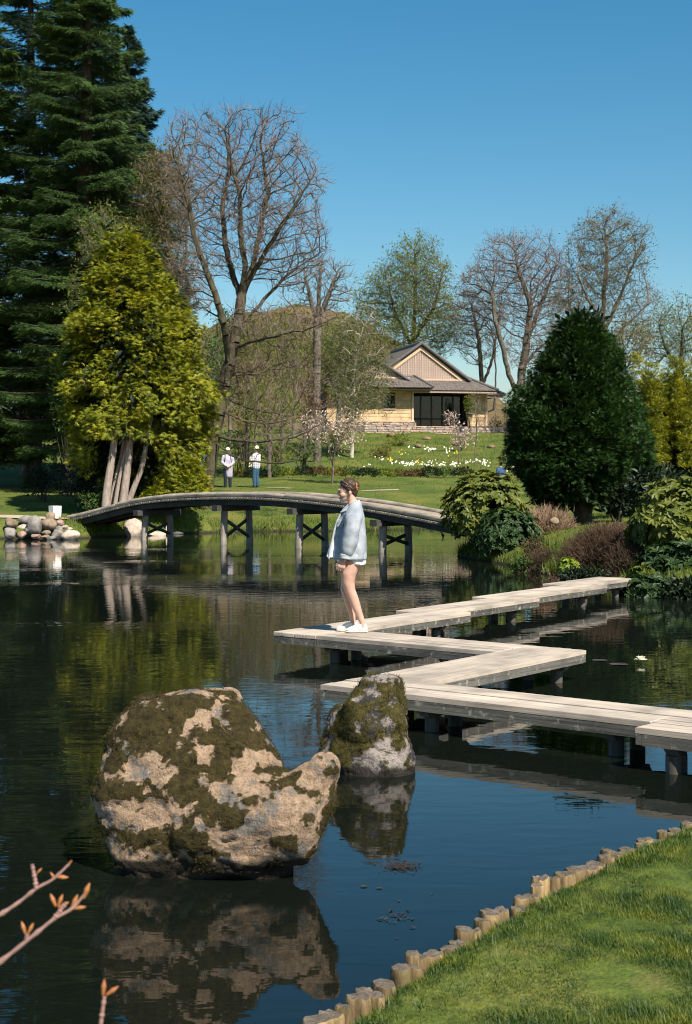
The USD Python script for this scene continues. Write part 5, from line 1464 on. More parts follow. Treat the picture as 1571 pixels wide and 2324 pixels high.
brush('heath_shrub', 'brown heath bush reaching right to the shaded boardwalk end', 1425, 1255, 50, 32, 27.2, M['heath'], 900, 1, 13, fol=M['heath_green'], leaf=.035)
brush('heath_shrub', 'low dark heath tangle on the bank between the rhododendron and the bright plant', 1215, 1238, 48, 24, 31.5, M['heath'], 900, 1, 18, fol=M['heath_green'], leaf=.035)
brush('twig_shrub', 'dry reddish tan twiggy shrub under the left side of the round conifer', 1240, 1160, 62, 30, 36.5, M['dry_twig'], 700, 1, 14, r=.008)
brush('twig_shrub', 'small pale twiggy clump right of the dark trunk above the heath', 1395, 1165, 30, 22, 33.0, M['dry_twig'], 160, 1, 15, r=.007)
brush('reed_clump', 'clump of pale green reeds standing in the water by the rhododendron', 1132, 1265, 10, 24, 33.4, M['bright_green'], 40, 1, 16, r=.006, spread=.2, catg='reeds')
t = thing('bright_shrub', 'small bright yellow-green leafy plant glowing among the brown heath', 'plant', base_at(1290, 27.6))
rhodo(t, P(1292, 1288, 27.3), np.array([.17, .17, .15]), 26, .12, M['bright_green'], 17, lo=-.2)
shrub('bank_shrub', 'rusty low plants on the bank just right of the dark rhododendron', 1210, 1245, 34, 28, 32.6, M['shrub_brown'], 500, .07, 18, LEAF)
shrub('bank_shrub', 'green leafy plants at the water right of the dark rhododendron', 1188, 1285, 32, 22, 31.4, M['leaf_green'], 420, .08, 19)
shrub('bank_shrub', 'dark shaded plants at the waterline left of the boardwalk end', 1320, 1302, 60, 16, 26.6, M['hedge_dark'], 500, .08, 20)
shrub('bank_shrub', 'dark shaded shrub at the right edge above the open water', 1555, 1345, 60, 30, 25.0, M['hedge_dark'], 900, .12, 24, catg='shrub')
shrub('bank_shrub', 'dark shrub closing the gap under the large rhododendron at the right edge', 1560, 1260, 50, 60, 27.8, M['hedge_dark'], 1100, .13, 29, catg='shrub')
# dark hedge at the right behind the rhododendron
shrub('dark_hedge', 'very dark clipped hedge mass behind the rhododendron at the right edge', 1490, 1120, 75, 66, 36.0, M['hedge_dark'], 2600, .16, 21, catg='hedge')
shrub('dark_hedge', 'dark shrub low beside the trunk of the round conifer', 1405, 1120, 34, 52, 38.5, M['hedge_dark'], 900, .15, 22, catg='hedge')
# shrubs at left behind the rocks and the thuja
shrub('leafy_shrub', 'dark green leafy shrub at the left edge under the giant conifers', 80, 860, 60, 90, 66, M['leaf_green'], 1900, .15, 23)
shrub('leafy_shrub', 'dark shrub just outside the left edge, mirrored in the pond', -40, 960, 60, 110, 68, M['leaf_green'], 1500, .16, 57)
shrub('leafy_shrub', 'tall dark shrub between the left edge and the thuja', 160, 900, 50, 90, 60, M['leaf_green'], 1700, .14, 24)
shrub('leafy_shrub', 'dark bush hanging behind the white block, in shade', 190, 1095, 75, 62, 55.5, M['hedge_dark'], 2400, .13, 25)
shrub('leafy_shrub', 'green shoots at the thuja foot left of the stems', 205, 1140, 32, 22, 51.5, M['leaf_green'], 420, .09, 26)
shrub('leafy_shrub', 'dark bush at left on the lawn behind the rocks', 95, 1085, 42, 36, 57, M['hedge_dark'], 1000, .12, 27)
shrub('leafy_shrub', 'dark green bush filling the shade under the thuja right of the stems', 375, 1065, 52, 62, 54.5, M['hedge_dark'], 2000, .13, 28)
for k, (px, m_, lab) in enumerate([(62, 'shrub_brown', 'rusty low shrub on the left lawn, nearest the edge of the picture'), (95, 'leaf_olive', 'olive low shrub on the left lawn beside the rusty one'), (120, 'leaf_spring', 'light green low shrub on the left lawn'), (142, 'shrub_brown', 'brown low shrub on the left lawn next to the thuja')]):
    shrub('low_shrub', lab, px, 1033, 14, 16, 72, M[m_], 260, .10, 30 + k, LEAF)
# the low hedge across the lawn
rng_hd = np.random.default_rng(44)
hx = list(range(545, 1075, 36))
tones = ['leaf_olive', 'hedge_dark', 'leaf_green', 'leaf_spring', 'hedge_dark', 'shrub_brown', 'leaf_olive', 'leaf_green', 'hedge_dark', 'leaf_spring', 'leaf_olive', 'shrub_brown', 'hedge_dark', 'leaf_green', 'hedge_dark']
hedge = thing('low_hedge', 'low uneven hedge of olive and brown shrubs crossing the lawn below the daffodils', 'hedge', base_at(800, 76))
for k, px in enumerate(hx):
    d = 76.5 + rng_hd.normal() * .3
    b = base_at(px, d); n = 620; s = d / F
    R = np.array([27 * s, .45, (15 + 6 * rng_hd.random()) * s])
    q = unit(rng_hd.normal(size=(n, 3))); q[:, 2] = np.abs(q[:, 2])
    lum = .75 + .5 * fbm(q * 2 + k * 3, 2, k)
    pos = b + q * R * (lum * (1 - .35 * rng_hd.random(n) ** 2))[:, None] + [0, 0, .12]
    part(hedge, 'shrub', scatter(*LEAF, pos, unit(q + rng_hd.normal(size=(n, 3)) * .7 + [0, 0, .4]), unit(q + rng_hd.normal(size=(n, 3)) * .5), .12 * (.6 + .8 * rng_hd.random(n))), M[tones[k % len(tones)]], label=None, kind='stuff')
# undergrowth on the slope, spread as single bushes
for k, (px, py, rx, ry, d, m_, lab) in enumerate([
    (540, 1005, 45, 30, 79, 'leaf_green', 'green bush on the slope left of the two visitors\' hats'),
    (620, 1030, 45, 26, 78, 'leaf_spring', 'light green bush on the slope right behind the plaid-shirted visitor'),
    (690, 1020, 40, 28, 80, 'leaf_green', 'darker green bush on the slope left of the magnolia'),
    (900, 1000, 34, 20, 100, 'leaf_spring', 'yellowish green tuft of bush on the grass slope below the house'),
    (870, 1025, 30, 22, 92, 'leaf_olive', 'olive bush on the grass slope right of the magnolia'),
    (560, 960, 50, 34, 88, 'leaf_olive', 'olive undergrowth high on the slope behind the leaning tree'),
    (760, 985, 44, 26, 96, 'leaf_spring', 'green undergrowth behind the magnolia blossom'),
    (1128, 965, 22, 26, 122, 'leaf_olive', 'grey-olive bush against the low wall right of the house'),
    (1150, 930, 26, 40, 128, 'leaf_green', 'green bush behind the house corner, beneath the forked tree')]):
    shrub('slope_shrub', lab, px, py, rx, ry, d, M[m_], 900, .13, 60 + k, LEAF)
# climbing plant and blossom at the house
shrub('climber', 'green climbing plant on the right wall of the house by the narrow window', 1067, 925, 16, 32, 117.2, M['leaf_spring'], 420, .13, 70, rd=4)

# blossoming trees
def blossom_tree(name, lab, base, d, stem, spec, mat, seed, n=900, size=.09, tr=.06):
    rng = np.random.default_rng(seed)
    t = thing(name, lab, 'tree', base)
    branch_tree(t, stem, spec, M['bark_grey'], M['twig_grey'], seed, step=.22, di=2.0, dk=.36, trunk_r=tr, tip=.010, twigs=2, twig_len=.35, twig_r=.006, leaves=mat, leaf_size=size, leaf_per=1.0, cluster=.06, leaf_name='flowers', leaf_tmpl=BROAD)
d = 70
blossom_tree('magnolia_tree', 'small magnolia with pale cream blossom behind the woman\'s head, thin dark trunk', base_at(752, d), d,
    [line(d, (753, 1112), (756, 1060), (762, 1000), (770, 960)), line(d, (757, 1050), (735, 990), (720, 960)), line(d, (762, 1000), (800, 960), (815, 950))], [E(765, 985, 72, 42, d, 150), E(710, 965, 36, 26, d, 40), E(805, 960, 30, 28, d, 36)], M['blossom'], 81, size=.11, tr=.055)
d = 96
blossom_tree('cherry_tree', 'small pink-white blossoming cherry in front of the house\'s glazed recess', base_at(1035, d), d,
    [line(d, (1050, 1010), (1042, 985), (1034, 965), (1025, 950))], [E(1022, 948, 20, 11, d, 40), E(1050, 998, 30, 22, d, 60), E(1035, 975, 20, 14, d, 22)], M['blossom_pink'], 82, size=.14, tr=.05)
d = 66
blossom_tree('cherry_tree', 'pale pink blossoming small tree at the left edge of the lawn', base_at(78, d), d,
    [line(d, (78, 1075), (77, 1010), (72, 960))], [E(62, 960, 40, 30, d, 90)], M['blossom_pink'], 83, size=.10, tr=.035)
d = 84
t = thing('sapling', 'thin young tree with a pale trunk on the slope right of the cherry', 'tree', base_at(1078, d))
branch_tree(t, [line(d, (1076, 1085), (1079, 1030), (1082, 970), (1078, 900))], [E(1082, 940, 24, 50, d, 60)], M['bark_grey'], M['twig_grey'], 84, step=.26, di=1.6, dk=.45, trunk_r=.032, tip=.008, twigs=2, twig_len=.4, twig_r=.006, leaves=M['leaf_olive'], leaf_size=.08, leaf_per=.5)
t = thing('sapling', 'bare stick-like sapling on the slope between the cherry and the daffodils', 'tree', base_at(1043, 88))
branch_tree(t, [line(88, (1043, 1070), (1042, 1030), (1043, 990))], [E(1043, 1005, 14, 24, 88, 24)], M['bark_grey'], M['twig_grey'], 85, step=.22, di=1.4, dk=.4, trunk_r=.035, tip=.007, twigs=2, twig_len=.3, twig_r=.005)

# daffodils on the slope, earth mounds
M['petal_white'] = mat_plain('petal_white', (.80, .78, .66), .6, .2, .03, 5.0)
M['petal_yellow'] = mat_plain('petal_yellow', (.75, .52, .06), .6, .2, .08, 5.0)
def ground_hit(px, py, lo=60, hi=135):
    ds = np.linspace(lo, hi, 400)
    x = (px - CX) / F * ds; z = EYE - (py - HY) / F * ds
    g = ground(x, ds) - z
    k = int(np.argmax(g > 0)) if (g > 0).any() else len(ds) - 1
    return np.array([x[k], ds[k], float(ground(x[k], ds[k]))])
rng_f = np.random.default_rng(90)
def flowers(name, lab, drifts, mat, seed):
    rng = np.random.default_rng(seed)
    ms = []
    for px, py, rx, ry, n in drifts:
        hubs = [(px + rng.normal() * rx * .5, py + rng.normal() * ry * .5) for _ in range(max(2, n // 5))]
        for _ in range(n):
            hb = hubs[int(len(hubs) * rng.random() ** 1.7)]
            c = ground_hit(hb[0] + rng.normal() * 5, hb[1] + rng.normal() * 2.5)
            h = .22 + .12 * rng.random(); r = .034 + .022 * rng.random()
            top = c + [rng.normal() * .04, rng.normal() * .04, h]
            face = unit(np.array([rng.normal() * .5, -1, .35]))
            e1 = unit(np.cross(face, [0, 0, 1])); e2 = np.cross(face, e1)
            a = np.arange(6) / 6 * 2 * np.pi
            rim = top + (e1 * np.cos(a)[:, None] + e2 * np.sin(a)[:, None]) * r
            i = np.arange(6)
            ms.append((np.vstack([rim, top + face * .03, top - face * .01]), np.vstack([np.c_[i, (i + 1) % 6, np.full(6, 6)], np.c_[(i + 1) % 6, i, np.full(6, 7)]])))
    solo(name, cat(ms), mat, lab, 'flowers', kind='stuff')
flowers('white_daffodils', 'drifts of white daffodils on the grass slope below the house', [(920, 1062, 46, 7, 34), (960, 1063, 30, 7, 18), (1015, 1066, 50, 8, 34), (975, 1030, 44, 7, 24), (1065, 1060, 60, 10, 22), (1110, 1060, 60, 14, 20), (1010, 1037, 40, 12, 12), (1150, 1070, 30, 12, 10), (850, 1062, 60, 10, 9), (640, 1062, 120, 10, 16), (930, 1015, 20, 10, 4)], M['petal_white'], 91)
flowers('yellow_daffodils', 'small groups of yellow daffodils among the white ones', [(925, 1043, 14, 5, 6), (950, 1058, 10, 6, 6), (880, 1056, 30, 6, 5), (980, 1045, 60, 14, 5), (560, 1058, 60, 8, 5)], M['petal_yellow'], 92)
M['earth'] = mat_plain('earth', (.21, .135, .085), .95, .1, .2, 6.0, .02, 25.0)
for px, py, w, lab in [(889, 989, 22, 'bare earth patch on the slope nearest the left corner of the house'), (968, 997, 24, 'bare earth patch on the slope below the glazed recess'), (949, 1014, 18, 'small bare earth patch lowest on the slope, left of the daffodil drift'), (1036, 1010, 22, 'bare earth patch just left of the thin sapling'), (1115, 1016, 20, 'bare earth patch near the dark round conifer')]:
    c = ground_hit(px, py); r = w * c[1] / F * .5
    i = trimesh.creation.icosphere(subdivisions=2)
    v = np.array(i.vertices); v = v * np.array([r, r * 3.2, .20]) * (1 + .3 * (fbm(v * 2 + px, 2) - .5))[:, None] + c
    solo('earth_mound', (v, np.array(i.faces)), M['earth'], lab, 'earth mound', smooth=True)
# worn stone slabs across the far lawn, gravel path by the bridge's left end
M['path'] = mat_plain('path', (.40, .33, .25), .95, .1, .12, 3.0, .01, 60)
def sheet(pts, dz=.015, n=24, half=.35):
    c = smooth_path(np.array(pts), n)
    t_ = unit(np.gradient(c, axis=0)); s_ = np.stack([-t_[:, 1], t_[:, 0]], 1)
    rows = []
    for w in np.linspace(-half, half, 7):
        q = c + s_ * w
        rows.append(np.c_[q, ground(q[:, 0], q[:, 1]) + dz])
    V = np.array(rows); k = np.arange(7 * n).reshape(7, n)
    f = np.vstack([np.c_[k[:-1, :-1].ravel(), k[:-1, 1:].ravel(), k[1:, 1:].ravel()], np.c_[k[:-1, :-1].ravel(), k[1:, 1:].ravel(), k[1:, :-1].ravel()]])
    return V.reshape(-1, 3), f
solo('path', sheet([P(605, 0, 66.0)[:2], P(660, 0, 66.0)[:2]], .012, 12, .13), M['path'], 'pale worn strip in the far lawn right of the plaid-shirted visitor', kind='structure', smooth=True)
solo('path', sheet([P(820, 0, 65)[:2], P(905, 0, 65)[:2]], .012, 12, .13), M['path'], 'pale worn strip in the far lawn behind the woman', kind='structure', smooth=True)
solo('path', sheet([(-14.5, 49.5), (-12, 49.45), (-10.3, 49.4), (-9.1, 49.4)], .03, 30, .55), M['path'], 'pale gravel path leading to the left end of the bridge', kind='structure', smooth=True)
# the white block at the bridge end
M['white_block'] = mat_plain('white_block', (.80, .77, .72), .7, .3, .05, 4.0)
M['block_side'] = usdkit.material(stage, LOOKS + 'block_side', {'g': ('geometry', {}), 'n': ('noise_texture', {'scale': 9.0, 'detail': 3.0}), 'r': ('rgb_ramp', {'ramp': [(.46, (.10, .075, .06)), (.54, (.62, .60, .60))]}), 'p': ('principled_bsdf', {'roughness': .6})},
    [('g.position', 'n.vector'), ('n.fac', 'r.fac'), ('r.color', 'p.base_color')], surface='p.BSDF')
c = np.array([P(125, 0, 49.2)[0], 49.2, 0]); z0 = float(_spl(0)) - .02
wb = thing('white_block', 'white tapered block with a mottled side on the path by the bridge\'s left end', 'block', (c[0], c[1], z0))
def taper(lo, hi, z0, z1, cx):
    q = np.array([(cx[0] + sx * w, cx[1] + sy * w, z) for w, z in ((lo, z0), (hi, z1)) for sx in (-1, 1) for sy in (-1, 1)])
    return q
v, f = tri(m3.Manifold.hull_points(taper(.135, .155, z0 - .1, z0 + .44, c)))
a = math.radians(38); Rm = np.array([[math.cos(a), -math.sin(a), 0], [math.sin(a), math.cos(a), 0], [0, 0, 1]])
part(wb, 'block', ((v - c) @ Rm.T + c, f), M['white_block'])
face = np.array([[.151, -.12, z0 - .02], [.151, .12, z0 - .02], [.160, .14, z0 + .42], [.160, -.14, z0 + .42]]); 
fv = np.vstack([face * [1, 1, 1], face + [.004, 0, 0]]); fv = (fv * [1, 1, 1]) @ Rm.T + c
part(wb, 'mottled_side', tri(m3.Manifold.hull_points(fv)), M['block_side'])

# ------------------------------------------------------------------ things on the water
M['lily_white'] = mat_plain('lily_white', (.82, .78, .58), .5, .3, .03, 8.0)
M['lily_pad'] = mat_plain('lily_pad', (.075, .038, .032), .35, .5, .2, 9.0)
t = thing('water_lily', 'single white water lily flower open on the dark water at right', 'water lily', G(1455, 1506))
c = G(1455, 1506)
for ring_, (n, L, el) in enumerate(((8, .085, .35), (8, .078, .85), (6, .06, 1.25))):
    a = np.arange(n) / n * 2 * np.pi + ring_ * .35
    dirs = np.stack([np.cos(a) * math.cos(el), np.sin(a) * math.cos(el), np.full(n, math.sin(el))], 1)
    part(t, 'petals', scatter(*BROAD, np.repeat([c + [0, 0, .025]], n, 0), dirs, np.stack([-np.cos(a), -np.sin(a), np.full(n, .6)], 1), L), M['lily_white'], smooth=60, kind='stuff')
def pad(px, py, r, lab, mat='lily_pad'):
    c = G(px, py)
    a = np.linspace(.25, 2 * np.pi - .25, 22)
    rim = c + np.c_[np.cos(a) * r, np.sin(a) * r, .006 + .002 * np.sin(a * 3)]
    v = np.vstack([[c + [0, 0, .007]], rim]); i = np.arange(1, 22)
    solo('lily_pad', (v, np.c_[np.zeros(21, int), i, i + 1]), M[mat], lab, 'lily pad')
pad(1405, 1508, .10, 'reddish lily pad floating just left of the white lily')
pad(1362, 1499, .085, 'smaller dull red lily pad further left of the white lily')
M['weed'] = mat_plain('weed', (.035, .026, .022), .6, .4, .3, 20.0)
M['dead_leaf'] = mat_plain('dead_leaf', (.05, .034, .02), .7, .3, .25, 20.0)
rng_d = np.random.default_rng(17)
def debris(name, lab, px, py, rx, ry, n, size, mat, catg='debris'):
    pos = np.array([G(px + rng_d.normal() * rx * .45, py + rng_d.normal() * ry * .45, .004 + .004 * rng_d.random()) for _ in range(n)])
    a = rng_d.random(n) * 6.28
    solo(name, scatter(*LEAF, pos, np.stack([np.cos(a), np.sin(a), rng_d.normal(size=n) * .08], 1), np.repeat([[0, 0, 1.0]], n, 0), size * (.5 + rng_d.random(n))), mat, lab, catg, kind='stuff')
debris('floating_weed', 'patch of dark weed floating below the small boulder\'s reflection', 912, 1965, 46, 12, 420, .018, M['weed'], 'weed')
debris('floating_weed', 'thin trail of dark bits floating in the blue water, further down', 900, 2075, 52, 34, 24, .03, M['weed'], 'weed')
for px, py, s_, lab in [(815, 2012, .045, 'brown dead leaf floating left of the trail of weed'), (852, 2016, .038, 'second brown floating leaf, tilted, near the trail of weed'), (976, 2029, .02, 'small round pale leaf floating alone in the blue water'), (1370, 1659, .1, 'yellowish dead leaf floating in the shade under the boardwalk')]:
    c = G(px, py, .003); a = rng_d.normal() * .4
    solo('floating_leaf', scatter(*BROAD, np.array([c]), np.array([[math.cos(a), math.sin(a), .02]]), np.array([[0, 0, 1.0]]), s_), M['dead_leaf'], lab, 'leaf')
# ------------------------------------------------------------------ people
def chain(pts, seg=20):
    """Hulls of consecutive spheres: (x, y, z, r) joints."""
    out = m3.Manifold()
    for a, b in zip(pts[:-1], pts[1:]):
        out = out + m3.Manifold.batch_hull([m3.Manifold.sphere(a[3], seg).translate(tuple(map(float, a[:3]))), m3.Manifold.sphere(b[3], seg).translate(tuple(map(float, b[:3])))])
    return out
def ell(c, r, seg=24):
    return m3.Manifold.sphere(1.0, seg).scale(tuple(map(float, r))).translate(tuple(map(float, c)))
def soften(man, edge, it=8):
    v, f = tri(man.refine_to_length(edge))
    t = trimesh.Trimesh(v, f, process=True)
    trimesh.smoothing.filter_taubin(t, lamb=.5, nu=.52, iterations=it)
    return np.array(t.vertices), np.array(t.faces)
def skin_mat(name, col):
    return usdkit.material(stage, LOOKS + name, {'g': ('geometry', {}), 'n': ('noise_texture', {'scale': 16.0, 'detail': 4.0}), 'r': ('rgb_ramp', {'ramp': [(.3, tuple(np.array(col) * [.93, .86, .84])), (.7, tuple(np.minimum(np.array(col) * 1.05, 1)))]}),
        'p': ('principled_bsdf', {'roughness': .5, 'subsurface_weight': .12, 'subsurface_scale': .012, 'subsurface_radius': (1, .35, .2), 'specular_ior_level': .35})},
        [('g.position', 'n.vector'), ('n.fac', 'r.fac'), ('r.color', 'p.base_color')], surface='p.BSDF')
M['skin'] = skin_mat('skin', (.50, .315, .24))
M['hair'] = mat_wood('hair', (.020, .012, .008), (.095, .055, .032), grain=(60, 60, 12), rough=.45, bump=.003)
M['denim'] = usdkit.material(stage, LOOKS + 'denim', {
    'g': ('geometry', {}), 'n': ('noise_texture', {'scale': 7.0, 'detail': 6.0, 'roughness': .65}), 'r': ('rgb_ramp', {'ramp': [(.3, (.20, .232, .275)), (.5, (.315, .345, .38)), (.68, (.43, .455, .475))]}),
    'n2': ('noise_texture', {'scale': 260.0, 'detail': 2.0}), 'r2': ('rgb_ramp', {'ramp': [(.3, (.82, .82, .82)), (.7, (1.1, 1.1, 1.1))]}), 'mx': ('mix_color', {'blend_type': 'multiply', 'fac': 1.0}),
    'b': ('bump', {'strength': .6, 'distance': .004}), 'p': ('principled_bsdf', {'roughness': .9, 'specular_ior_level': .15})},
    [('g.position', 'n.vector'), ('n.fac', 'r.fac'), ('g.position', 'n2.vector'), ('n2.fac', 'r2.fac'), ('r.color', 'mx.a'), ('r2.color', 'mx.b'), ('mx.result', 'p.base_color'), ('n.fac', 'b.height'), ('b.normal', 'p.normal')], surface='p.BSDF')
M['denim_seam'] = mat_plain('denim_seam', (.37, .395, .415), .9, .15, .12, 30.0)
M['white_cloth'] = mat_plain('white_cloth', (.78, .76, .76), .85, .15, .04, 20.0)
M['canvas'] = mat_plain('canvas', (.74, .70, .64), .8, .2, .05, 25.0)
M['sole'] = mat_plain('sole', (.66, .58, .46), .8, .2, .06, 25.0)
M['black_gloss'] = mat_plain('black_gloss', (.010, .011, .014), .15, .6, .1, 9.0)
M['clip'] = mat_plain('clip', (.42, .16, .06), .25, .6, .35, 60.0)
M['lips'] = mat_plain('lips', (.40, .14, .12), .5, .4, .1, 20.0)
M['eye'] = mat_plain('eye', (.025, .016, .012), .3, .5, .1, 20.0)

W0 = np.array([.105, 16.62, ZT + .002])
def wp(cx, cy, v=0.0):
    """The woman's own plane: cx, cy read from the picture, v metres away from the camera."""
    return W0 + [(cx - 590) / 1222, v, (2215 - cy) / 1222]
def wj(cx, cy, v, r):
    return (*wp(cx, cy, v), r)
woman = thing('person', 'woman in light denim jacket and white shoes standing in profile on the boardwalk', 'person', W0)
NV, FV = -.085, .085
body = m3.Manifold()
# near leg, far leg
body += chain([wj(548, 1235, NV, .100), wj(492, 1410, NV - .01, .088), wj(488, 1530, NV - .01, .073), wj(514, 1640, NV - .005, .060), wj(556, 1740, NV, .056), wj(588, 1830, NV, .053), wj(632, 1945, NV, .041), wj(684, 2075, NV, .033), wj(690, 2135, NV, .036)])
body += chain([wj(560, 1235, FV, .100), wj(524, 1410, FV, .086), wj(478, 1545, FV, .070), wj(456, 1640, FV, .058), wj(482, 1730, FV, .054), wj(508, 1830, FV, .050), wj(540, 1950, FV, .039), wj(556, 2070, FV, .032), wj(560, 2120, FV, .035)])
body += chain([wj(690, 2140, NV, .030), wj(560, 2170, NV, .026)])
body += chain([wj(560, 2120, FV, .030), wj(450, 2150, FV, .026)])
# trunk of the body, shoulders, neck
body += m3.Manifold.batch_hull([ell(wp(556, 1225, 0), (.115, .150, .09)), ell(wp(548, 1060, 0), (.098, .125, .08))])
body += m3.Manifold.batch_hull([ell(wp(548, 1060, 0), (.098, .125, .08)), ell(wp(548, 760, 0), (.115, .150, .10))])
body += m3.Manifold.batch_hull([ell(wp(548, 760, 0), (.112, .15, .10)), ell(wp(576, 560, -.13), (.062, .062, .06)), ell(wp(570, 560, .13), (.062, .062, .06)), ell(wp(562, 480, 0), (.06, .065, .05))])
body += chain([wj(566, 500, 0, .058), wj(540, 420, 0, .050), wj(520, 350, 0, .050)])
# arms
body += chain([wj(580, 575, -.155, .052), wj(548, 830, -.205, .042), wj(508, 1010, -.215, .038), wj(445, 1205, -.200, .028), wj(428, 1240, -.198, .026)])
body += chain([wj(565, 575, .155, .052), wj(520, 830, .205, .042), wj(470, 1010, .215, .038), wj(420, 1160, .200, .028), wj(405, 1200, .198, .026)])
# hands: a palm, four curled fingers and a thumb each
def hand(cx, cy, v, ang, side):
    """A relaxed, half closed hand hanging from the wrist at cx, cy; ang leans it; the thumb sits on the outer front side."""
    o = wp(cx, cy, v); ca, sa = math.cos(ang), math.sin(ang)
    dn = np.array([-sa, 0, -ca]); fw = np.array([-ca, 0, sa]); ou = np.array([0, side, 0.0])
    def q(a, b, c, r):
        p = o + dn * a + fw * b + ou * c; return (*p, r)
    m = m3.Manifold.batch_hull([m3.Manifold.sphere(r, 16).translate((x, y, z)) for x, y, z, r in (q(0, 0, 0, .024), q(.075, .030, .004, .018), q(.072, -.030, .004, .017), q(.03, .022, 0, .02))])
    for b, L, r in ((.034, .9, .0102), (.013, 1.0, .0108), (-.009, .95, .0104), (-.029, .78, .0092)):
        m += chain([q(.074, b, .004, r * 1.05), q(.074 + .034 * L, b + .008, -.004, r), q(.074 + .046 * L, b + .006, -.030 * L, r * .92), q(.074 + .026 * L, b + .002, -.044 * L, r * .82)], 14)
    m += chain([q(.018, .026, -.004, .0135), q(.050, .052, -.012, .0115), q(.084, .052, -.018, .0098)], 14)
    return m
body += hand(425, 1232, -.198, .30, -1)
body += hand(402, 1195, .198, .25, 1)
# head: skull, jaw, brow, nose, lips, chin, ears; tipped a little down
def hp(cx, cy, v): return wp(cx, cy, v)
head = ell(hp(492, 262, 0), (.098, .076, .098))
head += m3.Manifold.batch_hull([ell(hp(430, 300, 0), (.062, .060, .070)), ell(hp(432, 400, 0), (.034, .036, .036)), ell(hp(505, 345, 0), (.050, .058, .050))])
head += m3.Manifold.batch_hull([ell(hp(424, 428, 0), (.020, .024, .020)), ell(hp(420, 400, 0), (.032, .036, .03)), ell(hp(478, 398, 0), (.030, .045, .03))])
head += m3.Manifold.batch_hull([ell(hp(372, 302, 0), (.011, .009, .012), 14), ell(hp(350, 352, 0), (.012, .013, .010), 14), ell(hp(385, 356, 0), (.014, .020, .010), 14)])
head += ell(hp(376, 284, -.026), (.022, .026, .011), 14) + ell(hp(376, 284, .026), (.022, .026, .011), 14)
head += m3.Manifold.batch_hull([ell(hp(383, 392, 0), (.012, .020, .0065), 14), ell(hp(392, 390, 0), (.012, .030, .008), 14)])
head += m3.Manifold.batch_hull([ell(hp(385, 410, 0), (.012, .018, .0075), 14), ell(hp(396, 408, 0), (.012, .026, .008), 14)])
head += ell(hp(398, 436, 0), (.018, .020, .016), 14)
head += ell(hp(420, 350, -.048), (.032, .018, .026), 14) + ell(hp(420, 350, .048), (.032, .018, .026), 14)
for s in (-1, 1):
    head += ell(hp(516, 322, s * .079), (.017, .011, .029), 14)
    head -= ell(hp(368, 314, s * .030), (.018, .017, .0085), 14)
body += head
part(woman, 'body', soften(body, .011, 7), M['skin'], smooth=True)
for s in (-1, 1):
    part(woman, 'eye', tri(ell(hp(384, 314, s * .034), (.010, .014, .0045), 14)), M['eye'], smooth=True)
    part(woman, 'eyebrow', tri(chain([(*hp(366, 288, s * .018), .0035), (*hp(376, 280, s * .040), .004), (*hp(400, 284, s * .056), .0028)], 8)), M['hair'], smooth=True)
part(woman, 'lips', soften(m3.Manifold.batch_hull([ell(hp(379, 396, 0), (.009, .018, .004), 12), ell(hp(396, 398, 0), (.010, .031, .004), 12)]) + m3.Manifold.batch_hull([ell(hp(380, 407, 0), (.009, .017, .005), 12), ell(hp(396, 405, 0), (.010, .029, .004), 12)]), .005, 3), M['lips'], smooth=True)
# hair drawn back over the ears into a knot with a clip, sunglasses pushed up
hr = ell(hp(503, 246, 0), (.103, .084, .100))
hr -= m3.Manifold.cube((.30, .4, .30), True).rotate((0, -34, 0)).translate(tuple(map(float, hp(322, 402, 0))))
hr += m3.Manifold.batch_hull([ell(hp(556, 255, 0), (.062, .072, .075)), ell(hp(578, 335, 0), (.030, .045, .045))])
hr += m3.Manifold.batch_hull([ell(hp(430, 210, -.055), (.03, .022, .04), 14), ell(hp(520, 275, -.079), (.03, .012, .03), 14), ell(hp(470, 240, -.072), (.03, .018, .03), 14)])
hr += m3.Manifold.batch_hull([ell(hp(430, 210, .055), (.03, .022, .04), 14), ell(hp(520, 275, .079), (.03, .012, .03), 14), ell(hp(470, 240, .072), (.03, .018, .03), 14)])
hv, hf = soften(hr, .010, 5)
hn = normals(hv, hf); hv = hv + hn * ((fbm(hv * np.array([34, 90, 60]), 2, 4) - .5) * .016)[:, None]
hairp = part(woman, 'hair', (hv, hf), M['hair'], smooth=True)
kv, kf = soften(ell(hp(604, 228, 0), (.034, .050, .050)) + ell(hp(612, 200, .01), (.020, .03, .022)), .008, 3)
kv = kv + normals(kv, kf) * ((fbm(kv * 70, 2, 5) - .5) * .014)[:, None]
part(hairp, 'hair_knot', (kv, kf), M['hair'], smooth=True)
part(hairp, 'hair_clip', tri(chain([(*hp(588, 190, -.03), .008), (*hp(606, 205, -.045), .010), (*hp(600, 250, -.05), .009), (*hp(612, 285, -.04), .008)], 10) + chain([(*hp(600, 250, -.05), .007), (*hp(624, 262, -.035), .008)], 10)), M['clip'], smooth=True)
gl = part(woman, 'sunglasses', tri(m3.Manifold.batch_hull([ell(hp(410, 168, -.038), (.022, .028, .010), 16), ell(hp(392, 196, -.038), (.014, .026, .008), 16)]) + m3.Manifold.batch_hull([ell(hp(410, 168, .038), (.022, .028, .010), 16), ell(hp(392, 196, .038), (.014, .026, .008), 16)]) + chain([(*hp(398, 180, -.02), .006), (*hp(398, 180, .02), .006)], 8)), M['black_gloss'], smooth=True)
for s in (-1, 1):
    part(gl, 'temple_arm', tri(chain([(*hp(410, 180, s * .070), .006), (*hp(470, 205, s * .086), .006), (*hp(535, 268, s * .088), .005)], 8)), M['black_gloss'], smooth=True)

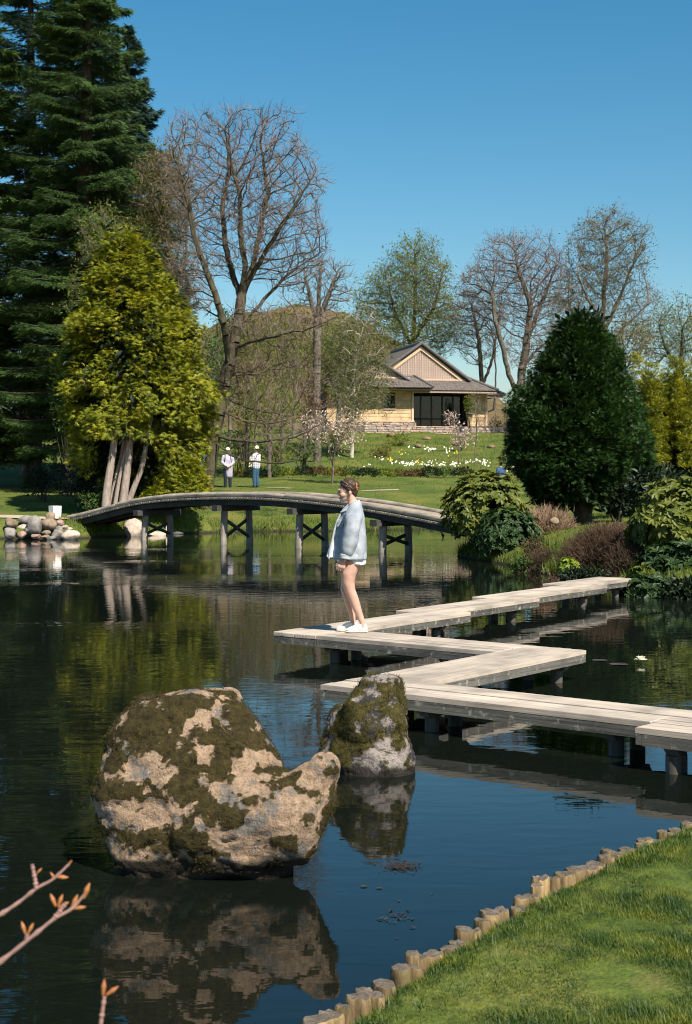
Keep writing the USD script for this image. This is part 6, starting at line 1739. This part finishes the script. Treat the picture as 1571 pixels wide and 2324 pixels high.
# jacket: a boxy body widening to the hem, sleeves with turned-up cuffs
def loft(rows, n=44, p=2.6):
    """Rings (cy, front, back, half width) in the woman's plane; a rounded-box outline."""
    V = []
    th = np.arange(n) / n * 2 * np.pi
    cx_, sx_ = np.cos(th), np.sin(th)
    ex = np.sign(cx_) * np.abs(cx_) ** (2 / p); ey = np.sign(sx_) * np.abs(sx_) ** (2 / p)
    for cy, fr, bk, w, sh in rows:
        q = wp(0, cy, 0)
        u0, u1 = W0[0] + (fr - 590) / 1222, W0[0] + (bk - 590) / 1222
        V.append(np.c_[(u0 + u1) / 2 + ex * (u1 - u0) / 2, W0[1] + ey * w * (1 - .66 * np.clip(-ex + .15, 0, 1) ** 1.2), q[2] + sh * ex])
    V = np.array(V); m = len(rows)
    k = np.arange(m * n).reshape(m, n); j = np.roll(k, -1, 1)
    f = np.vstack([np.c_[k[:-1].ravel(), j[:-1].ravel(), j[1:].ravel()], np.c_[k[:-1].ravel(), j[1:].ravel(), k[1:].ravel()]])
    return V.reshape(-1, 3), f
def dense(rows, n):
    rows = np.array(rows, float); c = np.linspace(rows[0, 0], rows[-1, 0], n)
    from scipy.interpolate import PchipInterpolator
    return np.c_[c, PchipInterpolator(rows[:, 0], rows[:, 1:])(c)]
outer = dense([(436, 515, 640, .070, .004), (462, 492, 662, .115, .008), (500, 455, 676, .165, .01), (560, 410, 690, .190, .0), (690, 352, 712, .200, 0), (830, 318, 724, .205, 0), (950, 290, 731, .210, 0), (1080, 262, 736, .214, 0), (1216, 248, 738, .216, 0)], 60)
inner = outer[::-1][:26].copy(); inner[:, 1] += 16; inner[:, 2] -= 16; inner[:, 3] -= .012
cap = np.array([[inner[-1, 0], 520, 600, .03, 0]])
jv, jf = loft(np.vstack([outer, inner, cap]))
jn = normals(jv, jf)
fold = (fbm(np.stack([jv[:, 0] * 9 + jv[:, 2] * 3, jv[:, 1] * 9, jv[:, 2] * 2.6], -1), 3, 12) - .5) * .034 + (np.abs(fbm(np.stack([jv[:, 0] * 14, jv[:, 1] * 12, jv[:, 2] * 6], -1), 2, 13) - .5)) * .05 - .012
jv = jv + jn * (fold * np.clip((2215 - 470 - (jv[:, 2] - W0[2]) * 1222) / 250, .15, 1))[:, None]
jac = part(woman, 'jacket', (jv, jf), M['denim'], smooth=True)
def sleeve(pts, name='sleeve'):
    from scipy.interpolate import PchipInterpolator
    a = np.array([wj(*p) for p in pts]); s = np.linspace(0, 1, len(a)); c = PchipInterpolator(s, a)(np.linspace(0, 1, 46))
    v, f = tube_path(c[:, :3], c[:, 3], 26)
    n = normals(v, f)
    fo = (fbm(np.stack([v[:, 0] * 11, v[:, 1] * 9, v[:, 2] * 7], -1), 3, 15) - .5) * .034 + np.clip((1.05 - (v[:, 2] - W0[2])) * 3, 0, 1) * np.sin((v[:, 2] * 38 + v[:, 0] * 24)) * .006
    return part(jac, name, (v + n * fo[:, None], f), M['denim'], smooth=True)
sleeve([(592, 505, -.135, .070), (585, 560, -.170, .088), (566, 660, -.205, .097), (540, 800, -.228, .094), (512, 950, -.232, .090), (486, 1080, -.225, .078), (466, 1150, -.212, .066), (458, 1175, -.207, .062)])
sleeve([(575, 505, .135, .070), (566, 560, .170, .088), (545, 660, .205, .095), (510, 800, .228, .092), (480, 950, .232, .088), (452, 1080, .225, .076), (428, 1150, .212, .064), (420, 1175, .207, .060)])
for (a, b, v0) in (((463, 1140), (452, 1212), -.209), ((425, 1140), (412, 1205), .209)):
    c = np.array([wp(*a, v0), wp(*(np.array(a) * .5 + np.array(b) * .5), v0), wp(*b, v0)])
    cv, cf = tube_path(smooth_path(c, 10), np.r_[.060, np.full(8, .071), .064], 22)
    cv = cv + normals(cv, cf) * ((fbm(cv * 22, 2, 3) - .5) * .016)[:, None]
    part(jac, 'cuff', (cv, cf), M['denim_seam'], smooth=50)
# waistband, collar, chest pockets, front edge
wb_ = dense([(1150, 243, 742, .220, 0), (1222, 240, 742, .220, 0)], 6)
wv, wf = loft(np.vstack([[1150, 262, 728, .205, 0], wb_, [1222, 262, 722, .202, 0]])); wn = normals(wv, wf)
wv = wv + wn * ((fbm(np.stack([wv[:, 0] * 9, wv[:, 1] * 9, wv[:, 2] * 2.6], -1), 3, 12) - .5) * .03)[:, None]
part(jac, 'waistband', (wv, wf), M['denim_seam'], smooth=40)
def slab(pts, th):
    """A thin rounded piece of cloth over points (cx, cy, v)."""
    return tri(m3.Manifold.batch_hull([m3.Manifold.sphere(th, 10).translate(tuple(map(float, wp(*p)))) for p in pts]))
for s in (-1, 1):
    part(jac, 'collar', slab([(640, 430, 0), (654, 462, s * .03), (600, 440, s * .095), (590, 500, s * .135)], .007), M['denim_seam'], smooth=40)
    part(jac, 'collar', slab([(590, 450, s * .095), (590, 500, s * .135), (505, 510, s * .100), (392, 590, s * .062), (480, 560, s * .118)], .007), M['denim_seam'], smooth=40)
    part(jac, 'pocket_flap', slab([(362, 692, s * .088), (430, 700, s * .132), (358, 735, s * .090), (400, 785, s * .122), (428, 735, s * .138)], .006), M['denim_seam'], smooth=40)
    part(jac, 'button', tri(ell(wp(392, 752, s * .128), (.010, .010, .010), 10)), M['clip'], smooth=True)
    part(jac, 'front_edge', tri(chain([(*wp(400, 590, s * .05), .010), (*wp(345, 700, s * .05), .012), (*wp(306, 830, s * .055), .012), (*wp(280, 950, s * .06), .012), (*wp(246, 1100, s * .07), .012), (*wp(232, 1205, s * .075), .012)], 10)), M['denim_seam'], smooth=50)
# white shirt tail and frayed shorts below the jacket
sh = dense([(1195, 300, 716, .190, 0), (1240, 330, 722, .188, 0), (1288, 372, 726, .180, 0)], 12)
sv, sf = loft(np.vstack([[1195, 420, 660, .08, 0], sh, [1286, 390, 700, .16, 0], [1240, 420, 660, .1, 0]]))
sn = normals(sv, sf); sv = sv + sn * ((fbm(np.stack([sv[:, 0] * 16, sv[:, 1] * 16, sv[:, 2] * 5], -1), 2, 22) - .5) * .05)[:, None]
sv[:, 2] += (fbm(np.stack([sv[:, 0] * 22, sv[:, 1] * 22, 0 * sv[:, 0]], -1), 2, 23) - .5) * .035
part(woman, 'shorts', (sv, sf), M['white_cloth'], smooth=True)
part(woman, 'shirt_front', slab([(300, 1060, -.05), (245, 1062, 0), (300, 1060, .05), (216, 1186, -.06), (208, 1186, .05), (300, 1192, -.08), (300, 1192, .08), (420, 620, 0)], .010), M['white_cloth'], smooth=50)
# shoes
def shoe(hx_, hy_, tx, ty, v, name='shoe'):
    """Heel at hx_, hy_, toe at tx, ty on the ground line."""
    a, b = wp(hx_, hy_, v), wp(tx, ty, v); L = np.linalg.norm(b - a); u = (b - a) / L; s = np.array([-u[1], u[0], 0]); w = np.array([0, 0, 1.0])
    def q(f_, l, h): return a + u * L * f_ + s * l + w * h
    up = m3.Manifold.batch_hull([ell(q(.12, 0, .045), (.036, .035, .034), 16), ell(q(.16, 0, .092), (.034, .031, .016), 16), ell(q(.48, 0, .065), (.040, .037, .034), 16)])
    up += m3.Manifold.batch_hull([ell(q(.46, 0, .060), (.042, .038, .036), 16), ell(q(.74, 0, .040), (.040, .043, .022), 16), ell(q(.88, 0, .034), (.032, .036, .018), 16)])
    up += m3.Manifold.batch_hull([ell(q(.12, 0, .04), (.035, .034, .02), 16), ell(q(.5, 0, .035), (.04, .036, .02), 16), ell(q(.8, 0, .03), (.04, .043, .016), 16)])
    sh_ = part(woman, name, soften(up, .007, 4), M['canvas'], smooth=True)
    so = m3.Manifold.batch_hull([ell(q(.12, 0, .014), (.040, .037, .014), 16), ell(q(.5, 0, .014), (.04, .040, .014), 16), ell(q(.78, 0, .014), (.044, .046, .014), 16), ell(q(.9, 0, .016), (.030, .036, .012), 16)])
    part(sh_, 'sole', tri(so), M['sole'], smooth=50)
    part(sh_, 'laces', tri(chain([(*q(.42, -.025, .100), .005), (*q(.46, .025, .094), .005), (*q(.52, -.025, .086), .005), (*q(.56, .025, .078), .005), (*q(.62, -.022, .070), .005)], 8)), M['white_cloth'])
shoe(742, 2215, 462, 2215, NV)
shoe(612, 2215, 335, 2215, FV)

# visitors on the far lawn: one builder, different clothes and poses
def cloth(name, col, **k):
    M[name] = mat_plain(name, col, .85, .15, .1, 8.0, **k); return M[name]
cloth('lilac', (.40, .37, .46)); cloth('navy', (.022, .028, .045)); cloth('jeans', (.035, .085, .145)); cloth('straw', (.72, .64, .46)); cloth('pack', (.018, .018, .024)); cloth('blue_top', (.04, .075, .17)); cloth('sky_top', (.16, .36, .62)); cloth('brown_shoe', (.10, .065, .045)); cloth('lilac_dark', (.36, .34, .42))
M['plaid'] = usdkit.material(stage, LOOKS + 'plaid', {'tc': ('texture_coordinate', {}), 'mp': ('mapping', {'scale': (1, 1, 1)}),
    'w1': ('wave_texture', {'bands_direction': 'x', 'scale': 3.6}), 'w2': ('wave_texture', {'bands_direction': 'z', 'scale': 3.6}), 'mx': ('math', {'math_type': 'maximum'}),
    'r': ('rgb_ramp', {'ramp': [(.55, (.74, .70, .70)), (.80, (.46, .44, .50)), (.95, (.26, .26, .34))]}), 'p': ('principled_bsdf', {'roughness': .85})},
    [('tc.object', 'mp.vector'), ('mp.vector', 'w1.vector'), ('mp.vector', 'w2.vector'), ('w1.fac', 'mx.value1'), ('w2.fac', 'mx.value2'), ('mx.value', 'r.fac'), ('r.color', 'p.base_color')], surface='p.BSDF')

def visitor(lab, px, d, hgt, yaw, top, legs, shoes, hat=None, hair=None, coat=None, pack=False, arms='front', lean=0.0, crouch=0.0, lift=0.0):
    b = base_at(px, d); b[2] += lift
    ca, sa = math.cos(yaw), math.sin(yaw); k = hgt / 1.75
    def q(x, y, z):                       # x to the person's left, y forward, z up
        return b + np.array([(x * ca - (y + lean * max(0, z - .9)) * sa) * k, (x * sa + (y + lean * max(0, z - .9)) * ca) * k, max(z - crouch, .0) * k])
    def j(x, y, z, r): return (*q(x, y, z), r * k)
    t = thing('person', lab, 'person', b)
    m = m3.Manifold()
    for s in (-1, 1):
        m += chain([j(s * .09, 0, .90, .085), j(s * .10, .02, .50, .055), j(s * .105, -.01, .10, .040), j(s * .11, .0, .05, .035)])
        m += chain([j(s * .11, 0, .04, .034), j(s * .13, .14, .035, .03)])
    m += m3.Manifold.batch_hull([m3.Manifold.sphere(.12 * k, 18).translate(tuple(q(0, 0, .95))), m3.Manifold.sphere(.13 * k, 18).translate(tuple(q(-.05, 0, 1.25))), m3.Manifold.sphere(.13 * k, 18).translate(tuple(q(.05, 0, 1.25))), m3.Manifold.sphere(.06 * k, 18).translate(tuple(q(-.16, 0, 1.40))), m3.Manifold.sphere(.06 * k, 18).translate(tuple(q(.16, 0, 1.40)))])
    m += chain([j(0, 0, 1.42, .055), j(0, .01, 1.52, .05)])
    m += m3.Manifold.batch_hull([m3.Manifold.sphere(.085 * k, 20).translate(tuple(q(0, .0, 1.66))), m3.Manifold.sphere(.045 * k, 16).translate(tuple(q(0, .06, 1.57)))])
    m += m3.Manifold.sphere(.016 * k, 10).translate(tuple(q(0, .105, 1.625)))
    for s in (-1, 1):
        m += m3.Manifold.sphere(.018 * k, 10).translate(tuple(q(s * .082, 0, 1.63)))
        if arms == 'front':
            m += chain([j(s * .20, 0, 1.40, .05), j(s * .25, .02, 1.14, .042), j(s * .10, .20, .98, .032), j(s * .04, .23, .96, .028)])
            hx = (s * .03, .235, .955)
        elif arms == 'camera':
            m += chain([j(s * .20, 0, 1.40, .05), j(s * .24, .08, 1.17, .042), j(s * .12, .24, 1.28, .032), j(s * .07, .27, 1.32, .028)])
            hx = (s * .05, .28, 1.34)
        else:
            m += chain([j(s * .20, 0, 1.40, .05), j(s * .25, .0, 1.12, .042), j(s * .25, .05, .88, .032), j(s * .25, .06, .85, .028)])
            hx = (s * .25, .06, .82)
        for fb in (-.022, -.007, .008, .022):
            m += chain([j(hx[0] + fb, hx[1], hx[2], .013), j(hx[0] + fb, hx[1] + .03, hx[2] - .035, .011), j(hx[0] + fb * .8, hx[1] + .015, hx[2] - .06, .009)], 8)
        m += chain([j(hx[0] - s * .02, hx[1] + .01, hx[2] + .01, .013), j(hx[0] - s * .035, hx[1] + .035, hx[2] - .02, .010)], 8)
    part(t, 'body', soften(m, .03 * k, 5), M['skin'], smooth=True)
    # trousers
    m = m3.Manifold()
    for s in (-1, 1):
        m += chain([j(s * .085, 0, .92, .112), j(s * .10, .02, .52, .086), j(s * .108, -.01, .09, .072)])
    part(t, 'trousers', soften(m, .03 * k, 4), legs, smooth=True)
    # top
    m = m3.Manifold.batch_hull([m3.Manifold.sphere(r * k, 18).translate(tuple(q(*c))) for c, r in (((-.07, 0, .90), .135), ((.07, 0, .90), .135), ((-.08, 0, 1.25), .14), ((.08, 0, 1.25), .14), ((-.17, 0, 1.40), .068), ((.17, 0, 1.40), .068), ((0, 0, 1.44), .07))])
    for s in (-1, 1):
        if arms == 'front': m += chain([j(s * .20, 0, 1.39, .072), j(s * .255, .02, 1.14, .066), j(s * .12, .185, .99, .052)])
        elif arms == 'camera': m += chain([j(s * .20, 0, 1.39, .072), j(s * .245, .08, 1.17, .066), j(s * .14, .215, 1.26, .052)])
        else: m += chain([j(s * .20, 0, 1.39, .072), j(s * .255, .0, 1.12, .064), j(s * .255, .04, .92, .052)])
    v, f = soften(m, .025 * k, 4)
    v = v + normals(v, f) * ((fbm(v * 9, 2, 3) - .5) * .03)[:, None]
    part(t, 'shirt', (v, f), top, smooth=True)
    if coat:
        part(t, 'tied_coat', soften(m3.Manifold.batch_hull([m3.Manifold.sphere(r * k, 16).translate(tuple(q(*c))) for c, r in (((-.10, .03, .95), .13), ((.02, .03, .95), .14), ((-.12, .03, .52), .10), ((.0, .05, .52), .08))]), .03, 3), coat, smooth=True)
    for s in (-1, 1):
        part(t, 'shoe', tri(m3.Manifold.batch_hull([m3.Manifold.sphere(r * k, 12).translate(tuple(q(*c))) for c, r in (((s * .11, -.03, .045), .045), ((s * .11, .02, .07), .045), ((s * .13, .16, .035), .036))])), shoes, smooth=40)
    if hat:
        h = part(t, 'hat', tri(m3.Manifold.batch_hull([m3.Manifold.cylinder(.02 * k, .105 * k, .10 * k, 20).translate(tuple(q(0, 0, 1.69))), m3.Manifold.sphere(.08 * k, 18).translate(tuple(q(0, 0, 1.745)))])), hat, smooth=40)
        part(h, 'brim', tri(m3.Manifold.cylinder(.014 * k, .165 * k, .175 * k, 24).translate(tuple(q(0, .01, 1.68)))), hat, smooth=40)
    hv_, hf_ = soften(m3.Manifold.sphere(.094 * k, 20).translate(tuple(q(0, -.015, 1.675))) - m3.Manifold.cube((.3 * k, .3 * k, .3 * k), True).rotate((0, 0, math.degrees(yaw))).translate(tuple(q(0, .18, 1.57))), .02, 2)
    part(t, 'hair', (hv_, hf_), hair or M['hair'], smooth=True)
    if pack:
        p_ = part(t, 'backpack', tri(m3.Manifold.batch_hull([m3.Manifold.sphere(.07 * k, 14).translate(tuple(q(x, -.20, z))) for x in (-.09, .09) for z in (1.02, 1.33)])), M['pack'], smooth=40)
        for s in (-1, 1):
            part(p_, 'strap', tri(chain([j(s * .12, -.12, 1.44, .018), j(s * .125, .04, 1.47, .018), j(s * .13, .155, 1.30, .018), j(s * .16, .10, 1.08, .018)], 8)), M['pack'], smooth=40)
    return t
visitor('visitor in pale lilac shirt and pale hat with a backpack on the far lawn', 517, 66.7, 1.72, math.radians(190), M['lilac'], M['navy'], M['navy'], hat=M['straw'], coat=M['lilac_dark'], pack=True, arms='front')
visitor('visitor in white plaid shirt, blue jeans and pale sun hat on the far lawn', 581, 66.2, 1.78, math.radians(55), M['plaid'], M['jeans'], M['brown_shoe'], hat=M['straw'], arms='camera', lean=-.06)
visitor('person in light blue half hidden behind the thuja and the leaning trunk', 456, 68.5, 1.70, math.radians(160), M['sky_top'], M['navy'], M['navy'], arms='down')
visitor('dark-haired person in blue seen only above the rhododendron on the right', 1137, 74.0, 1.62, math.radians(30), M['blue_top'], M['navy'], M['navy'], arms='down', crouch=.84, lift=0)
# ------------------------------------------------------------------ grass blades
M['blade'] = mat_leaf('blade', [(0.3, (0.0426, 0.083, 0.0144)), (0.48, (0.1207, 0.1525, 0.0192)), (0.62, (0.213, 0.1891, 0.0264)), (0.78, (0.355, 0.244, 0.054)), (0.92, (0.568, 0.3782, 0.144))], rough=.5, trans=.35, clump=7.0, spec=.3)
M['blade_far'] = mat_leaf('blade_far', [(0.2, (0.06, 0.0975, 0.012)), (0.5, (0.1125, 0.143, 0.0192)), (0.85, (0.225, 0.195, 0.042))], rough=.5, trans=.35, clump=.8)
def inside_edge(x, y):
    """Distance from the log edging, positive on the lawn side."""
    q = np.stack([x, y], -1); tr = cKDTree(EDGE)
    d, i = tr.query(q)
    j = np.minimum(i + 1, len(EDGE) - 1); k = np.maximum(i - 1, 0)
    t = unit(EDGE[j] - EDGE[k]); n = np.stack([t[:, 1], -t[:, 0]], 1)
    return ((q - EDGE[i]) * n).sum(1)
rng_g = np.random.default_rng(200)
n = 760000
x = rng_g.uniform(-.2, 3.0, n); y = 4.0 + 4.6 * rng_g.random(n) ** .9
ok = (np.abs(x / y) < .26)
x, y = x[ok], y[ok]
e = inside_edge(x, y); ok = e > .035
x, y, e = x[ok], y[ok], e[ok]
dens = fbm(np.stack([x * 2.2, y * 2.2, 0 * x], -1), 4, 3); ok = rng_g.random(len(x)) < np.clip(.5 + (dens - .35) * 2.6, .45, 1) + (e < .16)
x, y, e, dens = x[ok], y[ok], e[ok], dens[ok]
n = len(x)
tall = fbm(np.stack([x * 3.1, y * 3.1, 0 * x + 5], -1), 3, 8)
L = (.010 + .024 * np.clip((tall - .35) * 2.4, 0, 1)) * (.6 + .8 * rng_g.random(n)) + np.where((e < .14) & (rng_g.random(n) < .2), .012, 0)
pos = np.stack([x, y, ground(x, y) - .004], 1)
a = rng_g.random(n) * 6.283
dirs = np.stack([np.cos(a), np.sin(a), .35 + 1.1 * rng_g.random(n)], 1)
upv = np.stack([-np.cos(a), -np.sin(a), .6 + 0 * a], 1)

solo('lawn_grass', scatter(np.array(BLADE[0]) * [1, 1.6, 1], BLADE[1], pos, dirs, upv, L), M['blade'], 'short rough grass of the near lawn', kind='stuff')
# longer tufts against the logs
n = 3000
s = rng_g.random(n) * (len(EDGE) - 1); i = s.astype(int)
t_ = unit(EDGE[np.minimum(i + 1, len(EDGE) - 1)] - EDGE[i]); nn = np.stack([t_[:, 1], -t_[:, 0]], 1)
clump = fbm(np.stack([s * .05, 0 * s, 0 * s], -1), 3, 4)
q = EDGE[i] + nn * (.07 + rng_g.random((n, 1)) ** 2 * .22)
ok = rng_g.random(n) < np.clip((clump - .38) * 4, .05, 1); q, nn, clump = q[ok], nn[ok], clump[ok]; n = len(q)
pos = np.c_[q, ground(q[:, 0], q[:, 1]) - .005]; a = rng_g.random(n) * 6.283
dirs = np.stack([np.cos(a) * .7, np.sin(a) * .7, .7 + .9 * rng_g.random(n)], 1)
solo('edge_grass', scatter(np.array(BLADE[0]) * [1, 1.3, 1], BLADE[1], pos, dirs, np.stack([-np.cos(a), -np.sin(a), .5 + 0 * a], 1), .022 + .05 * rng_g.random(n) ** 2 * clump * 1.5), M['blade'], 'longer grass tufts along the log edging', kind='stuff')
# rough grass along the far shore and the right bank
pts = []
seg = [k for k in range(len(POND)) if POND[k][1] > 23.5 and POND[(k + 1) % len(POND)][1] > 23.5 and POND[k][0] > -8.2]
for k in seg:
    a, b = POND[k], POND[(k + 1) % len(POND)]; L_ = np.linalg.norm(b - a); m = int(L_ * 420)
    t = rng_g.random((m, 1)); nrm = unit(np.array([b[1] - a[1], -(b[0] - a[0])]))
    pts.append(a + (b - a) * t + nrm * (rng_g.random((m, 1)) ** 1.6 * 1.6 + .03))
q = np.vstack(pts); sd = pond_sd(q[:, 0], q[:, 1]); q = q[sd > .04]; n = len(q)
pos = np.c_[q, ground(q[:, 0], q[:, 1]) - .02]; a = rng_g.random(n) * 6.283
dirs = np.stack([np.cos(a) * .6, np.sin(a) * .6, .6 + .9 * rng_g.random(n)], 1)
sz = (.10 + .22 * rng_g.random(n)) * np.clip(fbm(np.c_[q * .8, 0 * a], 3, 6) * 2 - .2, .35, 1.3)
solo('bank_grass', scatter(np.array(BLADE[0]) * [1, 1.1, 1], BLADE[1], pos, dirs, np.stack([-np.cos(a), -np.sin(a), .5 + 0 * a], 1), sz), M['blade_far'], 'rough grass on the banks of the pond', kind='stuff')
# tufts over the middle and far lawns
n = 38000
y = 55 + 66 * rng_g.random(n) ** 1.1; x = rng_g.uniform(-.255, .255, n) * y
ok = pond_sd(x, y) > .4; x, y = x[ok], y[ok]; n = len(x)
pos = np.stack([x, y, ground(x, y) - .02], 1); a = rng_g.random(n) * 6.283
dirs = np.stack([np.cos(a) * .8, np.sin(a) * .8, .5 + .6 * rng_g.random(n)], 1)
slope = np.where(y > 78, 1.9, 1.0)
solo('lawn_tufts', scatter(np.array(BLADE[0]) * [1, 2.4, 1], BLADE[1], pos, dirs, np.stack([-np.cos(a), -np.sin(a), .5 + 0 * a], 1), (.06 + .08 * rng_g.random(n)) * slope), M['blade_far'], 'mown and long grass of the far lawn and slope', kind='stuff')
n = 12000
y = rng_g.uniform(33.5, 47, n); x = rng_g.uniform(3, 12, n); ok = pond_sd(x, y) > .15; x, y = x[ok], y[ok]; n = len(x)
pos = np.stack([x, y, ground(x, y) - .01], 1); a = rng_g.random(n) * 6.283
dirs = np.stack([np.cos(a) * .8, np.sin(a) * .8, .5 + .6 * rng_g.random(n)], 1)
solo('bank_turf', scatter(np.array(BLADE[0]) * [1, 2, 1], BLADE[1], pos, dirs, np.stack([-np.cos(a), -np.sin(a), .5 + 0 * a], 1), .06 + .09 * rng_g.random(n)), M['blade_far'], 'grass of the right bank between the shrubs', kind='stuff')

# small dark burrow at the logs
M['hole'] = mat_plain('hole', (.012, .010, .008), .95, .05, .1, 9.0)

# ------------------------------------------------------------------ budding twigs close to the camera
M['twig_pink'] = mat_plain('twig_pink', (.28, .165, .145), .7, .25, .15, 60.0, .0008, 300)
M['bud'] = mat_leaf('bud', [(0.2, (0.3375, 0.105, 0.048)), (0.5, (0.45, 0.2025, 0.072)), (0.8, (0.495, 0.315, 0.112))], rough=.45, trans=.25)
TD = 1.65
def tp(px, py, o=0.0): return P(px, py, TD + o)
def bud(t, px, py, ang, L, o=0.0):
    """Two or three pointed scales opening from one base."""
    c = tp(px, py, o); s = TD / F
    m = m3.Manifold()
    d = np.array([math.cos(ang), .1, math.sin(ang)])
    a, b, e = c, c + d * L * s * .55, c + d * L * s
    m = m3.Manifold.batch_hull([ell(a, np.full(3, L * s * .10), 10), ell(b, np.full(3, L * s * .19), 10), ell(e, np.full(3, L * s * .05), 10)])
    part(t, 'bud', soften(m, L * s * .1, 3), M['bud'], smooth=True)
def twig(t, pts, r0, r1):
    q = smooth_path([tp(*p) for p in pts], 22); r = np.linspace(r0, r1, 22) * TD / F
    r = r * (1 + .10 * np.sin(np.arange(22) * 1.9) + np.where(np.arange(22) % 7 == 4, .35, 0))
    part(t, 'stem', tube_path(q, r, 10), M['twig_pink'], smooth=50)
t = thing('budding_twig', 'lower pinkish twig with orange opening buds at the bottom left, close up', 'twig', tp(40, 2155))
twig(t, [(-40, 2218), (10, 2176), (43, 2150), (90, 2112), (124, 2085), (164, 2062), (182, 2042), (198, 2022)], 5.6, 3.2)
twig(t, [(122, 2086), (136, 2068), (150, 2050)], 5, 4)
twig(t, [(60, 2136), (61, 2128), (62, 2120)], 4, 4)
for px, py, ang, L in ((57, 2118, 1.9, 26), (64, 2118, 1.1, 24), (126, 2056, 2.0, 28), (132, 2056, 1.2, 26), (134, 2060, .5, 24), (163, 2060, 1.15, 30), (168, 2062, .1, 26), (190, 2038, 1.2, 34)):
    bud(t, px, py, ang, L)
t = thing('budding_twig', 'upper reddish forked twig with small buds at the bottom left, close up', 'twig', tp(40, 2050, .12))
twig(t, [(-30, 2094, .12), (43, 2048, .12), (84, 2016, .12), (120, 1996, .12), (140, 1978, .12), (157, 1961, .12)], 5.5, 2.8)
twig(t, [(82, 2016, .12), (80, 1998, .12), (76, 1978, .12), (73, 1962, .12)], 5, 4)
for px, py, ang, L in ((84, 1982, .8, 16), (124, 1994, 2.2, 18), (128, 1990, -.1, 28), (156, 1962, .9, 12)):
    bud(t, px, py, ang, L, .12)
t = thing('budding_twig', 'short twig rising from below the frame, only its pair of orange buds showing', 'twig', tp(238, 2270, -.05))
twig(t, [(225, 2350, -.05), (232, 2300, -.05), (237, 2262, -.05)], 5, 4)
for px, py, ang, L in ((234, 2258, 1.5, 32), (242, 2258, .6, 30)):
    bud(t, px, py, ang, L, -.05)
